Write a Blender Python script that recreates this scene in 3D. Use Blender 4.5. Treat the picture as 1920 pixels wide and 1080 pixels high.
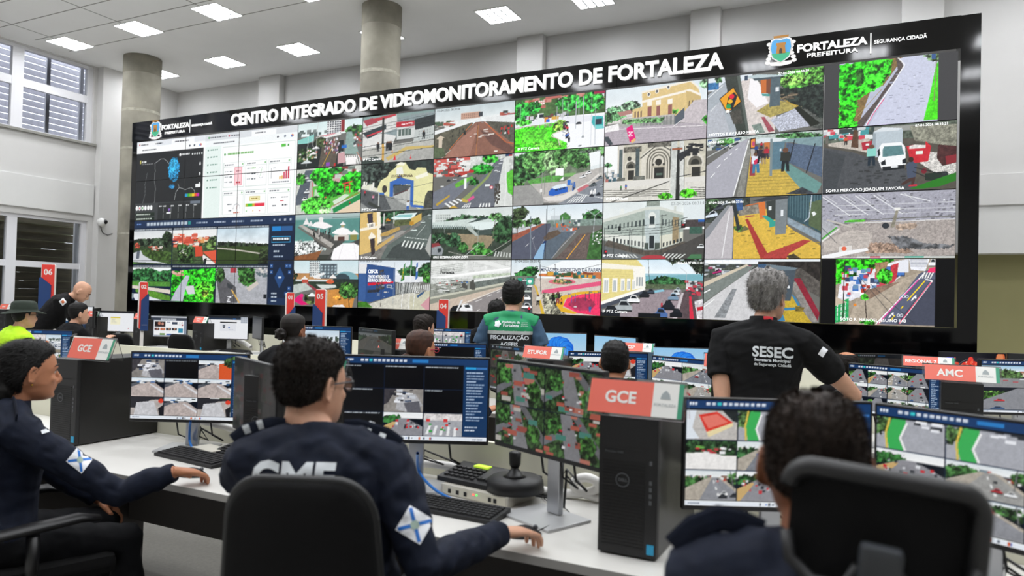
import bpy, bmesh, math, random
import numpy as np
from mathutils import Vector, Matrix, Euler
from mathutils.bvhtree import BVHTree

SC = bpy.context.scene
COL = SC.collection
for _o in list(bpy.data.objects):
    bpy.data.objects.remove(_o)

# ---------------------------------------------------------------- camera
FPX, YAW, PITCH, ROLL, EYE = 1347.8, .4575, .0184, .0256, 1.53
_cy, _sy = math.cos(YAW), math.sin(YAW)
FW = Vector((-_sy*math.cos(PITCH), _cy*math.cos(PITCH), math.sin(PITCH)))
_R = Vector((_cy, _sy, 0)); _U = _R.cross(FW)
RT = _R*math.cos(ROLL) + _U*math.sin(ROLL)
UP = -_R*math.sin(ROLL) + _U*math.cos(ROLL)
EYEP = Vector((0, 0, EYE))
cam_d = bpy.data.cameras.new('camera')
cam = bpy.data.objects.new('camera', cam_d); COL.objects.link(cam)
cam_d.sensor_width = 36; cam_d.lens = FPX*36/1920; cam_d.clip_start = .05; cam_d.clip_end = 200
_m = Matrix((RT, UP, -FW)).transposed().to_4x4(); _m.translation = EYEP
cam.matrix_world = _m
cam_d.dof.use_dof = True; cam_d.dof.focus_distance = 5.6; cam_d.dof.aperture_fstop = 2.6
SC.camera = cam

# ---------------------------------------------------------------- world, exposure
SC.view_settings.view_transform = 'Standard'; SC.view_settings.look = 'None'
SC.view_settings.exposure = 0; SC.view_settings.gamma = 1; SC.view_settings.use_curve_mapping = False
W = bpy.data.worlds.new('sky'); SC.world = W; W.use_nodes = True
_b = W.node_tree.nodes['Background']; _b.inputs[0].default_value = (.86, .93, 1, 1); _b.inputs[1].default_value = 3.2
LAMP = 39.            # radiance of the ceiling louvre lamps
SC.cycles.use_denoising = True
SC.cycles.max_bounces = 6; SC.cycles.diffuse_bounces = 4; SC.cycles.glossy_bounces = 3
SC.cycles.transmission_bounces = 6; SC.cycles.transparent_max_bounces = 8
SC.cycles.sample_clamp_indirect = 6; SC.cycles.caustics_reflective = False; SC.cycles.caustics_refractive = False

# ---------------------------------------------------------------- pixel <-> place (the frame is 1920 x 1080)
def ray(x, y): return FW + RT*((x-960)/FPX) - UP*((y-540)/FPX)
def at(x, y, z): return EYEP + ray(x, y)*z
def onZ(x, y, h): d = ray(x, y); return EYEP + d*((h-EYE)/d.z)
def onY(x, y, Y): d = ray(x, y); return EYEP + d*(Y/d.y)
def onX(x, y, X): d = ray(x, y); return EYEP + d*(X/d.x)
def depth(p): return (Vector(p)-EYEP).dot(FW)

# ---------------------------------------------------------------- materials
def lin(c): return tuple(((v/12.92) if v <= .04045 else ((v+.055)/1.055)**2.4) for v in c)
def hx(s): return lin(tuple(int(s[i:i+2], 16)/255 for i in (0, 2, 4)))
MATS = {}
def mat(name, col, rough=.6, metal=0., spec=.5, noise=0., scale=20., bump=0., bscale=80., emit=None, es=1., stretch=None, trans=0., alpha=1., coat=0., sheen=0., sub=0.):
    if name in MATS: return MATS[name]
    m = bpy.data.materials.new(name); m.use_nodes = True; MATS[name] = m
    nt = m.node_tree; b = nt.nodes['Principled BSDF']
    c = hx(col) if isinstance(col, str) else col
    b.inputs['Base Color'].default_value = (*c, 1)
    b.inputs['Roughness'].default_value = rough; b.inputs['Metallic'].default_value = metal
    b.inputs['Specular IOR Level'].default_value = spec
    b.inputs['Transmission Weight'].default_value = trans; b.inputs['Alpha'].default_value = alpha
    b.inputs['Coat Weight'].default_value = coat; b.inputs['Sheen Weight'].default_value = sheen
    b.inputs['Subsurface Weight'].default_value = sub
    if sub: b.inputs['Subsurface Radius'].default_value = (.01, .004, .002)
    tc = nt.nodes.new('ShaderNodeTexCoord'); mp = nt.nodes.new('ShaderNodeMapping')
    nt.links.new(tc.outputs['Object'], mp.inputs['Vector'])
    if stretch: mp.inputs['Scale'].default_value = stretch
    if noise:
        n = nt.nodes.new('ShaderNodeTexNoise'); n.inputs['Scale'].default_value = scale; n.inputs['Detail'].default_value = 5
        nt.links.new(mp.outputs[0], n.inputs['Vector'])
        r = nt.nodes.new('ShaderNodeMapRange'); r.inputs[1].default_value = .25; r.inputs[2].default_value = .75
        r.inputs[3].default_value = 1-noise; r.inputs[4].default_value = 1+noise
        nt.links.new(n.outputs['Fac'], r.inputs[0])
        h = nt.nodes.new('ShaderNodeHueSaturation'); h.inputs['Color'].default_value = (*c, 1)
        nt.links.new(r.outputs[0], h.inputs['Value']); nt.links.new(h.outputs[0], b.inputs['Base Color'])
    if bump:
        n = nt.nodes.new('ShaderNodeTexNoise'); n.inputs['Scale'].default_value = bscale; n.inputs['Detail'].default_value = 4
        nt.links.new(mp.outputs[0], n.inputs['Vector'])
        k = nt.nodes.new('ShaderNodeBump'); k.inputs['Strength'].default_value = bump; k.inputs['Distance'].default_value = .01
        nt.links.new(n.outputs['Fac'], k.inputs['Height']); nt.links.new(k.outputs[0], b.inputs['Normal'])
    if emit:
        b.inputs['Emission Color'].default_value = (*hx(emit), 1); b.inputs['Emission Strength'].default_value = es
    return m
def screen_mat(name, rough, spec, es=1.):
    m = mat(name, '020203', rough, spec=spec); nt = m.node_tree; b = nt.nodes['Principled BSDF']
    a = nt.nodes.new('ShaderNodeVertexColor'); a.layer_name = 'picture'
    nt.links.new(a.outputs['Color'], b.inputs['Emission Color']); b.inputs['Emission Strength'].default_value = es
    return m

# ---------------------------------------------------------------- objects
def new(name, me, parent=None, m=None):
    o = bpy.data.objects.new(name, me); COL.objects.link(o)
    if parent: o.parent = parent
    if m is not None and me is not None:
        for k in (m if isinstance(m, (list, tuple)) else [m]): me.materials.append(k)
    return o
def tag(o, label, cat, group=None):
    o['label'] = label; o['category'] = cat
    if group: o['group'] = group
    return o
def thing(name, label, cat, loc=(0, 0, 0), rz=0., group=None, rot=None):
    o = bpy.data.objects.new(name, None); COL.objects.link(o); o.empty_display_size = .05
    o.location = loc; o.rotation_euler = rot if rot else (0, 0, rz)
    return tag(o, label, cat, group)
def struct(o): o['kind'] = 'structure'; return o
def dup(o, parent=None):
    c = o.copy(); COL.objects.link(c)
    if parent: c.parent = parent
    for ch in list(o.children): dup(ch, c)
    return c

class MB:
    """collects shapes into one mesh"""
    def __init__(s): s.v = []; s.f = []; s.mi = []; s.sm = []
    def add(s, vs, fs, mi=0, smooth=False):
        k = len(s.v); s.v += [tuple(v) for v in vs]; s.f += [[i+k for i in f] for f in fs]
        s.mi += [mi]*len(fs); s.sm += [smooth]*len(fs); return s
    def box(s, x0, y0, z0, x1, y1, z1, mi=0, b=0., M=None):
        if b > 0:
            bm = bmesh.new(); bmesh.ops.create_cube(bm, size=1)
            for v in bm.verts: v.co = ((x0+x1)/2+v.co.x*(x1-x0), (y0+y1)/2+v.co.y*(y1-y0), (z0+z1)/2+v.co.z*(z1-z0))
            bmesh.ops.bevel(bm, geom=list(bm.edges), offset=b, segments=2, affect='EDGES', profile=.6)
            return s.bm(bm, mi, M)
        v = [(x, y, z) for z in (z0, z1) for y in (y0, y1) for x in (x0, x1)]
        if M: v = [M@Vector(p) for p in v]
        return s.add(v, [(0, 2, 3, 1), (4, 5, 7, 6), (0, 1, 5, 4), (2, 6, 7, 3), (0, 4, 6, 2), (1, 3, 7, 5)], mi)
    def bm(s, bm, mi=0, M=None, smooth=False):
        bm.verts.index_update()
        s.add([(M@v.co if M else v.co)[:] for v in bm.verts], [[v.index for v in f.verts] for f in bm.faces], mi, smooth); bm.free(); return s
    def tube(s, pts, r, n=10, mi=0, cap=True, smooth=True):
        """round tube along points; r one radius or a list, entries may be (a, b)"""
        pts = [Vector(p) for p in pts]; N = len(pts)
        rs = r if isinstance(r, (list, tuple)) else [r]*N
        vs = []; prev = None
        for i, p in enumerate(pts):
            t = (pts[min(i+1, N-1)]-pts[max(i-1, 0)]).normalized()
            if prev is None:
                u = Vector((1, 0, 0)) if abs(t.x) < .9 else Vector((0, 1, 0))
            else: u = prev
            u = (u-t*u.dot(t)).normalized(); w = t.cross(u); prev = u
            a, b = rs[i] if isinstance(rs[i], tuple) else (rs[i], rs[i])
            for k in range(n):
                q = 2*math.pi*k/n; vs.append(p+u*math.cos(q)*a+w*math.sin(q)*b)
        fs = [[i*n+k, i*n+(k+1) % n, (i+1)*n+(k+1) % n, (i+1)*n+k] for i in range(N-1) for k in range(n)]
        if cap: fs += [[k for k in range(n)][::-1], [(N-1)*n+k for k in range(n)]]
        return s.add(vs, fs, mi, smooth)
    def prism(s, poly, z0, z1, mi=0, M=None):
        n = len(poly); v = [(x, y, z0) for x, y in poly]+[(x, y, z1) for x, y in poly]
        if M: v = [M@Vector(p) for p in v]
        return s.add(v, [list(range(n))[::-1], [n+i for i in range(n)]]+[[i, (i+1) % n, n+(i+1) % n, n+i] for i in range(n)], mi)
    def ball(s, c, r, n=16, mi=0, M=None, smooth=True):
        r = r if isinstance(r, tuple) else (r, r, r); h = n//2; vs = []
        for i in range(h+1):
            a = math.pi*i/h
            for k in range(n):
                q = 2*math.pi*k/n
                p = Vector((math.sin(a)*math.cos(q)*r[0], math.sin(a)*math.sin(q)*r[1], math.cos(a)*r[2]))
                if M: p = M@p
                vs.append(p+Vector(c))
        fs = [[i*n+k, (i+1)*n+k, (i+1)*n+(k+1) % n, i*n+(k+1) % n] for i in range(h) for k in range(n)]
        return s.add(vs, fs, mi, smooth)
    def mesh(s, name):
        me = bpy.data.meshes.new(name); me.from_pydata(s.v, [], s.f); me.validate()
        if len(me.polygons) == len(s.f):
            me.polygons.foreach_set('material_index', s.mi); me.polygons.foreach_set('use_smooth', s.sm)
        bm = bmesh.new(); bm.from_mesh(me); bmesh.ops.remove_doubles(bm, verts=bm.verts, dist=1e-6)
        bmesh.ops.recalc_face_normals(bm, faces=bm.faces); bm.to_mesh(me); bm.free(); me.update(); return me
    def obj(s, name, m, parent=None): return new(name, s.mesh(name), parent, m)

def rrect(w, h, r, n=5):
    p = []
    for cx, cy, a in ((w/2-r, h/2-r, 0), (-w/2+r, h/2-r, 90), (-w/2+r, -h/2+r, 180), (w/2-r, -h/2+r, 270)):
        for k in range(n+1):
            q = math.radians(a+90*k/n); p.append((cx+r*math.cos(q), cy+r*math.sin(q)))
    return p

def text_mesh(body, size, bold=0., extrude=0., align='LEFT', spacing=1., shear=0.):
    c = bpy.data.curves.new('lettering', 'FONT'); c.body = body; c.size = size; c.offset = bold; c.extrude = extrude
    c.align_x = align; c.space_character = spacing; c.shear = shear; c.resolution_u = 3
    o = bpy.data.objects.new('lettering', c); COL.objects.link(o)
    dg = bpy.context.evaluated_depsgraph_get(); dg.update()
    me = bpy.data.meshes.new_from_object(o.evaluated_get(dg)); bpy.data.objects.remove(o); bpy.data.curves.remove(c)
    me.materials.clear(); return me
def text(name, body, size, M, m, parent, bold=0., extrude=.0005, align='LEFT', spacing=1., width=None, shear=0.):
    """lettering laid in the local xy plane of M; width stretches it to an exact length"""
    me = text_mesh(body, size, bold, extrude, align, spacing, shear)
    if width:
        xs = [v.co.x for v in me.vertices]; k = width/(max(xs)-min(xs))
        for v in me.vertices: v.co.x *= k
    me.transform(M); return new(name, me, parent, m)
def frame(o, x, y):
    """matrix with given x axis, y axis and origin"""
    x = Vector(x).normalized(); y = Vector(y); y = (y-x*y.dot(x)).normalized(); z = x.cross(y)
    m = Matrix((x, y, z)).transposed().to_4x4(); m.translation = o; return m
FRONT = lambda o: frame(o, (1, 0, 0), (0, 0, 1))      # a sheet that faces -Y
# ---------------------------------------------------------------- pictures shown on the screens, painted by code
def c3(s): return np.array([int(s[i:i+2], 16)/255 for i in (0, 2, 4)])
class Pic:
    def __init__(s, w, h, seed=1, base='6c6c68'):
        s.w, s.h, s.k = w, h, 2; s.W, s.H = w*2, h*2
        s.a = np.zeros((s.H, s.W, 3)); s.a[:] = c3(base); s.rng = np.random.default_rng(seed)
        s.X, s.Y = np.meshgrid(np.arange(s.W)+.5, np.arange(s.H)+.5); s.view()
    def view(s, x0=0, y0=0, x1=100, y1=100): s.v = (x0/100*s.W, y0/100*s.H, (x1-x0)/1e4*s.W, (y1-y0)/1e4*s.H); s.v = (s.v[0], s.v[1], s.v[2], s.v[3]); return s
    def px(s, q): return [(s.v[0]+q[i]*s.v[2], s.v[1]+q[i+1]*s.v[3]) for i in range(0, len(q), 2)]
    def noise(s, w, h, c):
        c = max(c, 1.); gw, gh = int(w/c)+3, int(h/c)+3; g = s.rng.random((gh, gw))
        x = np.arange(w)/c; y = np.arange(h)/c; xi = x.astype(int); yi = y.astype(int); fx = (x-xi)[None]; fy = (y-yi)[:, None]
        g0 = g[yi][:, xi]*(1-fx)+g[yi][:, xi+1]*fx; g1 = g[yi+1][:, xi]*(1-fx)+g[yi+1][:, xi+1]*fx
        return g0*(1-fy)+g1*fy
    def fill(s, pts, col, n=0., sc=3., rag=0., leaf=0., al=1.):
        vx0, vy0 = s.v[0], s.v[1]; vx1, vy1 = vx0+100*s.v[2], vy0+100*s.v[3]
        xs = [p[0] for p in pts]; ys = [p[1] for p in pts]
        x0 = int(max(math.floor(min(xs)-rag), vx0, 0)); x1 = int(min(math.ceil(max(xs)+rag), vx1, s.W)); y0 = int(max(math.floor(min(ys)-rag), vy0, 0)); y1 = int(min(math.ceil(max(ys)+rag), vy1, s.H))
        if x1 <= x0 or y1 <= y0: return s
        X = s.X[y0:y1, x0:x1]; Y = s.Y[y0:y1, x0:x1]; h, w = X.shape
        if rag:
            X = X+rag*(s.noise(w, h, rag*.9)+s.noise(w, h, rag*.4)-1); Y = Y+rag*(s.noise(w, h, rag*.9)+s.noise(w, h, rag*.4)-1)
        ins = np.zeros((h, w), bool); j = len(pts)-1
        for i in range(len(pts)):
            (xa, ya), (xb, yb) = pts[i], pts[j]; j = i
            if ya == yb: continue
            ins ^= ((ya > Y) != (yb > Y)) & (X < (xb-xa)*(Y-ya)/(yb-ya)+xa)
        c = np.broadcast_to(c3(col), (h, w, 3))
        if leaf:
            q = .45*s.noise(w, h, sc*2.2)+.35*s.noise(w, h, sc)+.2*s.noise(w, h, 1.2)
            q = np.clip(.5+(q-.5)*2.6, 0, 1); c = c*(1-leaf+leaf*1.75*q)[..., None]+(.10*leaf*np.clip(q-.75, 0, 1))[..., None]
        elif n:
            q = .5*s.noise(w, h, sc*2.5)+.5*s.noise(w, h, sc)-.5; c = c*(1+2.2*n*q)[..., None]
        A = s.a[y0:y1, x0:x1]; A[ins] = (A[ins]*(1-al)+np.broadcast_to(c, A.shape)[ins]*al); return s
    def P(s, col, q, n=0., sc=3., al=1.): return s.fill(s.px(q), col, n, sc, al=al)
    def R(s, col, x0, y0, x1, y1, n=0., sc=3., al=1.): return s.P(col, [x0, y0, x1, y0, x1, y1, x0, y1], n, sc, al)
    def T(s, col, q, leaf=.75, sc=4., rag=6.): return s.fill(s.px(q), col, 0, sc, rag, leaf)
    def ell(s, cx, cy, rx, ry, n=24): return [v for k in range(n) for v in (cx+rx*math.cos(6.2832*k/n), cy+ry*math.sin(6.2832*k/n))]
    def E(s, col, cx, cy, rx, ry, n=0., al=1.): return s.P(col, s.ell(cx, cy, rx, ry), n, al=al)
    def B(s, col, cx, cy, rx, ry, leaf=.75, sc=4., rag=6.): return s.T(col, s.ell(cx, cy, rx, ry), leaf, sc, rag)
    def L(s, col, w, q, al=1.):
        p = s.px(q); w = w*s.W/400
        for (xa, ya), (xb, yb) in zip(p, p[1:]):
            dx, dy = xb-xa, yb-ya; l = math.hypot(dx, dy) or 1; nx, ny = -dy/l*w, dx/l*w
            s.fill([(xa+nx, ya+ny), (xb+nx, yb+ny), (xb-nx, yb-ny), (xa-nx, ya-ny)], col, al=al)
        return s
    def G(s, top, bot, y0=0, y1=100, x0=0, x1=100):
        (a, b), (c, d) = s.px([x0, y0, x1, y1]); a, b, c, d = int(a), int(b), int(c), int(d)
        t = np.linspace(0, 1, max(d-b, 1))[:, None, None]; s.a[b:d, a:c] = c3(top)*(1-t)+c3(bot)*t; return s
    def sky(s, top='c4d0d8', bot='eef0f0', y1=40, n=.06):
        s.G(top, bot, 0, y1); return s.R('ffffff', 0, 0, 100, y1, n, 14, .35)
    def S(s, cols, n, x0, y0, x1, y1, w, h):
        cols = cols.split()
        for _ in range(n):
            x = x0+(x1-x0)*s.rng.random(); y = y0+(y1-y0)*s.rng.random(); k = .6+.8*s.rng.random()
            s.R(cols[s.rng.integers(len(cols))], x-w*k/2, y-h*k/2, x+w*k/2, y+h*k/2)
        return s
    def car(s, x, y, w, col='d8dcde', k=.62, d=0.):
        h = w*k; s.P('15171a', [x-w*.5, y, x+w*.5, y+d, x+w*.48, y+h*.14+d, x-w*.48, y+h*.14])
        s.P(col, [x-w*.5, y, x-w*.5, y-h*.35, x-w*.28, y-h*.45, x-w*.15, y-h*.9, x+w*.2, y-h*.9+d, x+w*.4, y-h*.45+d, x+w*.5, y-h*.35+d, x+w*.5, y+d], .08)
        s.P('20262c', [x-w*.22, y-h*.45, x-w*.12, y-h*.8, x+w*.17, y-h*.8+d, x+w*.32, y-h*.45+d]); return s
    def man(s, x, y, h, col='22252c', leg='181a1e', skin='6a4a38'):
        w = h*.095; s.P(leg, [x-w, y, x-w*.8, y-h*.5, x+w*.8, y-h*.5, x+w, y, x+w*.3, y, x, y-h*.4, x-w*.3, y])
        s.P(col, [x-w*1.2, y-h*.45, x-w*1.1, y-h*.82, x+w*1.1, y-h*.82, x+w*1.2, y-h*.45]); s.E(skin, x, y-h*.9, w*.7, h*.1); return s
    def grid(s, col, q, nx, ny, fw=.55, fh=.6):
        """windows on a quad given as tl tr br bl"""
        tl, tr, br, bl = [np.array(q[i:i+2], float) for i in (0, 2, 4, 6)]
        f = lambda u, v: list((tl*(1-u)+tr*u)*(1-v)+(bl*(1-u)+br*u)*v)
        for i in range(nx):
            for j in range(ny):
                u0, u1 = (i+.5-fw/2)/nx, (i+.5+fw/2)/nx; v0, v1 = (j+.5-fh/2)/ny, (j+.5+fh/2)/ny
                s.P(col, f(u0, v0)+f(u1, v0)+f(u1, v1)+f(u0, v1))
        return s
    def zebra(s, q, n=6, col='e8e8e6'): return s.grid(col, q, n, 1, .5, 1.)
    def speck(s, n=.03): s.a *= (1+n*2*(s.rng.random((s.H, s.W))-.5))[..., None]; return s
    def out(s):
        s.speck(); a = np.clip(s.a.reshape(s.h, 2, s.w, 2, 3).mean((1, 3)), 0, 1)
        a = np.clip(a+(a-(np.roll(a, 1, 0)+np.roll(a, -1, 0)+np.roll(a, 1, 1)+np.roll(a, -1, 1))/4)*.35, 0, 1)
        return np.where(a <= .04045, a/12.92, ((a+.055)/1.055)**2.4)

def screen_mesh(name, img, w, h, M, back=None, inset=0.):
    """a lit picture: a grid of w x h metres in the xy plane of M (centre), the colours on its points; back: depth of a black body behind it"""
    H, Wd = img.shape[:2]
    u, v = np.meshgrid(np.linspace(-.5, .5, Wd), np.linspace(.5, -.5, H))
    co = np.stack([u.ravel()*(w-2*inset), v.ravel()*(h-2*inset), np.zeros(u.size)], 1)
    i = np.arange(H*Wd).reshape(H, Wd); q = np.stack([i[1:, :-1], i[1:, 1:], i[:-1, 1:], i[:-1, :-1]], -1).reshape(-1, 4)
    col = np.concatenate([img.reshape(-1, 3), np.ones((H*Wd, 1))], 1)
    mi = np.zeros(len(q), int); n = H*Wd
    if back:
        z = -.0015; bx = np.array([(x*w/2, y*h/2, zz) for zz in (z, -back) for x, y in ((-1, -1), (1, -1), (1, 1), (-1, 1))])
        co = np.concatenate([co, bx]); col = np.concatenate([col, np.tile([0, 0, 0, 1.], (8, 1))])
        q = np.concatenate([q, np.array([(0, 1, 2, 3), (7, 6, 5, 4), (0, 4, 5, 1), (1, 5, 6, 2), (2, 6, 7, 3), (3, 7, 4, 0)])+n]); mi = np.concatenate([mi, np.ones(6, int)])
    Mn = np.array(M); co = co@Mn[:3, :3].T+Mn[:3, 3]
    me = bpy.data.meshes.new(name); me.vertices.add(len(co)); me.loops.add(len(q)*4); me.polygons.add(len(q))
    me.vertices.foreach_set('co', co.ravel()); me.loops.foreach_set('vertex_index', q.ravel().astype(np.int32))
    me.polygons.foreach_set('loop_start', np.arange(0, len(q)*4, 4, dtype=np.int32)); me.polygons.foreach_set('material_index', mi.astype(np.int32))
    me.update(calc_edges=True)
    at_ = me.color_attributes.new('picture', 'FLOAT_COLOR', 'POINT'); at_.data.foreach_set('color', col.ravel().astype(np.float32))
    return me
# ---------------------------------------------------------------- the camera feeds of the video wall, column by column
def f30(c):
    c.sky('b9d6d6', 'd6e6e6', 30); c.S('5c6a68 7c8684 4a5a58', 14, 2, 18, 45, 26, 5, 7)
    c.P('86c8c0', [0, 36, 26, 26, 26, 40, 0, 52]); c.R('e8e8ea', 46, 0, 68, 30); c.grid('3a4048', [46, 0, 68, 2, 68, 30, 46, 30], 6, 6, .7, .65); c.R('8a2a30', 68, 0, 73, 26)
    c.B('3c6a34', 88, 26, 14, 12); c.R('1f2624', 0, 44, 72, 100, .3, 5)
    c.P('8aa39c', [76, 28, 84, 28, 96, 78, 74, 74], .12); c.S('cfd4d4 40484a', 12, 76, 84, 46, 52, 2, 3)
    c.P('5a5248', [40, 46, 66, 40, 60, 100, 34, 100], .15); c.P('e2e4e2', [28, 33, 66, 26, 68, 32, 45, 37]); c.P('d89aa0', [33, 31, 58, 27, 60, 29, 45, 33])
    c.B('34502c', 12, 70, 20, 14, .8); c.B('3e4c2c', 36, 45, 10, 12); c.S('d8d8dc 2c2a30 b8585c 8f6fa8 d8d0c8', 70, 42, 38, 66, 72, 1.3, 4); c.S('e0e0e0 b0a080 c05a50', 30, 4, 55, 34, 80, 2, 3)
    c.L('c8a030', 1.6, [56, 55, 40, 98]); c.L('e0e0e0', 1, [22, 25, 26, 60]); c.L('c4c4c4', 1, [32, 0, 30, 60]); c.L('dddddd', 1, [17, 30, 15, 95])
    c.P('f0f0f0', [22, 58, 30, 52, 36, 58]); c.P('eceaea', [18, 70, 26, 64, 32, 70]); c.P('cfd6d6', [6, 88, 16, 80, 24, 88]); c.R('2a70c4', 69, 55, 77, 62)
    c.zebra([74, 78, 96, 78, 100, 98, 76, 96], 7); c.R('f2efee', 77, 82, 92, 98); c.P('caa0a4', [64, 72, 74, 70, 76, 92, 64, 94]); c.R('8a4ab0', 46, 90, 52, 98); c.R('c03030', 58, 93, 61, 99)
    c.S('a85048 e0e0e0 3a4448', 26, 88, 30, 100, 60, 3, 4); c.L('cc6040', 1.5, [92, 72, 100, 90])
def f31(c):
    c.R('c8ccc4', 0, 0, 100, 100, .1); c.S('88403c 9aa09c e6e6e2 6f7c74', 40, 40, 0, 100, 16, 7, 5); c.P('59616c', [14, 4, 26, 4, 22, 40, 20, 76, 0, 80, 0, 62], .1); c.P('b8b2b0', [24, 12, 28, 30, 28, 90, 14, 100, 18, 80]); c.L('d04848', 2, [26, 30, 27, 80])
    for x, y, w, k in ((15, 22, 8, 'e0e0e0'), (12, 30, 8, '3a3f45'), (20, 28, 6, 'c8ccd0'), (17, 54, 9, 'd4d8da'), (14, 70, 9, 'f0f0f0'), (4, 34, 8, 'b0b4b8')): c.car(x, y, w, k, 1.)
    c.B('3b8a2c', 6, 22, 8, 12); c.R('c8a0a0', 40, 26, 72, 36); c.R('7c2430', 46, 12, 60, 24); c.R('f0d8d0', 48, 3, 62, 12)
    c.P('63b84a', [26, 40, 72, 34, 100, 60, 60, 82, 30, 100]); c.P('bcd4b8', [30, 46, 38, 50, 36, 74, 28, 76]); c.P('cfe0cc', [58, 74, 76, 60, 84, 62, 62, 84]); c.B('35c028', 40, 18, 18, 20); c.B('2fb424', 88, 34, 20, 22); c.B('2aa820', 55, 48, 22, 18); c.B('53c83c', 32, 82, 24, 20); c.B('9fd890', 46, 93, 10, 8); c.B('28882a', 62, 8, 12, 8)
    c.P('1c8a4a', [58, 90, 100, 60, 100, 72, 60, 100]); c.L('a0702c', 2, [56, 86, 100, 56]); c.P('e0ccb0', [62, 100, 100, 73, 100, 100])
    for x in (76, 83): c.L('e03038', 2.4, [x, 38, x+.5, 58])
    c.L('e83840', 3, [72, 38, 87, 34]); c.L('e03038', 2, [74, 43, 85, 41]); c.man(84, 84, 8, 'd02030'); c.man(47, 70, 8, 'c05030')
def f32(c):
    c.G('b8c4c4', '6fa09a', 0, 20); c.G('5f9a92', '3c7268', 12, 64); c.R('5a8f88', 0, 12, 100, 62, .06, 8); c.T('b8c4c0', [0, 58, 40, 56, 60, 70, 40, 82, 0, 90], .5, 3, 6); c.R('3c3f3a', 0, 88, 70, 100); c.T('dfe6e4', [0, 62, 36, 60, 46, 74, 30, 86, 0, 88], .9, 2, 7); c.P('8a5a38', [0, 92, 30, 84, 44, 78, 36, 100, 0, 100], .12)
    c.P('4a4a48', [10, 22, 60, 50, 80, 58, 60, 78, 40, 70], .15); c.P('b0aca6', [6, 24, 12, 22, 62, 66, 58, 74], .1); c.P('6c6862', [6, 26, 58, 74, 56, 78, 4, 28]); c.P('444442', [50, 100, 62, 76, 100, 56, 100, 100], .1)
    c.S('2c2e2c 5e5e5a', 24, 30, 36, 58, 52, 1.6, 9); c.L('444a4c', 1, [58, 9, 100, 9])
    for q in ((18, 13, 22), (25, 20, 26)): c.P('e6e4e4', [q[0]-5, q[2], q[0], q[1]-6, q[0]+5, q[2]])
    c.P('f2eeee', [26, 26, 32, 18, 40, 16, 50, 20, 60, 28, 46, 33]); c.R('e8e6e4', 38, 10, 44, 18); c.P('e8e6e6', [36, 11, 41, 6, 46, 11]); c.R('d8d4d0', 38, 32, 39.5, 46); c.R('d8d4d0', 50, 32, 51, 44)
    c.P('f4f2f2', [58, 42, 66, 34, 74, 30, 82, 34, 90, 44, 74, 48]); c.R('a89e78', 72, 24, 77, 31); c.P('f0eeee', [70, 25, 74.5, 18, 79, 25]); c.R('cfc8c0', 62, 46, 84, 58); c.R('5a3c34', 68, 50, 78, 58)
    c.P('f0eeea', [84, 46, 92, 36, 99, 46]); c.R('8a8a4c', 86, 46, 96, 58); c.P('f6f4f6', [58, 96, 62, 76, 76, 64, 92, 64, 100, 70, 100, 100, 60, 100]); c.L('d8d4d8', 1, [76, 66, 70, 98]); c.L('d8d4d8', 1, [92, 66, 96, 98])
def f33(c):
    c.sky('a8c8d0', 'd2e0e2', 45); c.R('b88858', 0, 28, 100, 42, .1); c.R('d8dcdc', 26, 4, 40, 36, .2, 4); c.grid('4a5458', [25, 0, 42, 0, 42, 34, 25, 34], 6, 7, .55, .5); c.R('56626a', 42, 8, 68, 40, .2); c.grid('a8bcc4', [42, 10, 68, 10, 68, 38, 42, 38], 5, 4, .5, .6); c.P('e8eaea', [30, 34, 48, 26, 50, 30, 34, 40])
    c.T('2d3a26', [0, 20, 6, 30, 4, 48, 0, 52]); c.P('7aa8b0', c.ell(82, 40, 18, 16)); c.P('384850', c.ell(76, 42, 12, 14)); c.R('2a3432', 62, 40, 100, 54, .3); c.R('2c3a2c', 0, 46, 100, 62, .3)
    c.P('b8c2bc', [0, 54, 22, 48, 32, 62, 0, 74], .08); c.P('cfd6d0', [36, 52, 66, 52, 68, 58, 46, 62]); c.P('8a3a44', [20, 50, 24, 50, 42, 66, 36, 68]); c.P('c88a44', [52, 64, 80, 60, 96, 74, 92, 100, 50, 100], .1); c.T('4a5c30', [18, 76, 46, 70, 44, 94, 20, 96])
    for x, y, w in ((18, 42, 6), (40, 40, 4), (62, 38, 6)): c.P('e8e4e0', [x-w, y, x, y-8, x+w, y])
    c.R('b85040', 14, 42, 24, 49); c.E('d0603c', 58, 46, 6, 4); c.P('e8ecec', [23, 78, 30, 70, 38, 76, 36, 80]); c.R('39352c', 25, 79, 37, 88, .3); c.P('d81a70', [0, 88, 10, 76, 16, 80, 16, 88, 26, 96, 14, 98]); c.E('e02a80', 14, 77, 3, 4)
    c.B('c2853a', 70, 80, 6, 5); c.B('37602c', 86, 66, 14, 16, .9, 3, 9); c.B('4c8038', 82, 56, 9, 8, .9, 3, 9); c.L('2c3426', 2, [86, 74, 88, 100]); c.P('eceae8', [64, 96, 78, 94, 82, 100, 62, 100])
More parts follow.
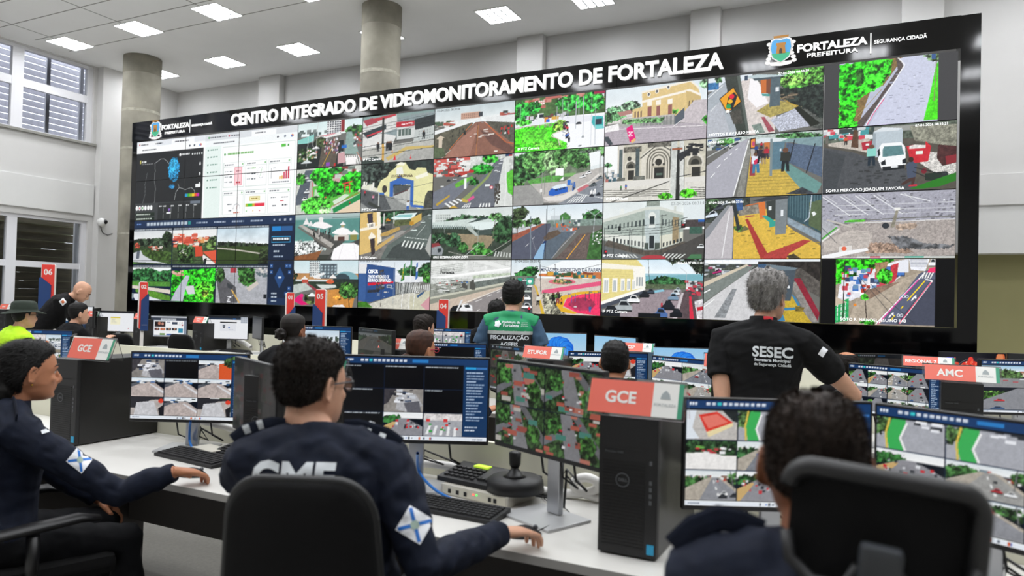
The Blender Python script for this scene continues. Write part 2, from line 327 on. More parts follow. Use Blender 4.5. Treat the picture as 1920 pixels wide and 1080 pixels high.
def f40(c):
    c.G('7f9896', 'a8aca8', 0, 30); c.P('88979a', [0, 14, 100, 4, 100, 50, 0, 50], .08); c.P('d4d4d2', [0, 10, 48, 2, 50, 30, 0, 52], .06); c.P('b83a44', [4, 8, 46, 0, 48, 4, 22, 12]); c.P('a84450', [0, 8, 14, 4, 22, 14, 6, 20]); c.P('2f3a40', [0, 34, 34, 20, 34, 30, 8, 48]); c.P('c83c48', [6, 40, 28, 31, 29, 34, 7, 43]); c.P('dadad8', [0, 50, 28, 38, 48, 46, 40, 78, 0, 76], .05)
    c.R('c42a38', 48, 18, 73, 29); c.S('f2d8dc', 10, 56, 21, 70, 25, 2.5, 1.6); c.R('ccd0ce', 49, 30, 74, 54); c.grid('5a6a64', [51, 33, 69, 33, 69, 48, 51, 48], 4, 1, .8, .9); c.P('2b3234', [73, 16, 100, 10, 100, 34, 74, 38], .2); c.P('bcc2c0', [74, 38, 100, 32, 100, 62, 72, 62]); c.grid('9aa0a0', [78, 40, 96, 36, 96, 58, 78, 60], 5, 4, .5, .5)
    c.P('b4b4ae', [0, 68, 100, 58, 100, 100, 0, 100], .1); c.P('c8b06a', [34, 90, 62, 70, 100, 72, 100, 77, 64, 76, 38, 96]); c.P('a8a8a4', [44, 100, 64, 80, 100, 78, 100, 100], .1)
    c.R('2e302c', 28, 6, 31, 62); c.P('c89a3c', [28.5, 60, 31.5, 60, 32, 96, 29, 96]); c.P('38443f', [0, 92, 12, 86, 22, 86, 32, 96, 32, 100, 0, 100], .15)
    for y in (18, 24, 30, 37): c.L('39403f', .8, [0, y+6, 50, y-2, 100, y-10])
    for y in (56, 64, 76): c.L('2a3230', 1.1, [0, y+8, 100, y-4+(y-64)*.3])
    for x in (23, 36, 38, 40, 41): c.man(x, 76, 20, '1e2226')
    c.man(86, 58, 18, '22262a'); c.P('d83038', [45, 96, 47, 84, 49, 96]); c.P('d83038', [68, 96, 69, 86, 70, 96]); c.R('d89030', 43, 76, 44, 80)
def f41(c):
    c.R('2a3330', 0, 0, 100, 52, .4, 5); c.T('39443e', [0, 2, 40, 0, 46, 20, 24, 40, 0, 46], .8); c.P('8f9290', [0, 46, 30, 58, 100, 74, 100, 100, 0, 100], .1, 2); c.P('54585a', [0, 52, 34, 66, 44, 96, 20, 100, 0, 80], .15)
    c.P('dcdccc', [4, 40, 8, 44, 16, 42, 20, 50, 30, 54, 30, 62, 0, 50]); c.S('e8e8e0', 5, 4, 36, 24, 52, 2, 8)
    c.P('dfdca6', [24, 50, 28, 36, 38, 28, 40, 20, 48, 12, 52, 4, 62, 2, 68, 16, 76, 20, 78, 14, 90, 16, 92, 26, 100, 30, 100, 94, 82, 98, 72, 90, 72, 50, 42, 44, 42, 72, 24, 58], .04); c.P('f0eedc', [48, 6, 56, 0, 62, 4, 60, 8]); c.P('f0eedc', [76, 32, 92, 24, 94, 32, 78, 38])
    c.P('e8e8e0', [50, 12, 58, 10, 60, 26, 50, 26]); c.P('3a68b4', [41, 40, 50, 36, 54, 26, 60, 34, 74, 40, 74, 90, 70, 90, 70, 48, 46, 46, 46, 70, 41, 70]); c.P('4c5254', [47, 48, 70, 50, 62, 62, 48, 70], .15); c.P('b8bab6', [46, 70, 66, 60, 70, 52, 70, 92, 56, 82], .1); c.L('7a2028', 1, [47, 68, 66, 58])
    c.S('6a5a40', 15, 44, 29, 74, 32, 1.5, 3); c.P('3f3c38', c.ell(34, 54, 3.5, 8)); c.P('4a4c46', [90, 72, 94, 62, 100, 62, 100, 98, 88, 98], .3); c.P('3f6ab8', [71, 88, 88, 92, 88, 97, 71, 93]); c.P('4070b8', [25, 60, 34, 62, 34, 66, 26, 64])
    c.L('2f3434', .8, [20, 66, 100, 90]); c.L('3c4040', .7, [70, 54, 100, 46]); c.man(6, 66, 12, 'b03040'); c.man(18, 78, 14, 'c88aa0', '33363c'); c.R('c8ccc8', 25.5, 58, 26.5, 92); c.man(67, 100, 20, 'd8dce0', '2a62b0'); c.P('3a3e3a', [10, 84, 12, 78, 30, 92, 24, 94])
def f42(c):
    c.R('3c4540', 0, 0, 100, 26, .3); c.T('31543a', [28, 0, 66, 0, 60, 14, 30, 24]); c.P('5f6a66', [34, 66, 90, 12, 100, 10, 100, 100, 32, 100], .1, 2); c.P('444b4a', [38, 96, 48, 74, 62, 62, 100, 76, 100, 100], .1); c.P('7c7a76', [0, 92, 70, 36, 90, 18, 84, 30, 40, 70, 30, 100, 0, 100], .2); c.P('9a9894', [30, 60, 60, 40, 66, 42, 40, 66])
    c.P('d8b874', [0, 2, 28, 0, 30, 60, 20, 82, 0, 90], .04); c.P('f0ead8', [24, 0, 29, 0, 32, 62, 26, 66]); c.P('f0e8d4', [0, 34, 30, 28, 30, 33, 0, 40]); c.P('3a3440', [10, 4, 18, 2, 19, 22, 12, 24]); c.P('efe8da', [10, 24, 22, 22, 22, 33, 12, 36]); c.grid('3c3840', [13, 25, 21, 24, 21, 31, 13, 33], 4, 1, .5, .8); c.P('3c3436', [15, 54, 22, 52, 23, 86, 18, 92]); c.P('f2ecdc', [13, 52, 17, 42, 23, 50, 23, 54, 14, 57])
    c.P('c8a868', [22, 74, 50, 48, 50, 54, 24, 82]); c.P('4a4c4c', [30, 30, 46, 26, 46, 36, 32, 46], .3); c.P('b89858', [30, 46, 56, 32, 58, 38, 40, 50, 30, 52], .1); c.P('dcecec', [44, 14, 56, 6, 80, 5, 74, 17, 50, 18]); c.P('8ac0c0', [48, 12, 56, 8, 74, 8, 72, 14]); c.P('58603e', [46, 18, 74, 18, 74, 28, 50, 32], .3); c.P('ccac5c', [72, 16, 86, 6, 86, 20, 72, 32]); c.R('b88830', 70, 22, 76, 30); c.S('c08030', 8, 38, 16, 44, 20, 2, 2)
    c.car(76, 42, 9, 'c4d0cc', .7); c.car(88, 26, 6, 'c8d4d0', .7); c.car(96, 12, 5, 'b8c4c0', .7); c.car(98, 18, 5, '7f8c88', .7); c.car(33, 36, 9, '24282a', .7)
    c.grid('dfe4e0', [62, 60, 92, 66, 88, 80, 58, 72], 6, 1, .42, 1.); c.L('d4dcd8', 1.2, [64, 54, 96, 60]); c.L('d0d8d4', 1, [80, 52, 92, 30]); c.P('aeb0ac', [92, 78, 98, 50, 100, 48, 100, 96]); c.R('dcdcd8', 34, 4, 35, 30); c.R('d4d4d0', 48, 2, 49, 26)
def f43(c):
    c.sky('bccad8', 'e4eaee', 36); c.T('2f5a34', [56, 20, 72, 12, 84, 16, 90, 8, 100, 4, 100, 44, 60, 40]); c.B('4c8a3c', 94, 34, 6, 12); c.R('dfe0e2', 0, 8, 12, 28)
    c.P('2e4f86', [12, 8, 20, 9, 52, 16, 53, 72, 16, 88, 0, 84, 0, 28, 11, 28], .05); c.P('3a5c94', [0, 30, 11, 28, 11, 86, 0, 84], .06); c.P('cc2038', [14, 47, 50, 43, 50, 47, 14, 53]); c.P('dfe3e8', [52, 30, 90, 34, 90, 44, 60, 46, 52, 44]); c.P('686c6c', [53, 46, 78, 46, 74, 70, 53, 74], .3, 3); c.grid('b4b8b4', [54, 47, 88, 46, 84, 66, 54, 70], 10, 1, .35, 1.); c.grid('e4e6e4', [74, 52, 100, 48, 100, 66, 76, 66], 10, 1, .3, 1.)
    c.P('cac8bc', [14, 92, 58, 70, 78, 66, 90, 70, 84, 100, 20, 100], .12, 2); c.P('c8c6b0', [72, 74, 100, 60, 100, 100, 74, 100], .08); c.P('cc98a0', [88, 90, 100, 72, 100, 98, 96, 100]); c.P('3a5a80', [82, 72, 92, 62, 92, 66, 84, 76]); c.P('3f7a24', [0, 88, 12, 86, 22, 98, 0, 98], .3)
    c.S('3c3a38 55504c', 80, 26, 20, 37, 60, 1.6, 3); c.L('3a3532', 1.2, [34, 40, 33, 96]); c.R('e8ecee', 41, 51, 48, 57); c.R('40506a', 42, 52, 47, 56); c.P('2a2e38', [14, 62, 32, 60, 30, 66, 14, 68], .3)
    for x, k in ((65, 64), (73, 74), (82, 80)): c.L('eef0f0', 1.3, [x+1, 2, k-2, 98])
    c.P('2a7a40', [64, 10, 66, 6, 65, 40, 60, 44]); c.L('e0c030', 1.4, [64, 14, 62, 40]); c.P('2a7a40', [73, 0, 75, 0, 75, 14, 73, 16]); c.P('3c6ab4', [81, 8, 83, 4, 83, 36, 80, 40]); c.P('e8eaf0', [81, 16, 83, 14, 83, 22, 81, 24]); c.L('9aa4a8', .8, [51, 4, 50, 90]); c.S('d0d0cc', 10, 28, 40, 56, 84, 3, .8)
def f50(c):
    c.sky('9db0b6', 'd4dcdc', 36, .12); c.S('b05a4c 6a6f6a d8dcd8 4a6048', 40, 0, 28, 26, 38, 5, 4); c.R('c8a08c', 34, 14, 58, 26); c.grid('8a6f64', [34, 15, 58, 15, 58, 25, 34, 25], 9, 3, .6, .5); c.R('3c4248', 56, 15, 61, 24); c.P('e4e8e8', [16, 30, 88, 22, 100, 34, 60, 40, 40, 38], .06); c.R('a8484c', 84, 24, 100, 34, .2); c.S('b05a4c 3a3f3c', 8, 82, 20, 100, 32, 5, 4)
    c.P('e8eaea', [0, 44, 50, 30, 51, 33, 0, 52]); c.P('dfe2e2', [62, 28, 100, 26, 100, 42, 74, 42], .04); c.P('5c5a4c', [0, 52, 48, 34, 50, 36, 20, 96, 0, 100], .25, 4); c.P('57564c', [64, 34, 100, 42, 100, 78, 92, 76], .25); c.P('cfc2ae', [3, 60, 8, 54, 14, 60, 11, 60, 10, 84, 6, 84, 6, 62])
    c.P('8a6152', [52, 34, 63, 34, 100, 84, 100, 100, 12, 100], .1, 3); c.P('a07464', [30, 70, 54, 40, 56, 40, 46, 100, 14, 100], .08); c.P('6a4c44', [58, 50, 76, 60, 100, 90, 94, 100, 72, 80], .1); c.L('b87840', 1.4, [56, 40, 54, 100]); c.L('3c3432', 1, [55, 38, 54, 76]); c.L('c86a3c', 1.4, [48, 36, 20, 84]); c.L('c86a3c', 1.8, [64, 36, 90, 78, 100, 82]); c.L('d4ccc0', 1, [22, 84, 10, 100])
    c.S('e4dcd4', 12, 44, 50, 74, 64, 4, 1.4); c.R('dcd4cc', 76, 92, 80, 95); c.car(61, 36, 3, '9aa0a4'); c.S('2c2e30 c03838', 22, 84, 44, 98, 62, 1.4, 4); c.S('2a2c2a', 12, 22, 44, 40, 58, 1.2, 4); c.man(89, 66, 9, 'e0e0e0'); c.P('57644a', [0, 76, 12, 80, 16, 96, 0, 100], .2)
def f51(c):
    c.R('c8ccc8', 0, 0, 100, 30, .2, 4); c.S('b8443c c86058 8c3430 d8d8d4 e8e8e6 5c605c', 120, 0, 0, 46, 36, 7, 5); c.R('2c4030', 62, 0, 78, 10, .4); c.P('6a6f78', [80, 10, 88, 8, 78, 100, 30, 100, 44, 74], .07); c.P('737883', [0, 66, 30, 46, 50, 36, 44, 60, 22, 90, 10, 100, 0, 100], .08); c.P('d4d8d4', [88, 8, 94, 6, 98, 60, 100, 100, 78, 100], .06); c.P('5cba3c', [92, 36, 100, 30, 100, 80, 94, 74, 92, 50], .2); c.L('e4e6e4', 1.6, [90, 10, 92, 60, 90, 100])
    c.P('63ac3c', [28, 52, 40, 42, 52, 38, 44, 50, 30, 60], .2); c.P('8a9a60', [38, 82, 62, 50, 76, 26, 70, 44, 50, 74, 46, 88]); c.B('2a8a30', 62, 26, 14, 10); c.B('3a9c34', 72, 8, 10, 8); c.B('2f7a30', 52, 50, 6, 8)
    c.P('d05a90', [44, 84, 52, 76, 54, 80, 47, 88]); c.P('b89a3c', [4, 90, 22, 72, 22, 76, 6, 94]); c.P('c0a850', [38, 80, 46, 86, 44, 90, 36, 86])
    for q in ([14, 90, 34, 80, 40, 84, 22, 100], [42, 92, 50, 90, 48, 100, 36, 100], [60, 92, 74, 92, 74, 100, 58, 100]): c.grid('e6e8e8', q, 4, 1, .5, 1.)
    for x, y in ((80, 24), (84, 18), (79, 32), (82, 34), (86, 12)): c.car(x, y, 4, 'd8dce0', .9)
    for x, y, k in ((34, 38, '30343a'), (28, 44, 'c8ccd0'), (20, 46, '2c3036')): c.car(x, y, 5, k, .9)
    c.R('f0f2f2', 40, 42, 43, 62); c.R('d8dada', 10, 54, 14, 57); c.R('e0e4e4', 66, 56, 72, 60); c.E('d85060', 74, 62, 2, 3); c.E('f4f0f0', 74, 62, 1.2, 1.8); c.S('4a4640', 50, 78, 55, 84, 92, 1.5, 4); c.L('4a4e4c', .8, [30, 0, 30, 50]); c.R('c03030', 46, 26, 52, 32); c.P('c4a040', [22, 98, 28, 94, 34, 100, 22, 100]); c.R('203c60', 90, 0, 98, 5); c.R('b02030', 94, 2, 98, 5)
def f52(c):
    c.sky('b8c4c2', 'ccd8d4', 26, .1); c.R('cfd6d2', 4, 10, 24, 26); c.grid('8a9492', [4, 10, 24, 10, 24, 26, 4, 26], 8, 3, .5, .5); c.T('3d5a40', [16, 22, 40, 12, 58, 16, 100, 18, 100, 32, 16, 32]); c.P('39443a', [0, 30, 100, 30, 100, 100, 0, 100], .25, 5)
    c.P('988a70', [20, 48, 58, 52, 82, 56, 70, 80, 40, 82, 24, 60], .12); c.P('c8d4d0', [0, 26, 54, 20, 60, 22, 78, 18, 84, 30, 82, 40, 66, 44, 40, 36, 0, 36], .06); c.P('dce8e6', [46, 28, 82, 28, 84, 32, 72, 44, 58, 42]); c.P('3c4a48', [44, 30, 60, 20, 72, 18, 70, 22]); c.P('465450', [56, 44, 82, 40, 80, 50, 58, 54], .1); c.grid('8a9a98', [0, 30, 56, 36, 56, 42, 0, 38], 20, 1, .5, .9); c.P('b0bab4', [44, 38, 50, 36, 60, 54, 56, 54])
    c.B('2c4a30', 10, 58, 12, 12); c.B('34563a', 28, 62, 10, 14); c.B('2c4a2e', 90, 48, 14, 22); c.B('3a6a34', 40, 76, 7, 10); c.B('3c7038', 60, 74, 8, 8); c.B('3f7a34', 64, 86, 14, 8); c.P('6c706a', [30, 90, 78, 94, 100, 70, 100, 100, 20, 100], .12); c.L('a8a8a0', 1.2, [22, 84, 44, 92, 70, 92, 100, 62])
    c.grid('c8ccc8', [80, 84, 100, 88, 100, 96, 78, 94], 6, 1, .4, 1.); c.B('5c8a54', 80, 18, 8, 7, .9, 3, 8); c.L('6a6c5c', 1.6, [80, 22, 76, 74]); c.P('8a3c40', [0, 68, 9, 66, 12, 72, 0, 76]); c.P('90969a', [0, 76, 12, 72, 16, 80, 14, 92, 0, 90], .1); c.P('2c3438', [8, 78, 13, 77, 13, 84, 9, 86]); c.L('b0b8b4', .8, [60, 34, 58, 90]); c.L('b0b8b4', .7, [16, 20, 17, 50]); c.L('dfe6e4', .8, [38, 100, 60, 70]); c.L('c8d0cc', .8, [4, 66, 10, 58, 14, 57])
def f53(c):
    c.R('dcdedc', 0, 0, 100, 40, .1, 5); c.grid('8a9088', [0, 14, 44, 4, 44, 22, 0, 30], 30, 5, .4, .4); c.grid('9aa09a', [54, 0, 98, 2, 98, 12, 54, 14], 26, 4, .45, .4); c.P('eceeec', [0, 34, 100, 14, 100, 20, 0, 40]); c.P('e4e6e4', [50, 0, 66, 0, 100, 14, 100, 22, 90, 18]); c.L('ffffff', 2.6, [0, 38, 60, 24, 100, 16]); c.R('c8ccc8', 0, 36, 100, 58, .2, 4); c.P('b8c4b0', [54, 30, 100, 24, 100, 30, 54, 36], .2)
    c.P('e6e8e6', [48, 40, 100, 28, 100, 31, 48, 44]); c.P('6c7470', [52, 44, 100, 31, 100, 42, 56, 60], .25, 3); c.P('949890', [0, 48, 54, 40, 58, 58, 0, 78], .2, 3); c.P('c4c4b4', [0, 74, 100, 40, 100, 44, 0, 84]); c.S('3c403e dfe1df 7a8078', 60, 2, 40, 46, 64, 5, 1.6); c.P('8a8c80', [0, 78, 100, 44, 100, 47, 0, 92]); c.S('50504c', 7, 42, 44, 62, 54, 3, 10)
    c.P('8f8a8a', [20, 100, 100, 44, 100, 100], .05); c.P('c8b8a8', [0, 88, 90, 50, 96, 50, 24, 100, 0, 100], .06); c.L('f0f0ee', 1, [40, 86, 100, 48])
    for q in ([72, 70, 78, 66], [58, 80, 66, 75], [84, 62, 88, 59], [74, 86, 80, 82], [88, 72, 92, 69], [60, 98, 64, 95]): c.L('eceae8', 1.2, q)
    c.P('e8eaec', [38, 96, 42, 86, 48, 84, 54, 88, 55, 98, 40, 99]); c.P('15181c', [26, 98, 30, 90, 40, 87, 42, 90, 36, 100, 28, 100]); c.P('2c3034', [44, 88, 50, 86, 52, 92, 46, 93]); c.P('d8dadc', [34, 100, 40, 78, 43, 77, 36, 100]); c.S('c03838 3c70b8', 6, 10, 40, 50, 50, 2, 2)
def f60(c):
    c.R('4a6a3c', 0, 0, 100, 44, .3, 5); c.S('b86a60 c88a80 a8584c d8d8dc', 40, 10, 0, 100, 20, 7, 6); c.R('d8a8a0', 22, 6, 34, 14); c.grid('f4f0f0', [22, 5, 34, 5, 34, 14, 22, 14], 5, 2, .6, .5); c.T('2f9a38', [0, 8, 14, 6, 22, 20, 14, 40, 0, 44]); c.B('2fa03a', 22, 18, 8, 12); c.B('3aa040', 62, 16, 16, 14); c.B('3cb044', 86, 18, 14, 18); c.R('f2f4f8', 0, 40, 100, 100); c.P('e6e8ee', [0, 44, 60, 40, 100, 44, 100, 52, 0, 58]); c.B('4cc23a', 10, 44, 9, 7); c.S('7a4448 c8c8cc 3c4450', 26, 8, 34, 60, 40, 3, 5); c.R('a03050', 88, 0, 100, 5)
    c.T('4ede22', [0, 56, 36, 50, 50, 50, 58, 60, 44, 70, 44, 76, 60, 88, 60, 100, 0, 100], .35, 3, 3); c.B('8ac04a', 52, 56, 8, 10); c.T('66e83a', [10, 62, 36, 60, 40, 84, 8, 84], .3, 3); c.T('7ae848', [22, 84, 54, 84, 58, 96, 26, 98], .5, 3); c.L('b8b098', 1.6, [0, 54, 20, 52, 40, 52]); c.S('8a8a78', 16, 20, 53, 46, 55, .8, 4); c.L('d4ccb8', 2, [58, 64, 44, 70, 42, 74, 50, 80, 52, 92]); c.L('c8c0b4', 1.6, [58, 100, 63, 94])
    c.R('e4e8e8', 26, 30, 33, 44); c.R('283038', 28, 32, 33, 38); c.R('d89030', 34, 38, 38, 48); c.R('2a6ad0', 36, 42, 40, 48); c.R('d8a848', 42, 38, 50, 44); c.P('3ab0b4', [86, 56, 87, 44, 98, 46, 99, 68, 90, 68]); c.R('303a48', 90, 50, 97, 60); c.P('7ad0d0', [88, 62, 98, 62, 98, 68, 90, 68]); c.car(59, 52, 6, '505860'); c.car(72, 56, 7, '38404a')
    for x, y, k in ((57, 66, 'c84a70'), (60, 68, 'd03848'), (59, 82, '2a58a8'), (62, 88, '303848'), (61, 80, '8090d0'), (56, 62, '484858')): c.man(x, y, 11, k)
    for x, y0, y1 in ((54, 8, 46), (60, 14, 44), (69, 14, 64), (77, 6, 80), (85.5, 2, 96), (90, 20, 96), (48, 20, 50), (72, 6, 40), (6, 12, 50)): c.L('b8bec4', 1, [x, y0, x, y1])
    c.P('9aa0a4', [76, 78, 78, 78, 78.5, 82, 75.5, 82]); c.S('9aa0a8', 5, 54, 66, 58, 86, 3, 1.6); c.S('6c7078', 3, 70, 94, 76, 98, 2, 2.4)
def f61(c):
    c.R('dfe6e8', 0, 0, 100, 40); c.R('6a7864', 0, 10, 86, 60, .3, 5); c.T('3c6c3c', [0, 8, 16, 0, 40, 0, 44, 30, 24, 50, 0, 60]); c.B('55884a', 26, 20, 16, 22); c.B('7ea070', 48, 20, 14, 26); c.B('45703c', 54, 12, 10, 16); c.B('4c7c44', 76, 14, 16, 22); c.B('5a8850', 92, 8, 12, 12); c.B('5ca848', 6, 64, 8, 10); c.P('eef2f4', [84, 10, 96, 6, 98, 30, 86, 34]); c.R('f4f6f6', 48, 34, 57, 56); c.P('5ca04c', [16, 54, 40, 46, 58, 48, 50, 60, 26, 72], .25); c.R('7cb068', 58, 44, 70, 50)
    c.P('9a9a98', [0, 62, 20, 62, 40, 86, 34, 100, 0, 100], .08); c.P('b8b4b0', [20, 60, 58, 58, 70, 46, 100, 36, 100, 100, 36, 96, 34, 84], .06); c.P('dcd8d4', [34, 86, 56, 84, 84, 62, 96, 46, 98, 48, 64, 88, 56, 94, 40, 93]); c.P('868c94', [58, 94, 100, 56, 100, 100, 50, 100], .08); c.P('c07078', [72, 74, 82, 66, 86, 68, 74, 80], .1)
    c.P('2a62c0', [41, 76, 44, 70, 60, 66, 62, 70, 62, 78, 46, 84, 41, 83]); c.P('dce8f0', [44, 68, 50, 64, 60, 62, 61, 68, 47, 72]); c.grid('1c3a6a', [47, 72, 60, 68, 60, 72, 48, 76], 3, 1, .75, .8); c.R('2c70cc', 61.5, 56, 65, 66)
    for x, y, w, k in ((78, 54, 7, 'f0f2f4'), (84, 48, 7, 'eef0f2'), (89, 70, 8, '5a6468'), (96, 58, 7, '788084'), (100, 72, 8, 'a0a8ac')): c.car(x, y, w, k, .8, -2)
    c.S('f0f0f0', 4, 86, 78, 100, 82, 1.4, 10); c.grid('f2f4f4', [68, 88, 84, 84, 78, 98, 60, 98], 6, 1, .4, 1.); c.L('e8ecec', 1.2, [72, 82, 100, 92]); c.S('2c3440 4a70b0', 12, 66, 62, 70, 74, 1.2, 5)
    for x, a, b in ((33, 40, 84), (36, 42, 80), (96, 10, 50), (44, 30, 60)): c.L('8a8c88', 1, [x, a, x, b])
    c.R('e8e8e6', 31, 70, 33.5, 76); c.car(88, 88, 5, '2a3038', 1.); c.car(95, 86, 5, '2a3038', 1.)
def f62(c):
    c.sky('b8ccd8', 'e2eaec', 34); c.T('39482e', [0, 4, 12, 0, 20, 12, 14, 26, 0, 30]); c.T('4a6a40', [0, 26, 16, 26, 30, 22, 34, 30, 20, 34, 0, 44]); c.P('4c8044', [52, 22, 60, 14, 66, 22, 66, 30, 54, 30], .3); c.T('3c6a3c', [78, 18, 92, 10, 100, 16, 100, 34, 80, 34]); c.R('c8d0d4', 44, 20, 54, 30); c.R('7a8c84', 40, 28, 100, 40, .25); c.R('c8ccd0', 0, 34, 30, 50, .15); c.P('9c5a48', [0, 54, 34, 34, 38, 34, 6, 62, 0, 66], .15)
    c.P('585c6c', [0, 68, 38, 34, 44, 34, 44, 44, 26, 100, 0, 100], .06); c.P('7c8088', [44, 40, 62, 40, 72, 50, 58, 70, 40, 100, 26, 100], .12, 2); c.P('5c6874', [40, 64, 56, 50, 70, 50, 56, 74, 46, 100, 26, 100], .1); c.P('1f3a6a', [38, 64, 40, 64, 36, 100, 24, 100], .05); c.P('8eb4d4', [26, 96, 34, 72, 38, 70, 36, 100, 26, 100]); c.P('625448', [36, 60, 42, 50, 52, 46, 56, 52, 46, 62, 38, 66], .15); c.P('685c58', [52, 96, 76, 54, 92, 52, 84, 100, 46, 100], .22, 2); c.P('3f6a38', [88, 54, 100, 46, 100, 100, 84, 100], .35, 4); c.S('e8e8ec', 24, 90, 52, 100, 74, 1.4, 1.4)
    c.L('d8a040', 2, [82, 56, 62, 100]); c.L('a8aab0', 1.2, [60, 40, 72, 50, 56, 78, 46, 98]); c.L('e0e0e4', .9, [16, 76, 20, 70]); c.L('e0e0e4', .9, [24, 62, 26, 58]); c.L('3a3a40', 1.2, [39.5, 0, 39, 100]); c.L('7a8690', 2.4, [21, 20, 22, 100]); c.L('8a8e98', 1, [22, 55, 28, 84]); c.R('d87838', 50, 34, 52.5, 42); c.S('e0e4e4 c86040 4a5860', 22, 56, 30, 80, 48, 2, 4)
    for q in ([90, 66, 92, 22, 82, 10], [92, 22, 98, 14], [48, 36, 48, 6, 44, 10], [57, 34, 57, 22], [66, 34, 66, 18]): c.L('b8c0c4', 1.1, q)
    c.B('3a5a34', 6, 34, 7, 7); c.B('4a7040', 18, 34, 5, 6); c.B('4c7044', 28, 32, 5, 5); c.L('4a3a30', 1.2, [6, 38, 6, 52])
def f63(c):
    c.sky('b4c8d4', 'e6ecee', 36, .14); c.T('2f6a34', [4, 26, 18, 14, 30, 12, 34, 24, 22, 34, 4, 36]); c.R('6a7468', 0, 30, 30, 50, .3, 3); c.P('f0f4f6', [30, 24, 42, 12, 58, 2, 100, 0, 100, 22, 30, 26]); c.P('c87848', [32, 26, 100, 22, 100, 34, 32, 30], .15); c.S('2c7a84 d8a040 8a4a34 3c5a3a', 26, 42, 24, 98, 32, 4, 5); c.P('cfc4ba', [28, 34, 100, 34, 100, 100, 26, 100], .08); c.P('e05a80', [36, 56, 100, 38, 100, 46, 42, 62, 36, 62]); c.P('d86a7c', c.ell(58, 40, 15, 5)); c.B('8a7a50', 58, 40, 11, 4); c.S('4a6a3c 2c5a5c', 14, 50, 36, 68, 42, 2, 3)
    c.P('4a4f52', [8, 40, 20, 36, 26, 46, 30, 100, 18, 100], .1); c.P('b0a498', [24, 46, 30, 48, 38, 96, 26, 100], .08); c.P('d8b43c', [26, 44, 30, 50, 40, 100, 36, 100, 30, 60]); c.T('9a9886', [36, 60, 60, 62, 54, 80, 64, 100, 40, 100], .6, 3); c.P('e0b030', [52, 82, 58, 66, 76, 58, 100, 54, 100, 60, 78, 62, 62, 72, 60, 86, 76, 96, 72, 98, 58, 94]); c.P('ee3a68', [60, 84, 64, 70, 80, 62, 100, 59, 100, 100, 76, 96], .1, 2); c.B('a83858', 80, 80, 14, 12, .1)
    c.R('3aa88c', 18, 34, 26, 46); c.R('2f9a80', 8, 34, 13, 40); c.E('e8f0ee', 22, 40, 2.5, 3)
    for x, y, w, k in ((16, 40, 5, 'd8dce0'), (22, 50, 6, 'e8eaec'), (20, 60, 8, 'b8c0b8'), (18, 74, 11, 'f0f0f0'), (19, 90, 12, 'e8eaec'), (10, 44, 4, '505860')): c.car(x, y, w, k, .9)
    c.man(22, 98, 12, 'd02838'); c.man(32, 84, 20, 'd8d8d0'); c.man(49, 82, 22, '181a20'); c.man(54, 80, 22, '28242a', '8a3838'); c.man(58, 82, 12, 'd88030'); c.L('2c2e34', 1.3, [33, 4, 35, 64]); c.L('3a3c40', 1, [50, 8, 51, 36]); c.L('4a4e54', .7, [34, 12, 66, 22, 100, 8])
    for x, y in ((65, 60), (69, 64), (73, 62), (84, 60), (88, 56), (93, 58), (97, 56), (99, 62)): c.L('2a5a98' if x < 84 else '3a3f50', 1.2, [x, y, x, y+14+(x > 88)*10]); c.L('2a5a98', 1, [x, y+2, x+3, y+2])
    c.man(89, 94, 12, '2a60a0', '2a60a0'); c.S('d8d8d8', 3, 72, 84, 77, 86, 1.6, 1.6); c.B('4a6a38', 50, 66, 5, 3)
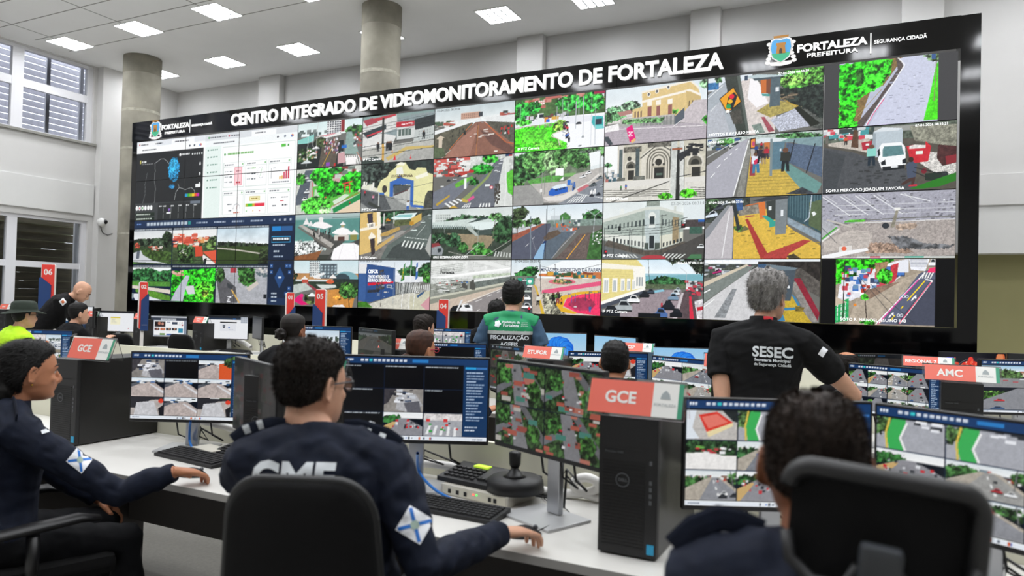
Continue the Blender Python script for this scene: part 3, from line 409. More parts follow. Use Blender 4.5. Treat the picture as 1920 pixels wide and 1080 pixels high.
def f70(c):
    c.sky('c4d4dc', 'eaf0f2', 60, .1); c.R('d8d4d0', 0, 40, 40, 62, .15); c.B('6a9a70', 10, 42, 10, 12); c.B('8aac8c', 26, 34, 10, 10); c.T('5a8a5c', [0, 44, 14, 40, 22, 52, 0, 62], .7); c.P('b08078', [12, 42, 26, 40, 28, 46, 16, 50])
    c.P('dcc288', [37, 12, 60, 8, 84, 0, 92, 16, 94, 34, 82, 60, 60, 60, 40, 56, 28, 54, 28, 40, 38, 36], .04); c.P('f2ece0', [37, 26, 84, 14, 94, 24, 94, 28, 84, 18, 37, 30]); c.P('eee8dc', [37, 10, 84, -2, 92, 12, 92, 15, 84, 2, 37, 13]); c.P('cdb47c', [80, 16, 94, 28, 94, 36, 82, 58])
    for x, y in ((44, 16), (52, 12), (63, 7)): c.E('f2eee4', x, y, 1.8, 4); c.E('5c5c60', x, y, 1.1, 2.6)
    for x in (45, 53.5, 65): c.P('f2ece0', [x-2.4, 28, x+2.4, 27, x+2.4, 36, x-2.4, 36]); c.P('94605c', [x-1.8, 38, x+2, 37, x+2, 54, x-1.8, 54])
    for x in (30, 33, 36): c.P('7c6458', [x, 44, x+1.6, 43, x+1.6, 54, x, 54])
    for x in (83, 86, 89): c.P('5c5040', [x, 34, x+1, 33, x, 50, x-1, 54])
    c.P('b0a8b0', [0, 74, 16, 68, 100, 72, 100, 100, 0, 100], .1, 2); c.P('c4bcc0', [70, 68, 88, 34, 100, 34, 100, 76], .1, 2); c.R('bcb8b4', 16, 54, 70, 66, .12, 2); c.P('a8a8a4', [15, 62, 70, 64, 70, 72, 14, 68], .1); c.grid('64686c', [36, 56, 70, 56, 70, 72, 36, 70], 26, 1, .4, 1.); c.P('57606a', [70, 58, 79, 44, 79, 62, 70, 74]); c.T('6a9a64', [18, 56, 60, 58, 58, 66, 18, 64], .6, 3); c.P('eceaea', [0, 66, 14, 62, 15, 74, 0, 76], .1); c.L('ece8ea', 1.2, [14, 72, 68, 76, 76, 66]); c.B('58a844', 70, 50, 3, 4); c.L('f0ecec', 1, [70, 76, 100, 78]); c.grid('c4bcc4', [10, 78, 100, 80, 100, 98, 0, 98], 16, 5, .9, .12)
    c.P('e0207c', [22, 72, 28, 66, 32, 92, 26, 97]); c.S('f8d0e0', 8, 25, 72, 28, 86, 1.6, 2.4); c.P('e8b878', [27, 94, 31, 90, 32, 94, 28, 99]); c.P('40484e', [0, 84, 4, 84, 9, 98, 5, 100, 0, 90]); c.B('3f9a34', 99, 68, 3, 7); c.B('88b088', 97, 8, 4, 8)
def f71(c):
    c.R('f2f4f4', 0, 0, 30, 60); c.R('c8c4b4', 14, 0, 100, 66, .1, 4); c.R('6f6c62', 20, 4, 38, 14, .5, 2); c.P('d8d4c8', [38, 20, 54, 0, 70, 14, 70, 64, 38, 64], .06); c.L('5c5c54', 2.4, [37, 26, 55, 2, 69, 18]); c.R('68665e', 44, 0, 72, 8, .5, 2)
    for k in range(7): r = 13-k*1.25; c.P('6c6a60' if k % 2 else 'd4cfc2', c.ell(55, 34, r, r*2.0)); c.R('6c6a60' if k % 2 else 'd4cfc2', 55-r, 34, 55+r, 62)
    c.R('2f302e', 51, 43, 60, 62); c.E('34342f', 55, 34, 3.4, 6); c.E('3c3c38', 50, 38, 1, 2); c.E('3c3c38', 60, 38, 1, 2); c.R('b4ae9e', 48, 40, 62, 43); c.R('586c60', 53, 53, 59, 57)
    for x, r in ((27.5, 6), (90, 8)): c.E('d8d4c8', x, 38, r, r*1.9); c.E('6a685e', x, 39, r*.8, r*1.5); c.E('33342f', x, 40, r*.5, r*1.); c.R('c4bfb0', x-r*.75, 42, x+r*.75, 62); c.R('33332f', x-r*.4, 46, x+r*.6, 62)
    c.E('3e3e3a', 26, 25, 2, 4); c.R('d8d4cc', 15, 0, 20, 64); c.R('5c6a6c', 15.5, 8, 19, 62, .15); c.R('4e5a5c', 32, 8, 36, 64, .2); c.R('6c6f68', 30, 56, 42, 66, .3); c.R('6c6f68', 14, 58, 22, 66, .3); c.R('b8a8a0', 0, 48, 8, 64); c.S('b07068 6a8090 c8c8c4 40606a e8e8e8', 24, 1, 46, 14, 64, 3, 5); c.L('4a5a3c', 1, [4, 34, 4, 60]); c.B('4a7a4c', 4, 34, 4, 4, .9, 3)
    c.R('d8d6ce', 0, 66, 100, 100, .06); c.P('dcdad4', [0, 64, 100, 62, 100, 70, 0, 76])
    for k in range(4): c.L('46463f', 1.1, [0, 79+k*3.4, 66, 82+k*3.4])
    c.grid('4a4a44', [86, 78, 100, 80, 100, 98, 86, 96], 1, 5, 1., .35); c.L('4c4c48', 2, [8, 100, 66, 68]); c.P('2c2e2c', [66, 12, 80, 10, 80, 100, 68, 100]); c.P('c8ccc8', [67, 0, 73, 0, 72, 100, 67, 100], .12); c.P('d4d6d2', [75, 0, 79, 0, 80, 100, 76, 100], .1); c.R('9c5c40', 68, 12, 78, 15); c.P('34363a', [74, 22, 84, 14, 92, 14, 96, 18, 86, 20, 76, 36], .2); c.S('2a2c2e', 26, 82, 6, 96, 26, 4, 3); c.L('2c2e30', 1.6, [72, 62, 100, 54]); c.B('5cd02c', 62, 93, 7, 6, .6, 3); c.B('58cc2a', 84, 90, 8, 8, .6, 3); c.man(18, 79, 8, '2a9a3c'); c.man(23, 79, 10, '4060b0', '8a4a4a')
def f72(c):
    c.sky('c8d4d4', 'e4eaea', 50, .1); c.R('dce4e6', 80, 0, 100, 44)
    c.P('a8b4ac', [0, 32, 44, 12, 44, 4, 57, 4, 57, 12, 80, 24, 80, 70, 57, 84, 44, 84, 0, 66], .08); c.P('bcc8c8', [43, 8, 57, 8, 58, 84, 43, 84], .06); c.P('d4d8d0', [0, 30, 44, 10, 57, 10, 80, 22, 80, 26, 57, 15, 44, 15, 0, 35]); c.R('8f9890', 44, 0, 57, 9, .2); c.P('dce0d8', [0, 56, 44, 60, 44, 82, 4, 66]); c.P('d8d8c8', [58, 60, 80, 54, 80, 70, 58, 82]); c.P('9a8a6c', [70, 28, 76, 30, 76, 70, 70, 74], .1)
    c.grid('3a4446', [4, 40, 44, 30, 44, 44, 4, 48], 10, 1, .35, .8); c.grid('3c4648', [59, 30, 80, 34, 80, 46, 59, 44], 7, 1, .35, .8); c.grid('3c4244', [10, 62, 43, 70, 43, 80, 10, 70], 9, 1, .45, .9); c.grid('383e40', [60, 72, 80, 64, 80, 70, 60, 80], 6, 1, .5, .9); c.E('e0e4e0', 50, 26, 3.5, 7); c.R('343e42', 47.5, 26, 52.5, 40); c.R('dde2de', 47, 40, 53, 46); c.R('2e3438', 47.5, 60, 52.5, 82); c.P('4c5650', [43, 72, 47, 72, 47, 84, 43, 82]); c.P('4c5650', [53, 72, 58, 72, 58, 82, 53, 84]); c.S('e4e8e4', 4, 18, 14, 22, 22, 2, 5); c.R('c8ccc4', 71, 10, 73, 20)
    for y in (42, 48, 52, 57): c.L('444a4a', .8, [2, y+4, 40, y, 62, y-2, 84, y-12])
    c.R('3c5c50', 86, 44, 98, 58, .2); c.R('4a4444', 82, 34, 100, 46, .25); c.R('2a62b0', 94, 34, 100, 38); c.P('5a544c', [6, 66, 44, 86, 58, 84, 82, 70, 84, 76, 58, 94, 44, 94, 2, 76], .2); c.P('676c6e', [0, 76, 44, 96, 40, 100, 0, 100], .06); c.P('4c4a48', [58, 92, 100, 58, 100, 100, 50, 100], .1)
    c.grid('d0d4d2', [16, 90, 34, 92, 38, 98, 20, 98], 5, 1, .5, 1.); c.grid('d0d4d0', [62, 90, 84, 92, 78, 100, 58, 98], 6, 1, .45, 1.); c.E('b04048', 52, 98, 12, 5); c.P('4a7a54', [88, 92, 98, 92, 98, 100, 84, 100]); c.car(97, 82, 7, 'd8dcdc', 1.1)
    for x, a, b in ((59.5, 24, 90), (30, 50, 88), (41, 30, 88), (12, 60, 100), (2, 44, 96), (77, 40, 74), (28, 46, 86)): c.L('3a403e', 1.3, [x, a, x, b])
    c.L('7a8280', 1, [20, 46, 29, 50, 30, 60]); c.R('23282a', 16, 42, 19, 50); c.R('2a1c1e', 78, 40, 82, 48); c.R('d83038', 79, 41, 81, 43); c.R('2a2024', 2, 84, 5, 92); c.R('d83040', 3, 85, 5, 88); c.L('3c4240', 1, [58, 26, 64, 25]); c.L('3c4240', 1, [78, 32, 84, 30])
def f73(c):
    c.sky('bcd8ea', 'f0f6f8', 34, .12); c.R('a4c8d4', 40, 24, 100, 34); c.P('7ab0bc', [44, 28, 100, 25, 100, 36, 44, 38]); c.T('2f5a34', [44, 40, 56, 30, 64, 28, 84, 36, 84, 46, 44, 46]); c.R('5c6a50', 44, 42, 90, 50, .3)
    c.P('e2d48c', [0, 0, 36, 0, 44, 16, 44, 48, 0, 76], .04); c.P('f2eee0', [0, 6, 42, 12, 44, 18, 0, 16]); c.P('f4f2ea', [32, 14, 44, 12, 45, 48, 34, 52]); c.P('f6f4ee', [0, 74, 44, 48, 45, 52, 0, 84]); c.P('4a505c', [0, 80, 44, 53, 45, 58, 0, 88]); c.grid('c8b878', [0, 18, 34, 20, 34, 50, 0, 66], 1, 9, 1., .08)
    for x, w in ((5, 5), (14, 4.4), (22, 3.6), (28, 3), (33, 2.6)):
        y = 34+x*.05; h = 26-x*.28; c.P('f6f4ee', [x-w*.6, y-2, x+w*.6, y-2, x+w*.6, y+h, x-w*.6, y+h]); c.P('aab4b8', [x-w*.36, y+2, x+w*.36, y+2, x+w*.36, y+h-2, x-w*.36, y+h-1]); c.L('eeeee8', 1, [x, y, x, y+h])
    for x in (36.5, 39, 41.5): c.P('a0a8ac', [x-.8, 30, x+.8, 30, x+.8, 46, x-.8, 46])
    c.P('988c92', [46, 60, 58, 52, 80, 52, 78, 70, 72, 100, 16, 100, 30, 80], .12, 2); c.P('8ac4d8', [50, 54, 62, 51, 64, 54, 52, 58]); c.P('5a4c50', [80, 56, 88, 50, 96, 60, 94, 100, 76, 100], .2, 3); c.P('d43048', [87, 62, 89, 62, 92, 100, 88, 100]); c.P('c8c0c4', [80, 56, 82, 56, 76, 100, 72, 100]); c.R('d8d0d4', 84, 40, 90, 52, .2); c.S('3c3f44 c8c8cc c04050', 40, 84, 36, 100, 60, 3, 3); c.P('d8d4d8', [92, 70, 100, 66, 100, 100, 95, 100], .2); c.P('c02c3c', [94, 80, 100, 78, 100, 84, 95, 86])
    for x, y, w, k in ((50, 58, 8, '3a4450'), (44, 64, 10, '22262c'), (33, 74, 13, 'eceef0'), (23, 88, 18, 'a8b0b4'), (10, 100, 20, '1c2026')): c.car(x, y, w, k, 1.05)
    for x, y, w, k in ((76, 54, 6, 'b8c4cc'), (74, 60, 8, 'dce4ea'), (72, 68, 10, '7a94ac'), (67, 84, 13, '20242c'), (60, 98, 14, '4a6aa0'), (75, 96, 12, '181c22')): c.car(x, y, w, k, 1.2)
    c.R('c02838', 60.5, 74, 62, 80); c.R('111418', 38, 92, 60, 100); c.T('2c3428', [64, 0, 100, 0, 100, 26, 92, 22, 84, 6, 70, 8], .8, 3, 8); c.L('4a4e50', .9, [47, 0, 49, 46]); c.L('b8bcc0', .8, [78, 14, 84, 22, 84, 40])
def f80(c):
    c.R('dce4ea', 0, 0, 40, 22); c.P('a8b0b8', [0, 28, 16, 8, 30, 6, 26, 100, 0, 100], .06, 2); c.P('b4b8c0', [0, 56, 12, 40, 22, 100, 0, 100], .08, 2); c.R('3c74a8', 0, 8, 10, 20, .3); c.T('5a8a58', [6, 0, 12, 0, 14, 8, 8, 10]); c.L('dce0e4', 1.2, [3, 56, 8, 46]); c.L('eceef0', 1.2, [0, 34, 14, 14])
    c.P('d4ccc8', [30, 10, 42, 6, 62, 56, 60, 100, 34, 100], .12, 2); c.P('f2f0f2', [38, 8, 44, 10, 54, 50, 44, 56, 36, 40]); c.P('a89a58', [44, 62, 60, 46, 84, 60, 56, 74], .25, 2); c.P('b89c44', [64, 44, 70, 42, 84, 56, 78, 62], .2, 2); c.P('b6bac8', [56, 78, 78, 62, 94, 92, 64, 98], .35, 1); c.P('a0505c', [48, 72, 51, 72, 60, 96, 55, 98], .15); c.P('7c8c84', [40, 84, 48, 82, 52, 98, 44, 100], .2); c.P('585c58', [80, 60, 100, 84, 100, 100, 92, 96], .4, 2); c.P('22261f', [76, 62, 80, 60, 98, 90, 90, 94])
    c.T('2b3430', [62, 30, 100, 20, 100, 84, 86, 66, 66, 46], .5); c.B('4c8c38', 78, 14, 20, 16, .8); c.B('5a9a40', 92, 10, 14, 18, .8); c.B('79b050', 74, 18, 12, 8, .8); c.S('8a7a64 5c5448', 16, 66, 38, 80, 48, 3, 2)
    c.P('b8c8cc', [34, 4, 44, 2, 70, 8, 62, 10, 42, 10]); c.P('4c5a62', [40, 8, 64, 9, 64, 12, 42, 12]); c.P('c87038', [47, 12, 52, 12, 52, 34, 48, 34]); c.P('7c4a34', [52, 12, 56, 12, 56, 36, 52, 34]); c.P('4a9a94', [48, 34, 55, 36, 55, 40, 49, 38]); c.P('56666e', [56, 12, 64, 11, 64, 56, 55, 57], .08); c.R('e0e4e8', 60, 26, 63, 33); c.R('3c4c60', 33, 2, 36, 10)
    c.P('3a403a', [15, 0, 28, 0, 38, 98, 28, 100, 22, 60], .2, 3); c.P('57605a', [26, 0, 29, 0, 38, 96, 36, 98]); c.P('4c4a44', [20, 60, 30, 56, 32, 80, 24, 80], .3, 2)
    c.P('2c2416', [10.5, 36, 23.5, 18, 31, 44, 18, 62]); c.P('e8a024', [11.5, 36.5, 23.2, 20, 30, 43.5, 18.3, 60]); c.P('20242a', [19, 34, 24, 27, 27, 34, 23, 56, 17, 50]); c.E('e0203c', 22, 34, 2.3, 4); c.E('e8b020', 20.6, 42, 2.2, 3.8); c.E('2a9a58', 19.2, 50, 2.2, 3.8); c.E('f4f0e8', 18.6, 58, 1.8, 2.6)
def f81(c):
    c.R('b8c4c0', 0, 0, 100, 14, .2); c.S('3c5a8a 4a5a54 c8ccc8 2c3438', 50, 0, 4, 34, 20, 4, 4); c.T('5a9a50', [10, 4, 24, 2, 26, 10, 14, 14]); c.P('aaaab4', [0, 46, 30, 10, 38, 4, 40, 10, 24, 100, 0, 100], .05, 2); c.P('8a8a84', [37, 6, 41, 6, 34, 100, 28, 100], .15); c.L('f2f4f6', 1.8, [38, 8, 32, 50, 25, 98]); c.L('c8cccc', 1.4, [0, 32, 20, 14, 34, 4])
    for q in ([4, 66, 8, 58], [10, 50, 13, 44], [16, 38, 19, 34], [21, 30, 23, 27], [26, 22, 28, 20]): c.L('f0f2f4', 1.3, q)
    c.P('c8ac50', [40, 24, 66, 46, 84, 86, 88, 100, 36, 100], .12, 2); c.grid('9a8440', [38, 52, 76, 52, 88, 98, 36, 98], 10, 9, .9, .14); c.P('9a4048', [40, 36, 44, 34, 44, 66, 39, 66], .15); c.P('b8b4b0', [40, 22, 48, 22, 48, 34, 40, 36], .1)
    c.T('4c7c4c', [60, 2, 80, 0, 100, 6, 100, 14, 62, 10]); c.P('7f9aa0', [56, 10, 100, 10, 100, 34, 76, 16, 56, 14], .08); c.P('55657c', [70, 16, 100, 26, 100, 74, 70, 46], .16, 2); c.grid('8c98b4', [76, 18, 94, 26, 92, 58, 74, 44], 20, 18, .25, .25); c.P('6a9490', [70, 46, 100, 84, 96, 98, 86, 98, 68, 58], .06); c.L('22262c', 1.8, [77, 12, 73, 46]); c.L('22262c', 1.8, [94, 20, 87, 66]); c.P('3c4046', [70, 98, 84, 88, 94, 98, 90, 100], .3)
    c.P('d8e0e4', [43, 8, 50, 5, 72, 9, 66, 13, 46, 13]); c.P('c87840', [51, 13, 56, 13, 56, 26, 52, 26]); c.P('5c7c8c', [59, 14, 69, 14, 66, 58, 58, 58], .07); c.R('dfe4ea', 64.5, 25, 66, 29); c.R('7c8c90', 56.5, 8, 58.5, 68); c.P('20242a', [39, 5, 44, 4, 44, 22, 39, 22]); c.P('e89040', [40, 7, 43.3, 6, 43.3, 20, 40, 20]); c.E('c04a78', 42, 14, 1.2, 4)
    c.man(44.5, 62, 34, 'dce0ee', '3a7aa0'); c.P('d03058', [42.5, 42, 46, 38, 47, 46, 43, 48]); c.man(48, 46, 26, '34303a'); c.man(44.5, 30, 14, '2a4a8a'); c.man(51, 48, 22, '2c2a30', 'a89068'); c.man(53.5, 40, 20, 'b03040', '3a3440'); c.man(69.5, 62, 38, '303430', '22262a'); c.man(49, 22, 10, 'c03040')
def f82(c):
    c.R('3f4640', 0, 0, 40, 40, .4, 4); c.T('3a5236', [0, 0, 12, 0, 14, 16, 0, 24]); c.P('bcb8bc', [0, 60, 22, 14, 26, 12, 25, 100, 0, 100], .05, 2); c.P('8a8e94', [0, 52, 20, 12, 23, 12, 4, 62, 0, 68]); c.L('e8e8ea', 1.6, [22, 22, 16, 98])
    c.P('d8b44c', [26, 28, 54, 20, 78, 56, 100, 80, 100, 100, 26, 100], .1, 3); c.P('8a8478', [30, 16, 50, 12, 52, 26, 30, 30], .3); c.S('7a6a3c a08a3c', 60, 28, 40, 98, 98, 2.4, 1.2); c.P('6c6a48', [28, 52, 36, 46, 40, 52, 30, 58], .4); c.B('5a8a3c', 30, 50, 4, 5); c.P('a83c38', [36, 36, 38.5, 35, 58, 98, 50, 100], .12, 2); c.P('b04440', [54, 92, 86, 70, 92, 72, 74, 92, 72, 100, 52, 100], .12, 2); c.L('c8703c', 2, [36, 14, 48, 10]); c.L('a85850', 2.4, [36, 32, 44, 30]); c.P('4c4434', [72, 96, 78, 92, 84, 100, 74, 100], .3)
    c.P('3c5660', [72, 0, 100, 0, 100, 62, 90, 50, 72, 34], .12, 3); c.grid('5a7880', [73, 0, 100, 0, 100, 46, 73, 30], 12, 1, .25, 1.); c.P('58684c', [90, 12, 100, 8, 100, 58, 90, 48], .1); c.P('8c9ca8', [72, 34, 100, 62, 100, 74, 72, 44], .16, 3); c.L('b4c0c8', 1.8, [92, 0, 90, 36, 86, 42]); c.P('e8ecec', [92, 28, 94, 26, 96, 30, 93.5, 34])
    c.P('3c4046', [42, 6, 56, 0, 74, 2, 72, 4, 50, 8]); c.P('d8783c', [47, 9, 53, 8, 54, 34, 49, 36]); c.P('3d4340', [54, 8, 62, 6, 62, 38, 55, 36]); c.P('3aa090', [50, 30, 54, 30, 62, 40, 62, 48, 57, 50, 57, 42]); c.P('7c8488', [62, 6, 72, 5, 71, 60, 62, 62], .06); c.R('e0e4e8', 66.5, 22, 68.5, 32); c.R('dfe6e6', 56, 16, 58.5, 22); c.P('30363a', [24, 10, 27, 10, 32, 52, 29, 53]); c.P('3c5a8a', [27, 2, 33, 2, 34, 20, 29, 22], .2)
    for x, y, w, k in ((6, 32, 11, 'd8e4f0'), (12, 20, 9, '484c54'), (18, 12, 6, 'a0a8b0')): c.car(x, y, w, k, 1., -3)
def f83(c):
    c.sky('d4dce4', 'e8eef0', 12); c.R('4c524c', 0, 8, 50, 30, .4, 3); c.S('c8ccd0 a03a60 3a4048 8a949c', 26, 0, 8, 40, 26, 4, 3); c.car(12, 24, 8, 'b03070', .8, -3); c.P('7c8480', [0, 42, 36, 12, 46, 10, 40, 20, 0, 72], .1, 2); c.P('cfc4b0', [0, 38, 38, 8, 40, 10, 0, 46]); c.P('ccccce', [0, 74, 40, 20, 48, 12, 48, 100, 0, 100], .07, 2); c.P('8c9094', [10, 96, 26, 48, 30, 48, 20, 96], .25, 3); c.L('f0f2f2', 1.6, [0, 80, 10, 66]); c.L('f0f2f2', 2, [0, 56, 6, 50])
    c.R('302c2a', 48, 4, 100, 40, .5, 4); c.P('585450', [66, 24, 84, 14, 100, 36, 100, 60], .3); c.P('8a2838', [78, 30, 84, 30, 100, 84, 98, 98], .15); c.P('8c8884', [74, 34, 80, 36, 99, 98, 92, 98], .2); c.P('c0a438', [54, 98, 66, 60, 76, 56, 94, 100], .16, 2); c.P('3f80a8', [76, 54, 80, 60, 84, 72, 82, 74]); c.P('3f80a8', [64, 78, 80, 76, 80, 80, 66, 82]); c.P('3f80a8', [62, 90, 70, 88, 72, 98, 64, 98]); c.P('7a6a30', [80, 74, 88, 76, 86, 82, 80, 82], .3)
    c.P('70808a', [50, 12, 56, 8, 82, 14, 78, 18, 54, 18]); c.P('4a5660', [68, 18, 80, 17, 76, 66, 66, 66], .06); c.R('3a5a7c', 48, 8, 55, 18); c.R('e4e8ec', 73, 42, 75, 46); c.P('403c3c', [56, 18, 68, 18, 66, 60, 58, 60], .2)
def f90(c):
    c.R('424244', 0, 0, 100, 100); c.view(12, 0, 86.5, 100); c.R('b8bcd0', 0, 0, 100, 100, .05, 3); c.P('8a7048', [0, 60, 46, 40, 66, 0, 44, 0, 20, 100, 0, 100], .25, 4); c.P('5c5250', [58, 0, 64, 6, 66, 16, 44, 60, 26, 100, 16, 100, 40, 60, 60, 18], .2); c.P('c8cce0', [66, 14, 62, 2, 68, 0, 90, 0, 100, 16, 94, 50, 88, 100, 32, 100, 46, 64], .05, 2)
    c.T('34d020', [0, 2, 40, -4, 56, 4, 50, 18, 44, 40, 36, 46, 26, 52, 20, 60, 18, 80, 14, 100, 0, 100], .75, 5, 8); c.B('3fd82a', 40, 16, 14, 18, .7, 5, 7); c.B('2cc81c', 10, 40, 12, 22, .7, 5, 7); c.T('2a5a20', [18, 12, 24, 10, 26, 34, 18, 40], .6); c.B('3ad424', 8, 96, 12, 8, .7)
    c.P('4ede20', [97, 20, 100, 10, 100, 98, 86, 98, 92, 60], .2); c.L('8a8a60', 1.4, [98, 4, 96, 70]); c.L('f0f0f6', 1.6, [60, 0, 67, 12, 56, 38, 40, 72, 28, 100]); c.L('e0508a', 1.3, [47, 60, 36, 82, 30, 98]); c.L('dfe3ee', 1, [76, 30, 77, 34]); c.L('dfe3ee', 1, [72, 46, 73, 52]); c.L('a89868', 1, [18, 86, 44, 46]); c.S('9ca0b4', 40, 50, 20, 90, 96, 3, 1); c.T('6a8a5c', [84, 0, 100, 0, 100, 14, 92, 10], .7); c.R('3c5a90', 93, 0, 97, 8); c.view()
def f91(c):
    c.R('58544c', 0, 0, 100, 100, .1, 5); c.R('5a6458', 0, 0, 100, 22, .4, 4); c.S('c8ccd0 4a9aa0 d04a5a 3c4a48 dfe3e3', 60, 0, 0, 42, 16, 5, 6); c.R('9a9c98', 40, 2, 70, 10); c.P('c0b8ae', [4, 22, 36, 18, 42, 44, 24, 34, 4, 26], .15, 2); c.P('8a8a7c', [66, 4, 100, 6, 100, 40, 70, 26], .35, 3); c.P('cfccc8', [68, 40, 100, 50, 100, 88, 84, 74, 74, 60], .3, 2); c.P('4f5256', [0, 28, 24, 38, 44, 54, 62, 66, 74, 96, 70, 100, 0, 100], .12, 3); c.S('383a3c', 40, 20, 50, 66, 88, 3, 1.6); c.P('44484c', [0, 30, 18, 42, 10, 100, 0, 100], .12)
    c.P('5c4434', [22, 30, 24, 4, 27, 4, 28, 32], .2); c.P('b03040', [30, 24, 38, 22, 38, 36, 31, 36]); c.R('e8e4e4', 33.5, 26, 36, 29); c.man(18, 26, 14, 'd85a3c'); c.R('6c6a64', 2, 10, 4, 22)
    c.P('b8c4cc', [39, 10, 46, 4, 61, 7, 61, 46, 41, 48], .04); c.P('98a4ac', [39, 10, 41, 12, 41, 46, 38, 40]); c.P('d8dfe4', [39, 9, 46, 3, 61, 6, 58, 9]); c.P('f0f2f4', [44, 32, 46, 27, 60, 27, 63, 34, 64, 60, 60, 66, 46, 66, 43, 52]); c.P('5c8488', [46.5, 36, 47.5, 32, 60.5, 32, 62.5, 46, 46.5, 48], .1); c.P('1c2228', [45, 56, 48.5, 52, 49, 60, 45.6, 60]); c.P('1c2228', [61, 54, 64, 51, 64, 59, 61.4, 59]); c.P('1e2226', [46, 63, 63, 61, 63, 67, 47, 69]); c.R('dfe3e6', 53, 62, 58, 65); c.P('1c2024', [42.6, 38, 44, 34, 44.6, 44, 43, 48])
    c.P('c82c38', [64, 34, 70, 32, 70, 38, 78, 38, 78, 28, 82, 36, 80, 58, 68, 60, 66, 48], .08); c.P('ded8d4', [66, 34, 70, 32, 78, 34, 78, 38, 66, 38], .2); c.R('e8f0e4', 71, 42, 76, 47); c.P('4c2c2c', [87, 34, 100, 38, 100, 62, 90, 66, 86, 54], .25); c.P('882c34', [92, 52, 100, 50, 100, 62, 93, 64])
    c.man(38, 60, 32, '8ad0c4', '22303c'); c.P('4a5468', [65, 78, 64, 62, 68, 55, 72, 62, 71, 82, 66, 86]); c.E('3a2a24', 67.5, 54, 2, 4); c.P('4a3430', [66, 82, 71, 80, 70, 92, 68, 92, 68, 86, 62, 92, 60, 90]); c.P('c03040', [66, 92, 72, 91, 72, 94, 66, 94]); c.P('26332a', [78, 76, 92, 74, 94, 80, 86, 88, 78, 86]); c.E('2c3034', 92, 78, 2.4, 4); c.E('7a2430', 77, 72, 2, 4); c.L('26282c', 1.4, [70, 66, 90, 78]); c.L('26282c', 1.4, [69, 72, 82, 84]); c.P('2c7a24', [66, 98, 84, 86, 100, 76, 100, 88, 88, 96, 76, 98]); c.grid('55565a', [88, 66, 100, 60, 100, 80, 90, 78], 7, 6, .3, .3)
def f92(c):
    c.R('a4a4b0', 0, 0, 100, 46, .14, 2); c.S('74747c 5a5a62', 90, 0, 2, 100, 44, 2, 1.4)
    for x in (0, 14, 26, 40, 60): c.L('e4e6ea', 1.4, [x, 4, x+22, 34 if x < 50 else 16]); c.L('d8dade', 1, [x+3, 3, x+12, 16])
    for y in (18, 26, 32): c.L('d4d6da', .8, [10, y+1, 100, y])
    c.P('a8a09c', [0, 54, 30, 44, 100, 44, 100, 96, 0, 100], .2, 2); c.P('bcb4ae', [2, 74, 22, 56, 40, 60, 38, 84, 2, 90], .14, 3); c.grid('9c9690', [20, 54, 40, 52, 42, 74, 22, 76], 5, 4, .9, .1); c.L('70706c', 1.8, [30, 42, 62, 40, 100, 39]); c.L('dcdcdc', 1.4, [26, 46, 100, 43]); c.T('a08878', [38, 76, 64, 78, 70, 92, 34, 92], .35, 3); c.T('6a6c70', [50, 66, 66, 68, 78, 78, 100, 80, 96, 86, 60, 86], .4, 6); c.T('b4a090', [56, 50, 72, 46, 72, 56, 58, 58], .3)
    c.P('b0b2b8', [0, 40, 14, 50, 8, 62, 0, 74], .12); c.L('4aa838', 2.6, [0, 70, 12, 52]); c.L('e0e0dc', 2.4, [0, 74, 14, 54]); c.P('5ac038', [18, 43, 22, 41, 34, 41, 34, 44, 18, 45], .3); c.L('c0bcb4', 2.6, [4, 40, 24, 52]); c.L('4c5054', 1, [0, 52, 12, 76])
    c.P('8a8678', [53, 54, 57, 28, 59, 28, 56, 54], .2); c.P('e8e8e4', [56, 24, 60, 24, 60, 28, 56, 29]); c.E('33383e', 49.5, 51, 2.8, 4.6); c.P('dcd8d4', [14, 82, 24, 80, 24, 90, 14, 90]); c.P('f0f0f2', [0, 96, 14, 90, 36, 84, 37, 88, 22, 94, 10, 99, 0, 100]); c.E('e06a4c', 18, 85, 2, 3.4); c.R('d4d8d4', 28, 97, 100, 100); c.R('4ab8a0', 64, 97, 78, 99); c.R('c04a5a', 38, 97, 46, 99); c.R('f2f2f4', 0, 99, 52, 100); c.S('e8eaee', 1, 91, 15, 92, 16, 1, 2)
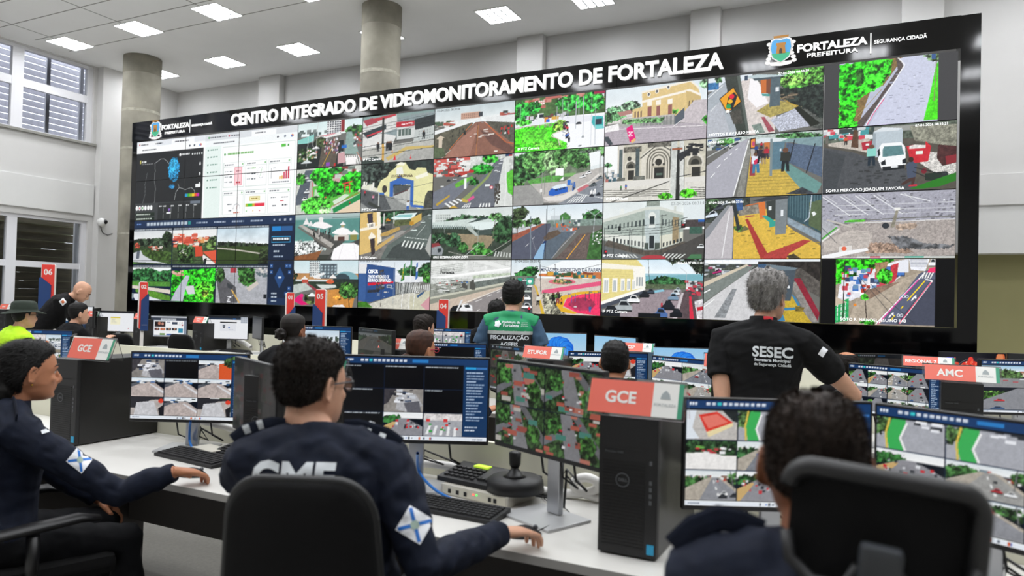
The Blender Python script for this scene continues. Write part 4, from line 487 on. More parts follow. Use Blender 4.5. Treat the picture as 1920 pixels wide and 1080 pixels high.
def f93(c):
    c.R('050507', 0, 0, 100, 100); c.view(12, 0, 86.5, 100); c.R('a09484', 0, 0, 100, 100, .12, 4); c.T('34c81c', [0, 0, 60, 0, 52, 10, 34, 18, 10, 36, 0, 40], .7, 5); c.P('e8e8f0', [4, 40, 22, 26, 48, 10, 60, 4, 74, 0, 74, 16, 60, 34, 46, 40, 16, 64, 2, 62], .12, 4); c.S('4a78c0 c84858 6a90b8 3a4868 e0e0e8 b84030', 90, 6, 14, 68, 56, 5, 6); c.R('e4e6ee', 64, 2, 74, 20); c.P('c03a44', [56, 10, 64, 6, 62, 30, 57, 32], .2); c.P('a08060', [40, 6, 54, 4, 50, 22, 42, 30], .3); c.B('3fc02c', 50, 26, 8, 12, .7)
    c.P('b0a494', [22, 62, 60, 34, 84, 20, 86, 24, 40, 98, 12, 100], .14, 4); c.P('8c7464', [30, 48, 58, 36, 66, 34, 34, 62], .2); c.P('5c6278', [84, 22, 100, 12, 100, 98, 46, 98], .05, 3); c.P('484c5c', [62, 98, 96, 30, 100, 30, 100, 98], .06); c.P('e8eaf2', [74, 0, 94, 0, 90, 18, 76, 16], .08); c.grid('7a7e8c', [75, 0, 92, 0, 92, 12, 76, 12], 1, 6, 1., .35); c.car(97, 10, 8, 'f0f2f4', 1.4); c.P('f03a70', [94, 14, 100, 12, 100, 20, 92, 20])
    c.L('f4f4f8', 2, [90, 20, 42, 98]); c.L('e040a0', 1.6, [84, 30, 44, 98]); c.L('f4f6fa', 2.2, [97, 32, 66, 96]); c.L('e83a6a', 1.4, [96, 34, 65, 97]); c.L('f0d020', 1.8, [90, 32, 73, 62]); c.L('f0d020', 1.8, [69, 70, 67, 74]); c.L('f0d020', 1.8, [61, 84, 57, 92]); c.L('f4f6fa', 1.8, [90, 30, 97, 32]); c.zebra([88, 20, 99, 20, 96, 29, 86, 29], 4)
    for x, y in ((80, 56), (58, 82)): c.L('f0f2fa', 2, [x-3, y+6, x, y]); c.P('f0f2fa', [x-2, y+2, x+1.5, y-3, x+2, y+3])
    for x, y in ((71, 56), (66, 84)): c.E('e0e4f0', x-1.6, y, 1.6, 2.4); c.E('e0e4f0', x+1.6, y, 1.6, 2.4); c.E('5c6278', x-1.6, y, 1, 1.6); c.E('5c6278', x+1.6, y, 1, 1.6)
    c.P('2aa860', [0, 68, 14, 60, 14, 94, 0, 98], .3, 2); c.grid('d8e8e0', [0, 68, 13, 64, 12, 92, 0, 96], 3, 4, .2, .8); c.P('c8b8a4', [0, 58, 12, 66, 0, 72]); c.L('3a3430', 1.6, [9, 4, 8, 96]); c.L('3a302c', 1.6, [24, 30, 30, 50, 33, 98]); c.L('3a302c', 1, [30, 52, 36, 42]); c.B('4ac030', 30, 58, 4, 5, .7); c.B('3cb02c', 34, 96, 8, 4, .7); c.L('3c3c44', .8, [24, 26, 66, 98]); c.L('3c3c44', .8, [36, 38, 82, 98]); c.R('e88a30', 19, 68, 22, 72); c.view()
FEEDS = {}
for _c in range(3, 10):
    for _r in range(4): FEEDS[_c, _r] = globals()['f%d%d' % (_c, _r)]
# ---------------------------------------------------------------- browser, video manager, desk monitors
def dashes(c, col, x0, x1, y, h, w=1.2, fill=.75):
    x = x0
    while x < x1:
        l = w*(.4+c.rng.random()); c.R(col, x, y, min(x+l*fill, x1), y+h); x += l
def browser(c):
    c.R('f4f6f6', 0, 0, 100, 100); c.R('dfe3e8', 0, 0, 45.6, 7); c.R('eef0f2', 1, 1.5, 14, 7); dashes(c, '50545c', 3, 8, 3.4, 1.6); dashes(c, '50545c', 13, 18, 3.4, 1.6); c.R('f2f4f6', 24, 1.5, 39, 7); dashes(c, '50545c', 26, 35, 3.4, 1.6); c.E('c04050', 2, 4, .5, 1.2); c.E('d06a3a', 43, 11, .7, 1.5); c.E('3a80d0', 42.6, 11.6, .5, 1); dashes(c, '5a5e66', 4, 14, 10.4, 1.4); c.E('303a4c', 36, 11, .5, 1.2); c.E('404a58', 39, 11, .5, 1.4)
    c.R('26282b', 0, 15, 45, 100); c.R('232527', 0, 15, 45, 78, .04, 10); c.L('d0d4d4', .35, [13, 29, 17, 24, 19, 24, 21, 27, 23, 32]); c.L('b8bcbc', .3, [13, 29, 13.4, 38, 13, 50, 14, 60, 13.6, 78]); c.L('a0a4a4', .25, [8, 40, 6.6, 54, 7, 66, 5.4, 78]); c.L('d0d4d4', .35, [27, 76, 28, 66, 30, 61, 34, 64, 38, 62, 40, 66, 40.5, 72]); c.L('d0d4d4', .3, [29, 56, 30, 61])
    c.B('2a8ec4', 26, 38, 3.6, 15, .5, 3, 8); c.B('38a8dc', 25.5, 34, 2.6, 9, .4, 2, 6); c.B('2a86b8', 26.5, 47, 2.8, 6, .5, 2, 6); c.B('2e7cae', 25, 59, 1.8, 3, .5, 2, 4); dashes(c, 'd8dada', 4, 7, 25, 2.2); dashes(c, '9a9c9c', 4, 12, 28.6, 1); c.R('c8c060', 2.6, 24, 3.3, 28); dashes(c, 'd8dada', 31, 36, 20, 2); c.E('e8e8e8', 30, 21, .7, 1.8)
    for k in range(5): c.E('d0d4d4', 38+k*1.5, 21.5, .45, 1.2)
    for k, y in enumerate((34, 46, 58)): c.E('dcdede', 43, y, .5, 2)
    for k, x in enumerate(('2a90c8', '38a838', '90b030', 'e0c030', 'e05030', 'c030a0')): c.R(x, 34+k*1.5, 69, 35.6+k*1.5, 72.6)
    c.R('e8eaea', 40.5, 58, 43.6, 62); c.R('3d4042', 0, 78, 45, 100); c.R('2b2e2f', 16, 79, 45, 100); c.R('1c2a20', .6, 90, 14, 94.4); c.R('1c2a20', .6, 95.6, 14, 99.4); dashes(c, 'c8d0c8', 1.4, 11, 91.4, 1.6); dashes(c, 'c8d0c8', 1.4, 12, 97, 1.5)
    for k in range(6): c.E('eef0f0', 1.5+k*2, 84, .85, 3)
    c.E('d04050', 3.5, 84, .4, 1.4); c.E('50a050', 5.5, 84, .4, 1.4)
    for x in (20, 25, 30, 35, 40): c.L('c0c4c4', .25, [x, 84, x-.3, 99]); dashes(c, 'd0d2d2', x-.2, x+1.8, 82, 1.8)
    c.R('f0f2f2', 22, 90.6, 25, 92.4); c.P('8a60c0', [23, 86, 24.6, 86, 23.8, 90]); dashes(c, 'd0d2d2', 17, 19, 82, 1.6); c.R('6a7480', 37.6, 78, 44, 81.6)
    c.R('d6dade', 45.8, 0, 100, 8); c.R('eef2f3', 46, 8, 100, 15); c.R('f2f4f5', 74, 1.6, 88, 8); dashes(c, '585c64', 49, 59, 3.6, 1.6); dashes(c, '585c64', 61.6, 67, 3.6, 1.6); dashes(c, '585c64', 76, 82, 3.6, 1.6); c.E('3a9a50', 48.2, 4.4, .5, 1.2); c.E('c03050', 60.6, 4.4, .5, 1.2); dashes(c, '60646c', 51, 64, 10.8, 1.5); c.E('d06a3a', 97, 11.4, .7, 1.6); c.E('3a80d0', 96.7, 12, .5, 1); c.E('303a4c', 89, 11.4, .5, 1.3); c.E('40506a', 93, 11.4, .5, 1.4)
    c.R('e2eeea', 46, 15, 56, 100)
    for y in (18.5, 27, 36, 45, 54, 63): c.E('4a7a68', 48, y+.8, .4, 1); dashes(c, '6a9484', 49.4, 54, y, 1.5)
    def card(x0, y0, x1, y1, e='b4c4be'): c.R(e, x0, y0, x1, y1); c.R('fbfcfc', x0+.18, y0+.5, x1-.18, y1-.5)
    card(57, 17, 98.6, 99); c.R('5cc04a', 91, 20, 93.6, 23.4); c.E('3a9a40', 95, 21.6, .5, 1.2); c.E('4a9a50', 58.4, 26, .5, 1.6); dashes(c, '86b878', 60, 75.4, 24.6, 2.4, 1.6, .85)
    for x in (57.8, 71, 84.4):
        for y0, y1 in ((36, 65), (69, 97)): card(x, y0, x+12.4, y1); dashes(c, '70767c', x+.8, x+6, y0+2, 1.4); c.R('c8d4d0', x, y0+5, x+12.4, y0+5.5); c.E('8ac08a', x+11.4, y0+2.8, .45, 1.1)
    c.R('e07a88', 64.6, 42, 69, 63); c.R('f6ccd2', 64.9, 42.6, 68.7, 62.4); c.L('d03848', .3, [66.8, 50, 66.8, 56]); dashes(c, 'c83848', 65.4, 68.4, 58.6, 1.8, .9); dashes(c, 'a04858', 65.6, 68, 46, 1.2)
    for k in range(3): dashes(c, '9aa0a4', 58.6, 60.8, 46+k*6, 1.1); dashes(c, '404650', 61.6, 63.4, 46+k*6, 1.3); dashes(c, '9aa0a4', 72, 74, 44+k*6, 1.1); dashes(c, '70b060' if k == 0 else '505860', 74.6, 77, 44+k*6, 1.3)
    for k in range(16): a = k*.3927; c.R('8a929a', 80+2*math.cos(a)-.12, 50+6*math.sin(a)-.4, 80+2*math.cos(a)+.12, 50+6*math.sin(a)+.4)
    c.L('5aa860', .3, [79.6, 54, 80.6, 46])
    for k, (x, h) in enumerate(((90.4, 3), (91.6, 4), (92.8, 8), (94, 9.6), (95.2, 13.6))): c.R('e0a83a' if k < 2 else 'c82850', x, 59-h, x+.75, 59)
    dashes(c, '6a7078', 86.6, 95.8, 61.6, 1.2); c.L('50565c', .25, [85.8, 46, 85.8, 58]); dashes(c, '6a7078', 87, 88.4, 46, 1)
    for k in range(12): a = 3.14+k*.2856; c.R('7a8288', 66.4+2*math.cos(a)-.14, 90+5.4*math.sin(a)-.5, 66.4+2*math.cos(a)+.14, 90+5.4*math.sin(a)+.5)
    c.L('a03040', .35, [66.2, 91, 66.8, 86]); dashes(c, 'c06040', 64.6, 68, 94, 1.4); dashes(c, '505860', 60.6, 63.4, 84, 1.4); dashes(c, '505860', 61.6, 63.4, 91.4, 1.4)
    c.R('c8bc50', 74, 76.6, 79.8, 82); c.R('f4ecb8', 74.3, 77.2, 79.5, 81.4); dashes(c, '907820', 74.8, 79, 78.6, 1.6, .9); c.R('a8b83c', 71.6, 85, 73, 88.6); c.R('40c040', 73, 85, 75.6, 88.6); c.R('d8a838', 75.6, 85, 77, 88.6); c.R('e0384c', 77, 85, 82.8, 88.6); c.R('40a040', 72, 92.8, 72.6, 94); c.R('d0a030', 75.8, 92.8, 76.4, 94); c.R('b02840', 79.6, 92.8, 80.2, 94)
    dashes(c, '8a9094', 86, 89, 79, 1.1); dashes(c, '8a9094', 92, 95.6, 79, 1.1); c.R('d04050', 91.4, 83, 93.4, 84); dashes(c, '404650', 87, 89, 88, 1.5); dashes(c, '404650', 92.4, 95.4, 87.6, 1.5)
def manager(c):
    c.R('15243c', 0, 0, 100, 100); c.R('1c3050', 0, 0, 100, 9); dashes(c, '6a8ac0', 2, 5, 3.4, 1.8)
    for k in range(12): c.R('b4c0cc', 9+k*2.3, 2.6, 10.7+k*2.3, 6.6)
    c.R('2a8a88', 36.6, 2.6, 38.3, 6.6)
    for x in (42, 53, 64, 75): dashes(c, '9aa8bc', x, x+7, 3.6, 2)
    for x in (88, 91, 94, 97): c.R('a8b4c4', x, 3.4, x+1, 5.6)
    xs = (0, 27, 55.4, 86.2); names = []
    for i in range(3):
        for j, (y0, y1) in enumerate(((13, 54.5), (58.5, 99.6))):
            c.view(); c.R('0a0f18', xs[i], y0-3, xs[i+1]-.4, y0); dashes(c, 'a8b0b8', xs[i]+.4, xs[i+1]-.8, y0-2.4, 1.5, .8, .85); c.view(xs[i], y0, xs[i+1]-.5, y1)
            if (i, j) == (0, 0): c.sky('b8bec4', 'd4d8d8', 32, .1); c.T('3a4a38', [0, 24, 100, 20, 100, 60, 0, 60]); c.R('34442c', 0, 46, 100, 100, .3); c.B('2c3c28', 88, 26, 14, 24); c.S('b8705c d0ccc4 8a4a3c', 20, 40, 44, 76, 60, 6, 4); c.P('4c6634', [16, 56, 60, 66, 100, 90, 100, 98, 40, 88]); c.T('40582c', [20, 54, 100, 64, 100, 96, 50, 86], .4); c.P('c8ccd0', [0, 66, 20, 58, 26, 72, 50, 88, 90, 98, 0, 92]); c.P('5c6470', [10, 60, 18, 60, 16, 84, 8, 84]); c.B('a84c3c', 10, 44, 8, 8, .5); c.P('4a7a34', [0, 92, 12, 96, 0, 100])
            elif (i, j) == (1, 0): c.sky('d4d8d8', 'e4e6e4', 30, .06); c.T('4a5a40', [40, 26, 100, 20, 100, 100, 0, 100, 0, 40]); c.R('3f5034', 0, 44, 100, 100, .4); c.S('d0604c c8503c e07058 b84838 e8dcd0', 70, 2, 12, 60, 46, 10, 6); c.S('d89a60 e0c8a8 d86040', 16, 60, 24, 80, 38, 7, 6); c.T('38542c', [10, 40, 46, 44, 52, 96, 14, 96]); c.S('d8d8d0 88a060', 30, 16, 52, 36, 80, 2, 2); c.P('cc4c34', [52, 50, 68, 48, 72, 76, 54, 78]); c.P('d85a40', [70, 64, 100, 60, 100, 98]); c.P('e4e0dc', [70, 78, 72, 72, 98, 96, 98, 100, 74, 100]); c.P('202428', [74, 84, 80, 82, 78, 100, 72, 100]); c.L('a8b0a8', 1, [36, 50, 58, 34]); c.B('56703c', 88, 44, 12, 14)
            elif (i, j) == (2, 0): c.G('a8c4d4', 'd8e0e4', 0, 46); c.R('ffffff', 0, 0, 100, 44, .3, 12, .3); c.T('2a3626', [0, 36, 100, 44, 100, 62, 0, 52]); c.R('33451f', 0, 50, 100, 100, .15, 5); c.L('b8b4a8', 1.6, [0, 54, 40, 60, 100, 74]); c.T('2c3822', [84, 56, 100, 48, 100, 100, 82, 100])
            elif (i, j) == (0, 1): c.G('eef2f2', 'e4ecec', 0, 14); c.T('2f6438', [0, 6, 40, 0, 70, 10, 100, 6, 100, 46, 0, 44]); c.R('4f8a38', 0, 42, 100, 56, .3); c.P('d4ccc0', [0, 54, 100, 66, 100, 78, 40, 68, 0, 64]); c.P('568a30', [10, 66, 60, 72, 100, 84, 100, 98, 60, 94, 10, 74], .3); c.P('d8dce4', [20, 80, 80, 98, 10, 100, 0, 80]); c.P('8a98a0', [0, 78, 6, 80, 4, 96, 0, 96])
            elif (i, j) == (1, 1): c.T('2fae22', [0, 10, 100, 0, 100, 100, 0, 100], .7); c.S('d8b0a0 c88a78', 12, 2, 10, 26, 22, 8, 5); c.P('b8bcc8', [34, 22, 42, 24, 34, 60, 28, 98, 0, 98, 10, 70, 24, 40], .06); c.P('cfcfd4', [34, 54, 52, 52, 56, 76, 40, 78, 34, 62]); c.B('58d030', 78, 70, 22, 28, .8, 3, 14); c.B('90b040', 78, 74, 8, 10); c.R('1c2024', 97, 62, 100, 98)
            else: c.R('a8aab0', 0, 0, 100, 100, .12, 3); c.T('34602c', [42, 0, 76, 0, 78, 40, 64, 54, 46, 40]); c.R('b0404a', 28, 0, 40, 14); c.S('d0ccc8 5a6a70', 20, 80, 0, 100, 24, 5, 6); c.P('5c5c60', [0, 30, 14, 22, 40, 54, 44, 98, 10, 100], .15); c.P('3c4044', [22, 42, 36, 50, 32, 60, 24, 56]); c.B('3a5c30', 8, 20, 10, 22); c.L('d8b060', 1.6, [32, 62, 48, 98]); c.S('e0e0e4', 8, 24, 76, 36, 96, 3, 3); c.P('c8c0b8', [60, 56, 80, 36, 84, 44, 66, 66]); c.R('202428', 93, 72, 99, 84)
    c.view(); c.R('2080c8', 87.4, 12, 92.4, 17); c.R('2c5a90', 92.6, 12, 98.6, 17); c.R('3aa0d8', 87.2, 23, 97.8, 30); c.R('0c1626', 87.5, 23.8, 97.5, 29.2); dashes(c, 'dfe6ee', 88.2, 97, 25, 2.4, .9); dashes(c, 'a8b4c4', 88, 95, 32, 1.6); dashes(c, 'b8c4d0', 88.6, 92, 39, 2); dashes(c, '90a0b4', 88.6, 94, 45, 1.6)
    for x, y in ((87.6, 54), (96, 54), (97.8, 54), (87.6, 61), (97.6, 61), (97.6, 79), (96, 85), (97.8, 85)): c.R('2a5490', x-.7, y, x+.9, y+4); c.R('d0d8e0', x-.1, y+1.4, x+.3, y+2.6)
    c.P('24487c', [92.4, 57, 95.2, 69, 92.4, 81, 89.6, 69]); dashes(c, 'e0e8f0', 91.6, 93.4, 68, 1.8, .6); c.R('1c3050', 86.4, 92, 100, 100)
    for y in (86, 90, 94.6): dashes(c, 'b8c4d0', 88, 91, y, 1.8)
def mini(c, k, v):
    c.view(*v); r = c.rng.random
    if k == 'K': c.R('07080c', 0, 0, 100, 100)
    elif k == 'I': c.R('8c8884', 0, 0, 100, 100, .2, 6); c.P('3c3a40', [0, 0, 30, 0, 10, 60, 0, 70], .2); c.P('b4b4b8', [30+20*r(), 30, 80, 20, 100, 70, 60, 100, 30, 90], .15); c.S('e8eaf0 40506a 2c2c34 c8ccd4', 26, 20, 5, 80, 60, 12, 8); c.P('606068', [50, 60, 90, 50, 96, 100, 60, 100], .1)
    elif k == 'C': c.R('b4aca8', 0, 0, 100, 100, .12, 4); c.P('2a2a30', [0, 0, 100, 0, 100, 10, 60, 16, 20, 60, 0, 60]); c.P('c8c8cc', [18, 30, 70, 20, 86, 100, 10, 100], .1); c.E('d8402c', 92, 20, 8, 12); c.P('1c1c22', [84, 60, 100, 40, 100, 100, 88, 100])
    elif k == 'S': c.sky('c4d4e0', 'e4eaee', 20); c.P('b8aca8', [0, 40, 40, 20, 70, 22, 100, 60, 100, 100, 0, 100], .15, 3); c.P('585c64', [0, 30, 30, 18, 36, 24, 0, 50]); c.P('d8d8dc', [60, 30, 100, 70, 100, 84, 56, 34]); c.S('3c70a8 e0e4e8 303840', 14, 20, 8, 90, 26, 10, 6)
    elif k == 'O': mini(c, 'S', v); c.R('d8582c', 76, 14, 100, 40); c.B('3c5a34', 90, 12, 10, 10); c.E('f0f0ee', 90, 72, 22, 22); c.E('48603c', 92, 72, 16, 16)
    elif k == 'R':
        v_ = 34+34*r(); h_ = 16+14*r(); g_ = ('8c8e94', '9a9a98', '7c8088', 'a4a29e')[int(r()*4)]; c.sky('c8d4da', 'e8ecec', h_+4); c.S('b8443c d8d4cc 7c8c94 e4e4e2 8a6a58', 14, 0, h_-6, 100, h_+14, 9, 8)
        c.T(('3a6434', '4a7840', '2f5430')[int(r()*3)], [0, h_-8*r(), 14+20*r(), h_-14*r(), v_-8, h_, v_-20, h_+16, 0, h_+34]); c.T('426c38', [v_+14+14*r(), h_-8, 100, h_-20*r(), 100, h_+26, v_+30, h_+16])
        c.P('b0a89c', [v_-12, h_, v_+14, h_, 100, 60, 100, 100, 0, 100, 0, 60], .12); c.P(g_, [v_-5, h_, v_+6, h_, 60+40*r(), 100, 30*r(), 100], .1); c.P(g_, [v_-4, h_, v_+6, h_, 100, 70, 100, 100, 40, 100], .1)
        for q in range(3): y = h_+10+q*22; c.L('e8e8e8', 1.2+q*.5, [v_+(q*4-2), y, v_+(q*5-1), y+10])
        for q in range(int(2+4*r())): y = h_+12+60*r(); c.car(v_+(y-h_)*(r()-.5)*1.3, y, 5+(y-h_)*.18, ('d8dade', '2c3036', 'b83038', 'e8eaec', '4a6a9a')[int(r()*5)], .9)
        c.L('6a6c6c', 1.2, [80+15*r(), 0, 82+14*r(), 60]); c.S('b84038 2c2e34 e0e0e0', 5, 60, 20, 100, 44, 4, 6)
    elif k == 'W': c.T('2c4a2c', [0, 0, 100, 0, 100, 50, 0, 50]); c.R('d8d4d0', 0, 50, 100, 100, .06); c.P('eceae8', [0, 44, 50, 40, 80, 54, 100, 52, 100, 100, 0, 100], .06); c.S('e8eaea b83a44 6aa84c', 16, 20, 20, 90, 44, 8, 6)
    elif k == 'H': c.T('35502c', [0, 0, 100, 0, 100, 100, 0, 100]); c.P('8a8a8e', [30, 0, 50, 0, 70, 100, 40, 100], .08); c.P('77797e', [0, 60, 30, 40, 34, 52, 0, 80], .08); c.P('6e6e72', [50, 0, 64, 0, 100, 60, 100, 84], .1); c.S('b86050 c07868 a05448 c8c4bc 4c8a7c', 13, 0, 0, 100, 100, 16, 10); c.B('3f7034', 20, 30, 14, 20); c.B('3a642c', 80, 60, 14, 22); c.S('e8e8ea 303438 c83040', 12, 30, 10, 66, 90, 4, 4)
    elif k == 'G': c.R('a8aab2', 0, 0, 100, 100, .06, 3); c.T('4a6a3c', [0, 0, 30, 0, 24, 40, 0, 60]); c.P('3cae58', [24, 0, 44, 0, 44, 30, 34, 60, 42, 100, 20, 100, 14, 60]); c.L('d8c050', 2, [20, 0, 14, 50, 16, 100]); c.L('f0f0f0', 2, [46, 10, 36, 60, 44, 100]); c.S('e8eaf0 2c3036', 6, 60, 0, 100, 24, 14, 10)
    elif k == 'Q': c.R('c0bcb8', 0, 0, 100, 100, .1, 3); c.P('d8382c', [24, 16, 60, 4, 92, 40, 40, 74], .06); c.P('e4786a', [30, 24, 60, 12, 82, 40, 44, 62]); c.P('e8d8a8', [40, 74, 92, 40, 92, 52, 44, 92]); c.P('dfe6ee', [0, 0, 20, 0, 12, 60, 26, 96, 0, 100]); c.P('22282a', [70, 0, 100, 0, 100, 40, 92, 36], .3)
    elif k == 'E': c.sky('dfe4e8', 'f0f2f2', 26); c.T('2c5a2c', [0, 14, 40, 8, 46, 34, 0, 46]); c.P('8c8c92', [0, 60, 40, 26, 60, 26, 100, 60, 100, 100, 0, 100], .08); c.P('c8a870', [0, 60, 30, 36, 34, 40, 6, 100, 0, 100]); c.S('c03038 d8dade 30343c', 18, 10, 30, 90, 70, 5, 8)
    elif k == 'V': c.G('c4d8e8', 'eef2f4', 0, 40); c.S('4c5a50 3c4a44', 40, 20, 22, 100, 32, 3, 9); c.P('c8ccd4', [0, 40, 100, 36, 100, 100, 0, 100], .1); c.S('f0f2f4 d8dce0 5c6878', 60, 0, 40, 100, 80, 16, 4); c.B('e0804c', 8, 44, 8, 8, .4); c.P('8a8474', [0, 80, 100, 84, 100, 100, 0, 100])
    elif k == 'Z': c.R('a4a6ac', 0, 0, 100, 100, .08); c.grid('e8eaec', [10, 50, 90, 60, 90, 100, 0, 90], 5, 1, .4, 1.); c.R('d8d4d4', 0, 0, 100, 30, .2); c.S('d03838 2c2c34 40a050', 10, 10, 20, 90, 80, 8, 10)
    elif k == 'N': c.R('5a5450', 0, 0, 100, 100, .2, 4); c.T('3a4a34', [0, 0, 50, 0, 40, 40, 0, 50]); c.P('8a8480', [50, 0, 70, 0, 90, 100, 30, 100], .12); c.S('b83c34 c8c4c0 4a6a3a', 22, 0, 20, 100, 100, 10, 10)
    elif k == 'T': c.G('9fc8e4', 'eef4f6', 0, 30); c.R('c8b090', 0, 26, 100, 50, .3, 3); c.S('d8d4cc a85a48 7a8a90', 40, 30, 26, 100, 46, 6, 5); c.B('4c6a3c', 24, 42, 22, 26); c.R('8c8e90', 0, 56, 100, 100, .06); c.S('e0e4e8 c83038', 6, 10, 60, 90, 95, 8, 5)
    elif k == 'L': c.B('6a9a44', 16, 30, 20, 14); c.T('4a7a34', [0, 20, 36, 16, 40, 40, 0, 50]); c.P('8a8c92', [40, 0, 70, 0, 100, 100, 0, 100, 0, 60], .06); c.car(20, 60, 12, 'd83038', .9); c.car(64, 70, 16, '2c3238', .9); c.car(70, 98, 22, 'e8eaec', .8); c.car(18, 96, 16, '4a6a9a', .8); c.E('c83048', 60, 40, 7, 7)
    c.view()
def vms(c, n, m, kinds, hdr=8, bar=5, side=14, dim=None):
    c.R('08101c', 0, 0, 100, 100); c.R('173a68' if not dim else '2a3038', 0, 0, 100, hdr); dashes(c, 'd0dcec', 2, 6, hdr*.3, hdr*.35)
    for k in range(11): c.R('3ac0c8' if k == 2 else 'ccd6e4', 11+k*3, hdr*.3, 13+k*3, hdr*.68)
    c.R('2a7ac0', 47, hdr*.28, 58, hdr*.72); xe = 100-side; ye = 100-bar
    if bar: c.R('e4eaf2', 0, ye, 100, 100); c.S('3a80d0 d06030 404858', 8, 40, ye+bar*.5, 66, ye+bar*.5, 1, bar*.45); dashes(c, '8a94a4', 2, 8, ye+bar*.35, bar*.3); dashes(c, '8a94a4', 90, 97, ye+bar*.35, bar*.3)
    for i in range(n):
        for j in range(m):
            k = kinds[(j*n+i) % len(kinds)]; x0, x1 = i*xe/n, (i+1)*xe/n; y0, y1 = hdr+1.5+j*(ye-hdr-1.5)/m, hdr+1.5+(j+1)*(ye-hdr-1.5)/m
            mini(c, k, (x0+.3, y0+.4, x1-.3, y1-.4))
            if k == 'K': dashes(c, 'a8b0b8', x0+.8, x0+(x1-x0)*(.35+.6*c.rng.random()), y0+.8, 1.3, 1., .85)
            c.L('142440', .5, [x1, y0, x1, y1]); c.L('142440', .5, [x0, y1, x1, y1])
    if side:
        c.R('15365e', xe, hdr, 100, ye); c.R('2a9ad8', xe+1, hdr+2, xe+side*.5, hdr+4.4); c.R('3a70b0', xe+side*.52, hdr+2, 99, hdr+4.4)
        y = hdr+8
        while y < 74: dashes(c, '9ab0cc', xe+2, xe+side*.45+c.rng.random()*side*.4, y, 1.5, 1.6, .9); y += 3.6
        dashes(c, 'c8d4e4', xe+1.5, xe+side*.6, 82, 1.6); dashes(c, 'c8d4e4', xe+1.5, xe+side*.5, 86, 1.6)
    if dim: c.a *= dim
def bloom(c):
    c.G('8ac4ec', 'c8dcea'); c.R('ffffff', 0, 0, 100, 100, .06, 30, .1)
    for k, (a, l) in enumerate(((200, 40), (222, 44), (245, 44), (268, 42), (292, 42), (315, 40), (338, 34))):
        q = math.radians(a); x, y = 52+l*.42*math.cos(q), 74+l*.95*math.sin(q)
        c.P('1464d8', c.ell(x, y, 13, 24)); c.P('2a88f0', c.ell(x-1, y-1.5, 11, 20)); c.P('1a70e0', c.ell(x+1, y+2, 9, 16)); c.P('4aa4f8', c.ell(x-1.5, y-2, 5, 10))
    c.P('0c4cb4', c.ell(52, 82, 16, 22)); c.P('2a80ec', c.ell(52, 86, 10, 14)); c.R('20262e', 0, 96, 100, 100)
def bubbles(c):
    c.R('14141c', 0, 0, 100, 100); c.P('201c28', c.ell(60, 60, 40, 50)); c.P('7a1c20', c.ell(76, 30, 10, 14)); c.P('c03428', c.ell(76, 28, 8, 11)); c.P('d86a3c', c.ell(92, 14, 7, 18)); c.P('e08a5c', c.ell(91, 10, 5, 12))
    c.L('c8c0c8', .6, [20, 40, 34, 22, 44, 14]); c.E('3a30e0', 14, 40, 6, 12); c.E('d8482c', 24, 32, 4, 8); c.E('ec4034', 46, 18, 4, 8)
    for k in range(16): a = .3+k*.16; c.E('e03428' if k % 3 else 'f06848', 46-16*math.cos(a), 50-24*math.sin(a), 3.4, 6)
    c.E('f4f0ec', 48, 44, 2, 5); c.S('f0f0f0', 8, 30, 10, 70, 60, 1, 2)
def whitepage(c, kind=0):
    c.R('eef0f4', 0, 0, 100, 100); c.R('14181e', 0, 0, 100, 9); c.R('f8fafc', 0, 97, 100, 100)
    if kind == 0: dashes(c, '8a94a4', 3, 14, 22, 1.6); c.R('dccb30', 34, 28, 62, 34); c.R('f4f0d0', 34, 34, 62, 66); [dashes(c, '9aa4b0', 37, 46+8*c.rng.random(), y, 1.6) for y in (38, 43, 48, 53, 58)]; c.R('c04050', 84, 82, 87, 86)
    elif kind == 1: c.R('22262e', 0, 0, 100, 13); c.R('2c3a50', 0, 9, 100, 16); c.R('2c7ad0', 62, 10, 69, 14); c.R('c8ccd4', 82, 4, 99, 30); c.grid('a8b0bc', [82, 4, 99, 4, 99, 30, 82, 30], 3, 3, .8, .8); c.R('14181e', 30, 25, 72, 31); c.R('e4e6ec', 30, 33, 70, 66); c.P('20242c', [37, 38, 43, 38, 42.6, 50, 40, 54, 37.4, 50]); c.E('8a94a4', 40, 44, 1.4, 3); c.R('5a80c0', 51, 48, 55, 54); dashes(c, 'b0b4c0', 52, 64, 58, 1.4)
    else:
        c.R('8a94a4', 0, 0, 100, 100); c.R('c4c8d0', 0, 0, 100, 7); c.R('39404e', 0, 7, 100, 20); c.R('e0e4ea', 28, 12, 70, 20); dashes(c, '50586a', 30, 69, 14, 4, 3.4, .8); c.R('f4f6f8', 9, 22, 92, 93); c.R('2c3440', 0, 80, 8, 93)
        c.R('20181c', 11, 27, 41, 53); c.E('b87860', 24, 36, 4, 8); c.E('c89080', 33, 38, 3.4, 7); c.R('3a3438', 11, 46, 41, 53); c.R('2a4a80', 44, 28, 54, 31); c.R('38485c', 59, 28, 74, 40)
        for k, q in enumerate(('5a3438', 'c86a48', '3a4048', '30343c')): x = 11+k*16; c.R(q, x, 57, x+14, 69); c.E('b88a70', x+8, 62, 2.4, 4); c.R('d0d4dc', x, 72, x+12, 73.4)
        c.R('3a90b0', 77, 59, 90, 80); c.R('5a8a2c', 26, 84, 40, 92); c.R('2050a0', 44, 86, 74, 92); c.S('505a68 c84048', 10, 78, 28, 90, 54, 2, 3)
    c.R('f8fafc', 0, 97, 100, 100); c.S('4080d0 c05040', 4, 48, 98.5, 60, 98.5, 1, 1.5)
def textpage(c):
    c.R('e8ecf0', 0, 0, 100, 100); [dashes(c, '9aa4ac', 6, 40+40*c.rng.random(), y, 1.6, 2., .85) for y in range(10, 92, 7)]; c.R('5ab090', 6, 30, 30, 33)
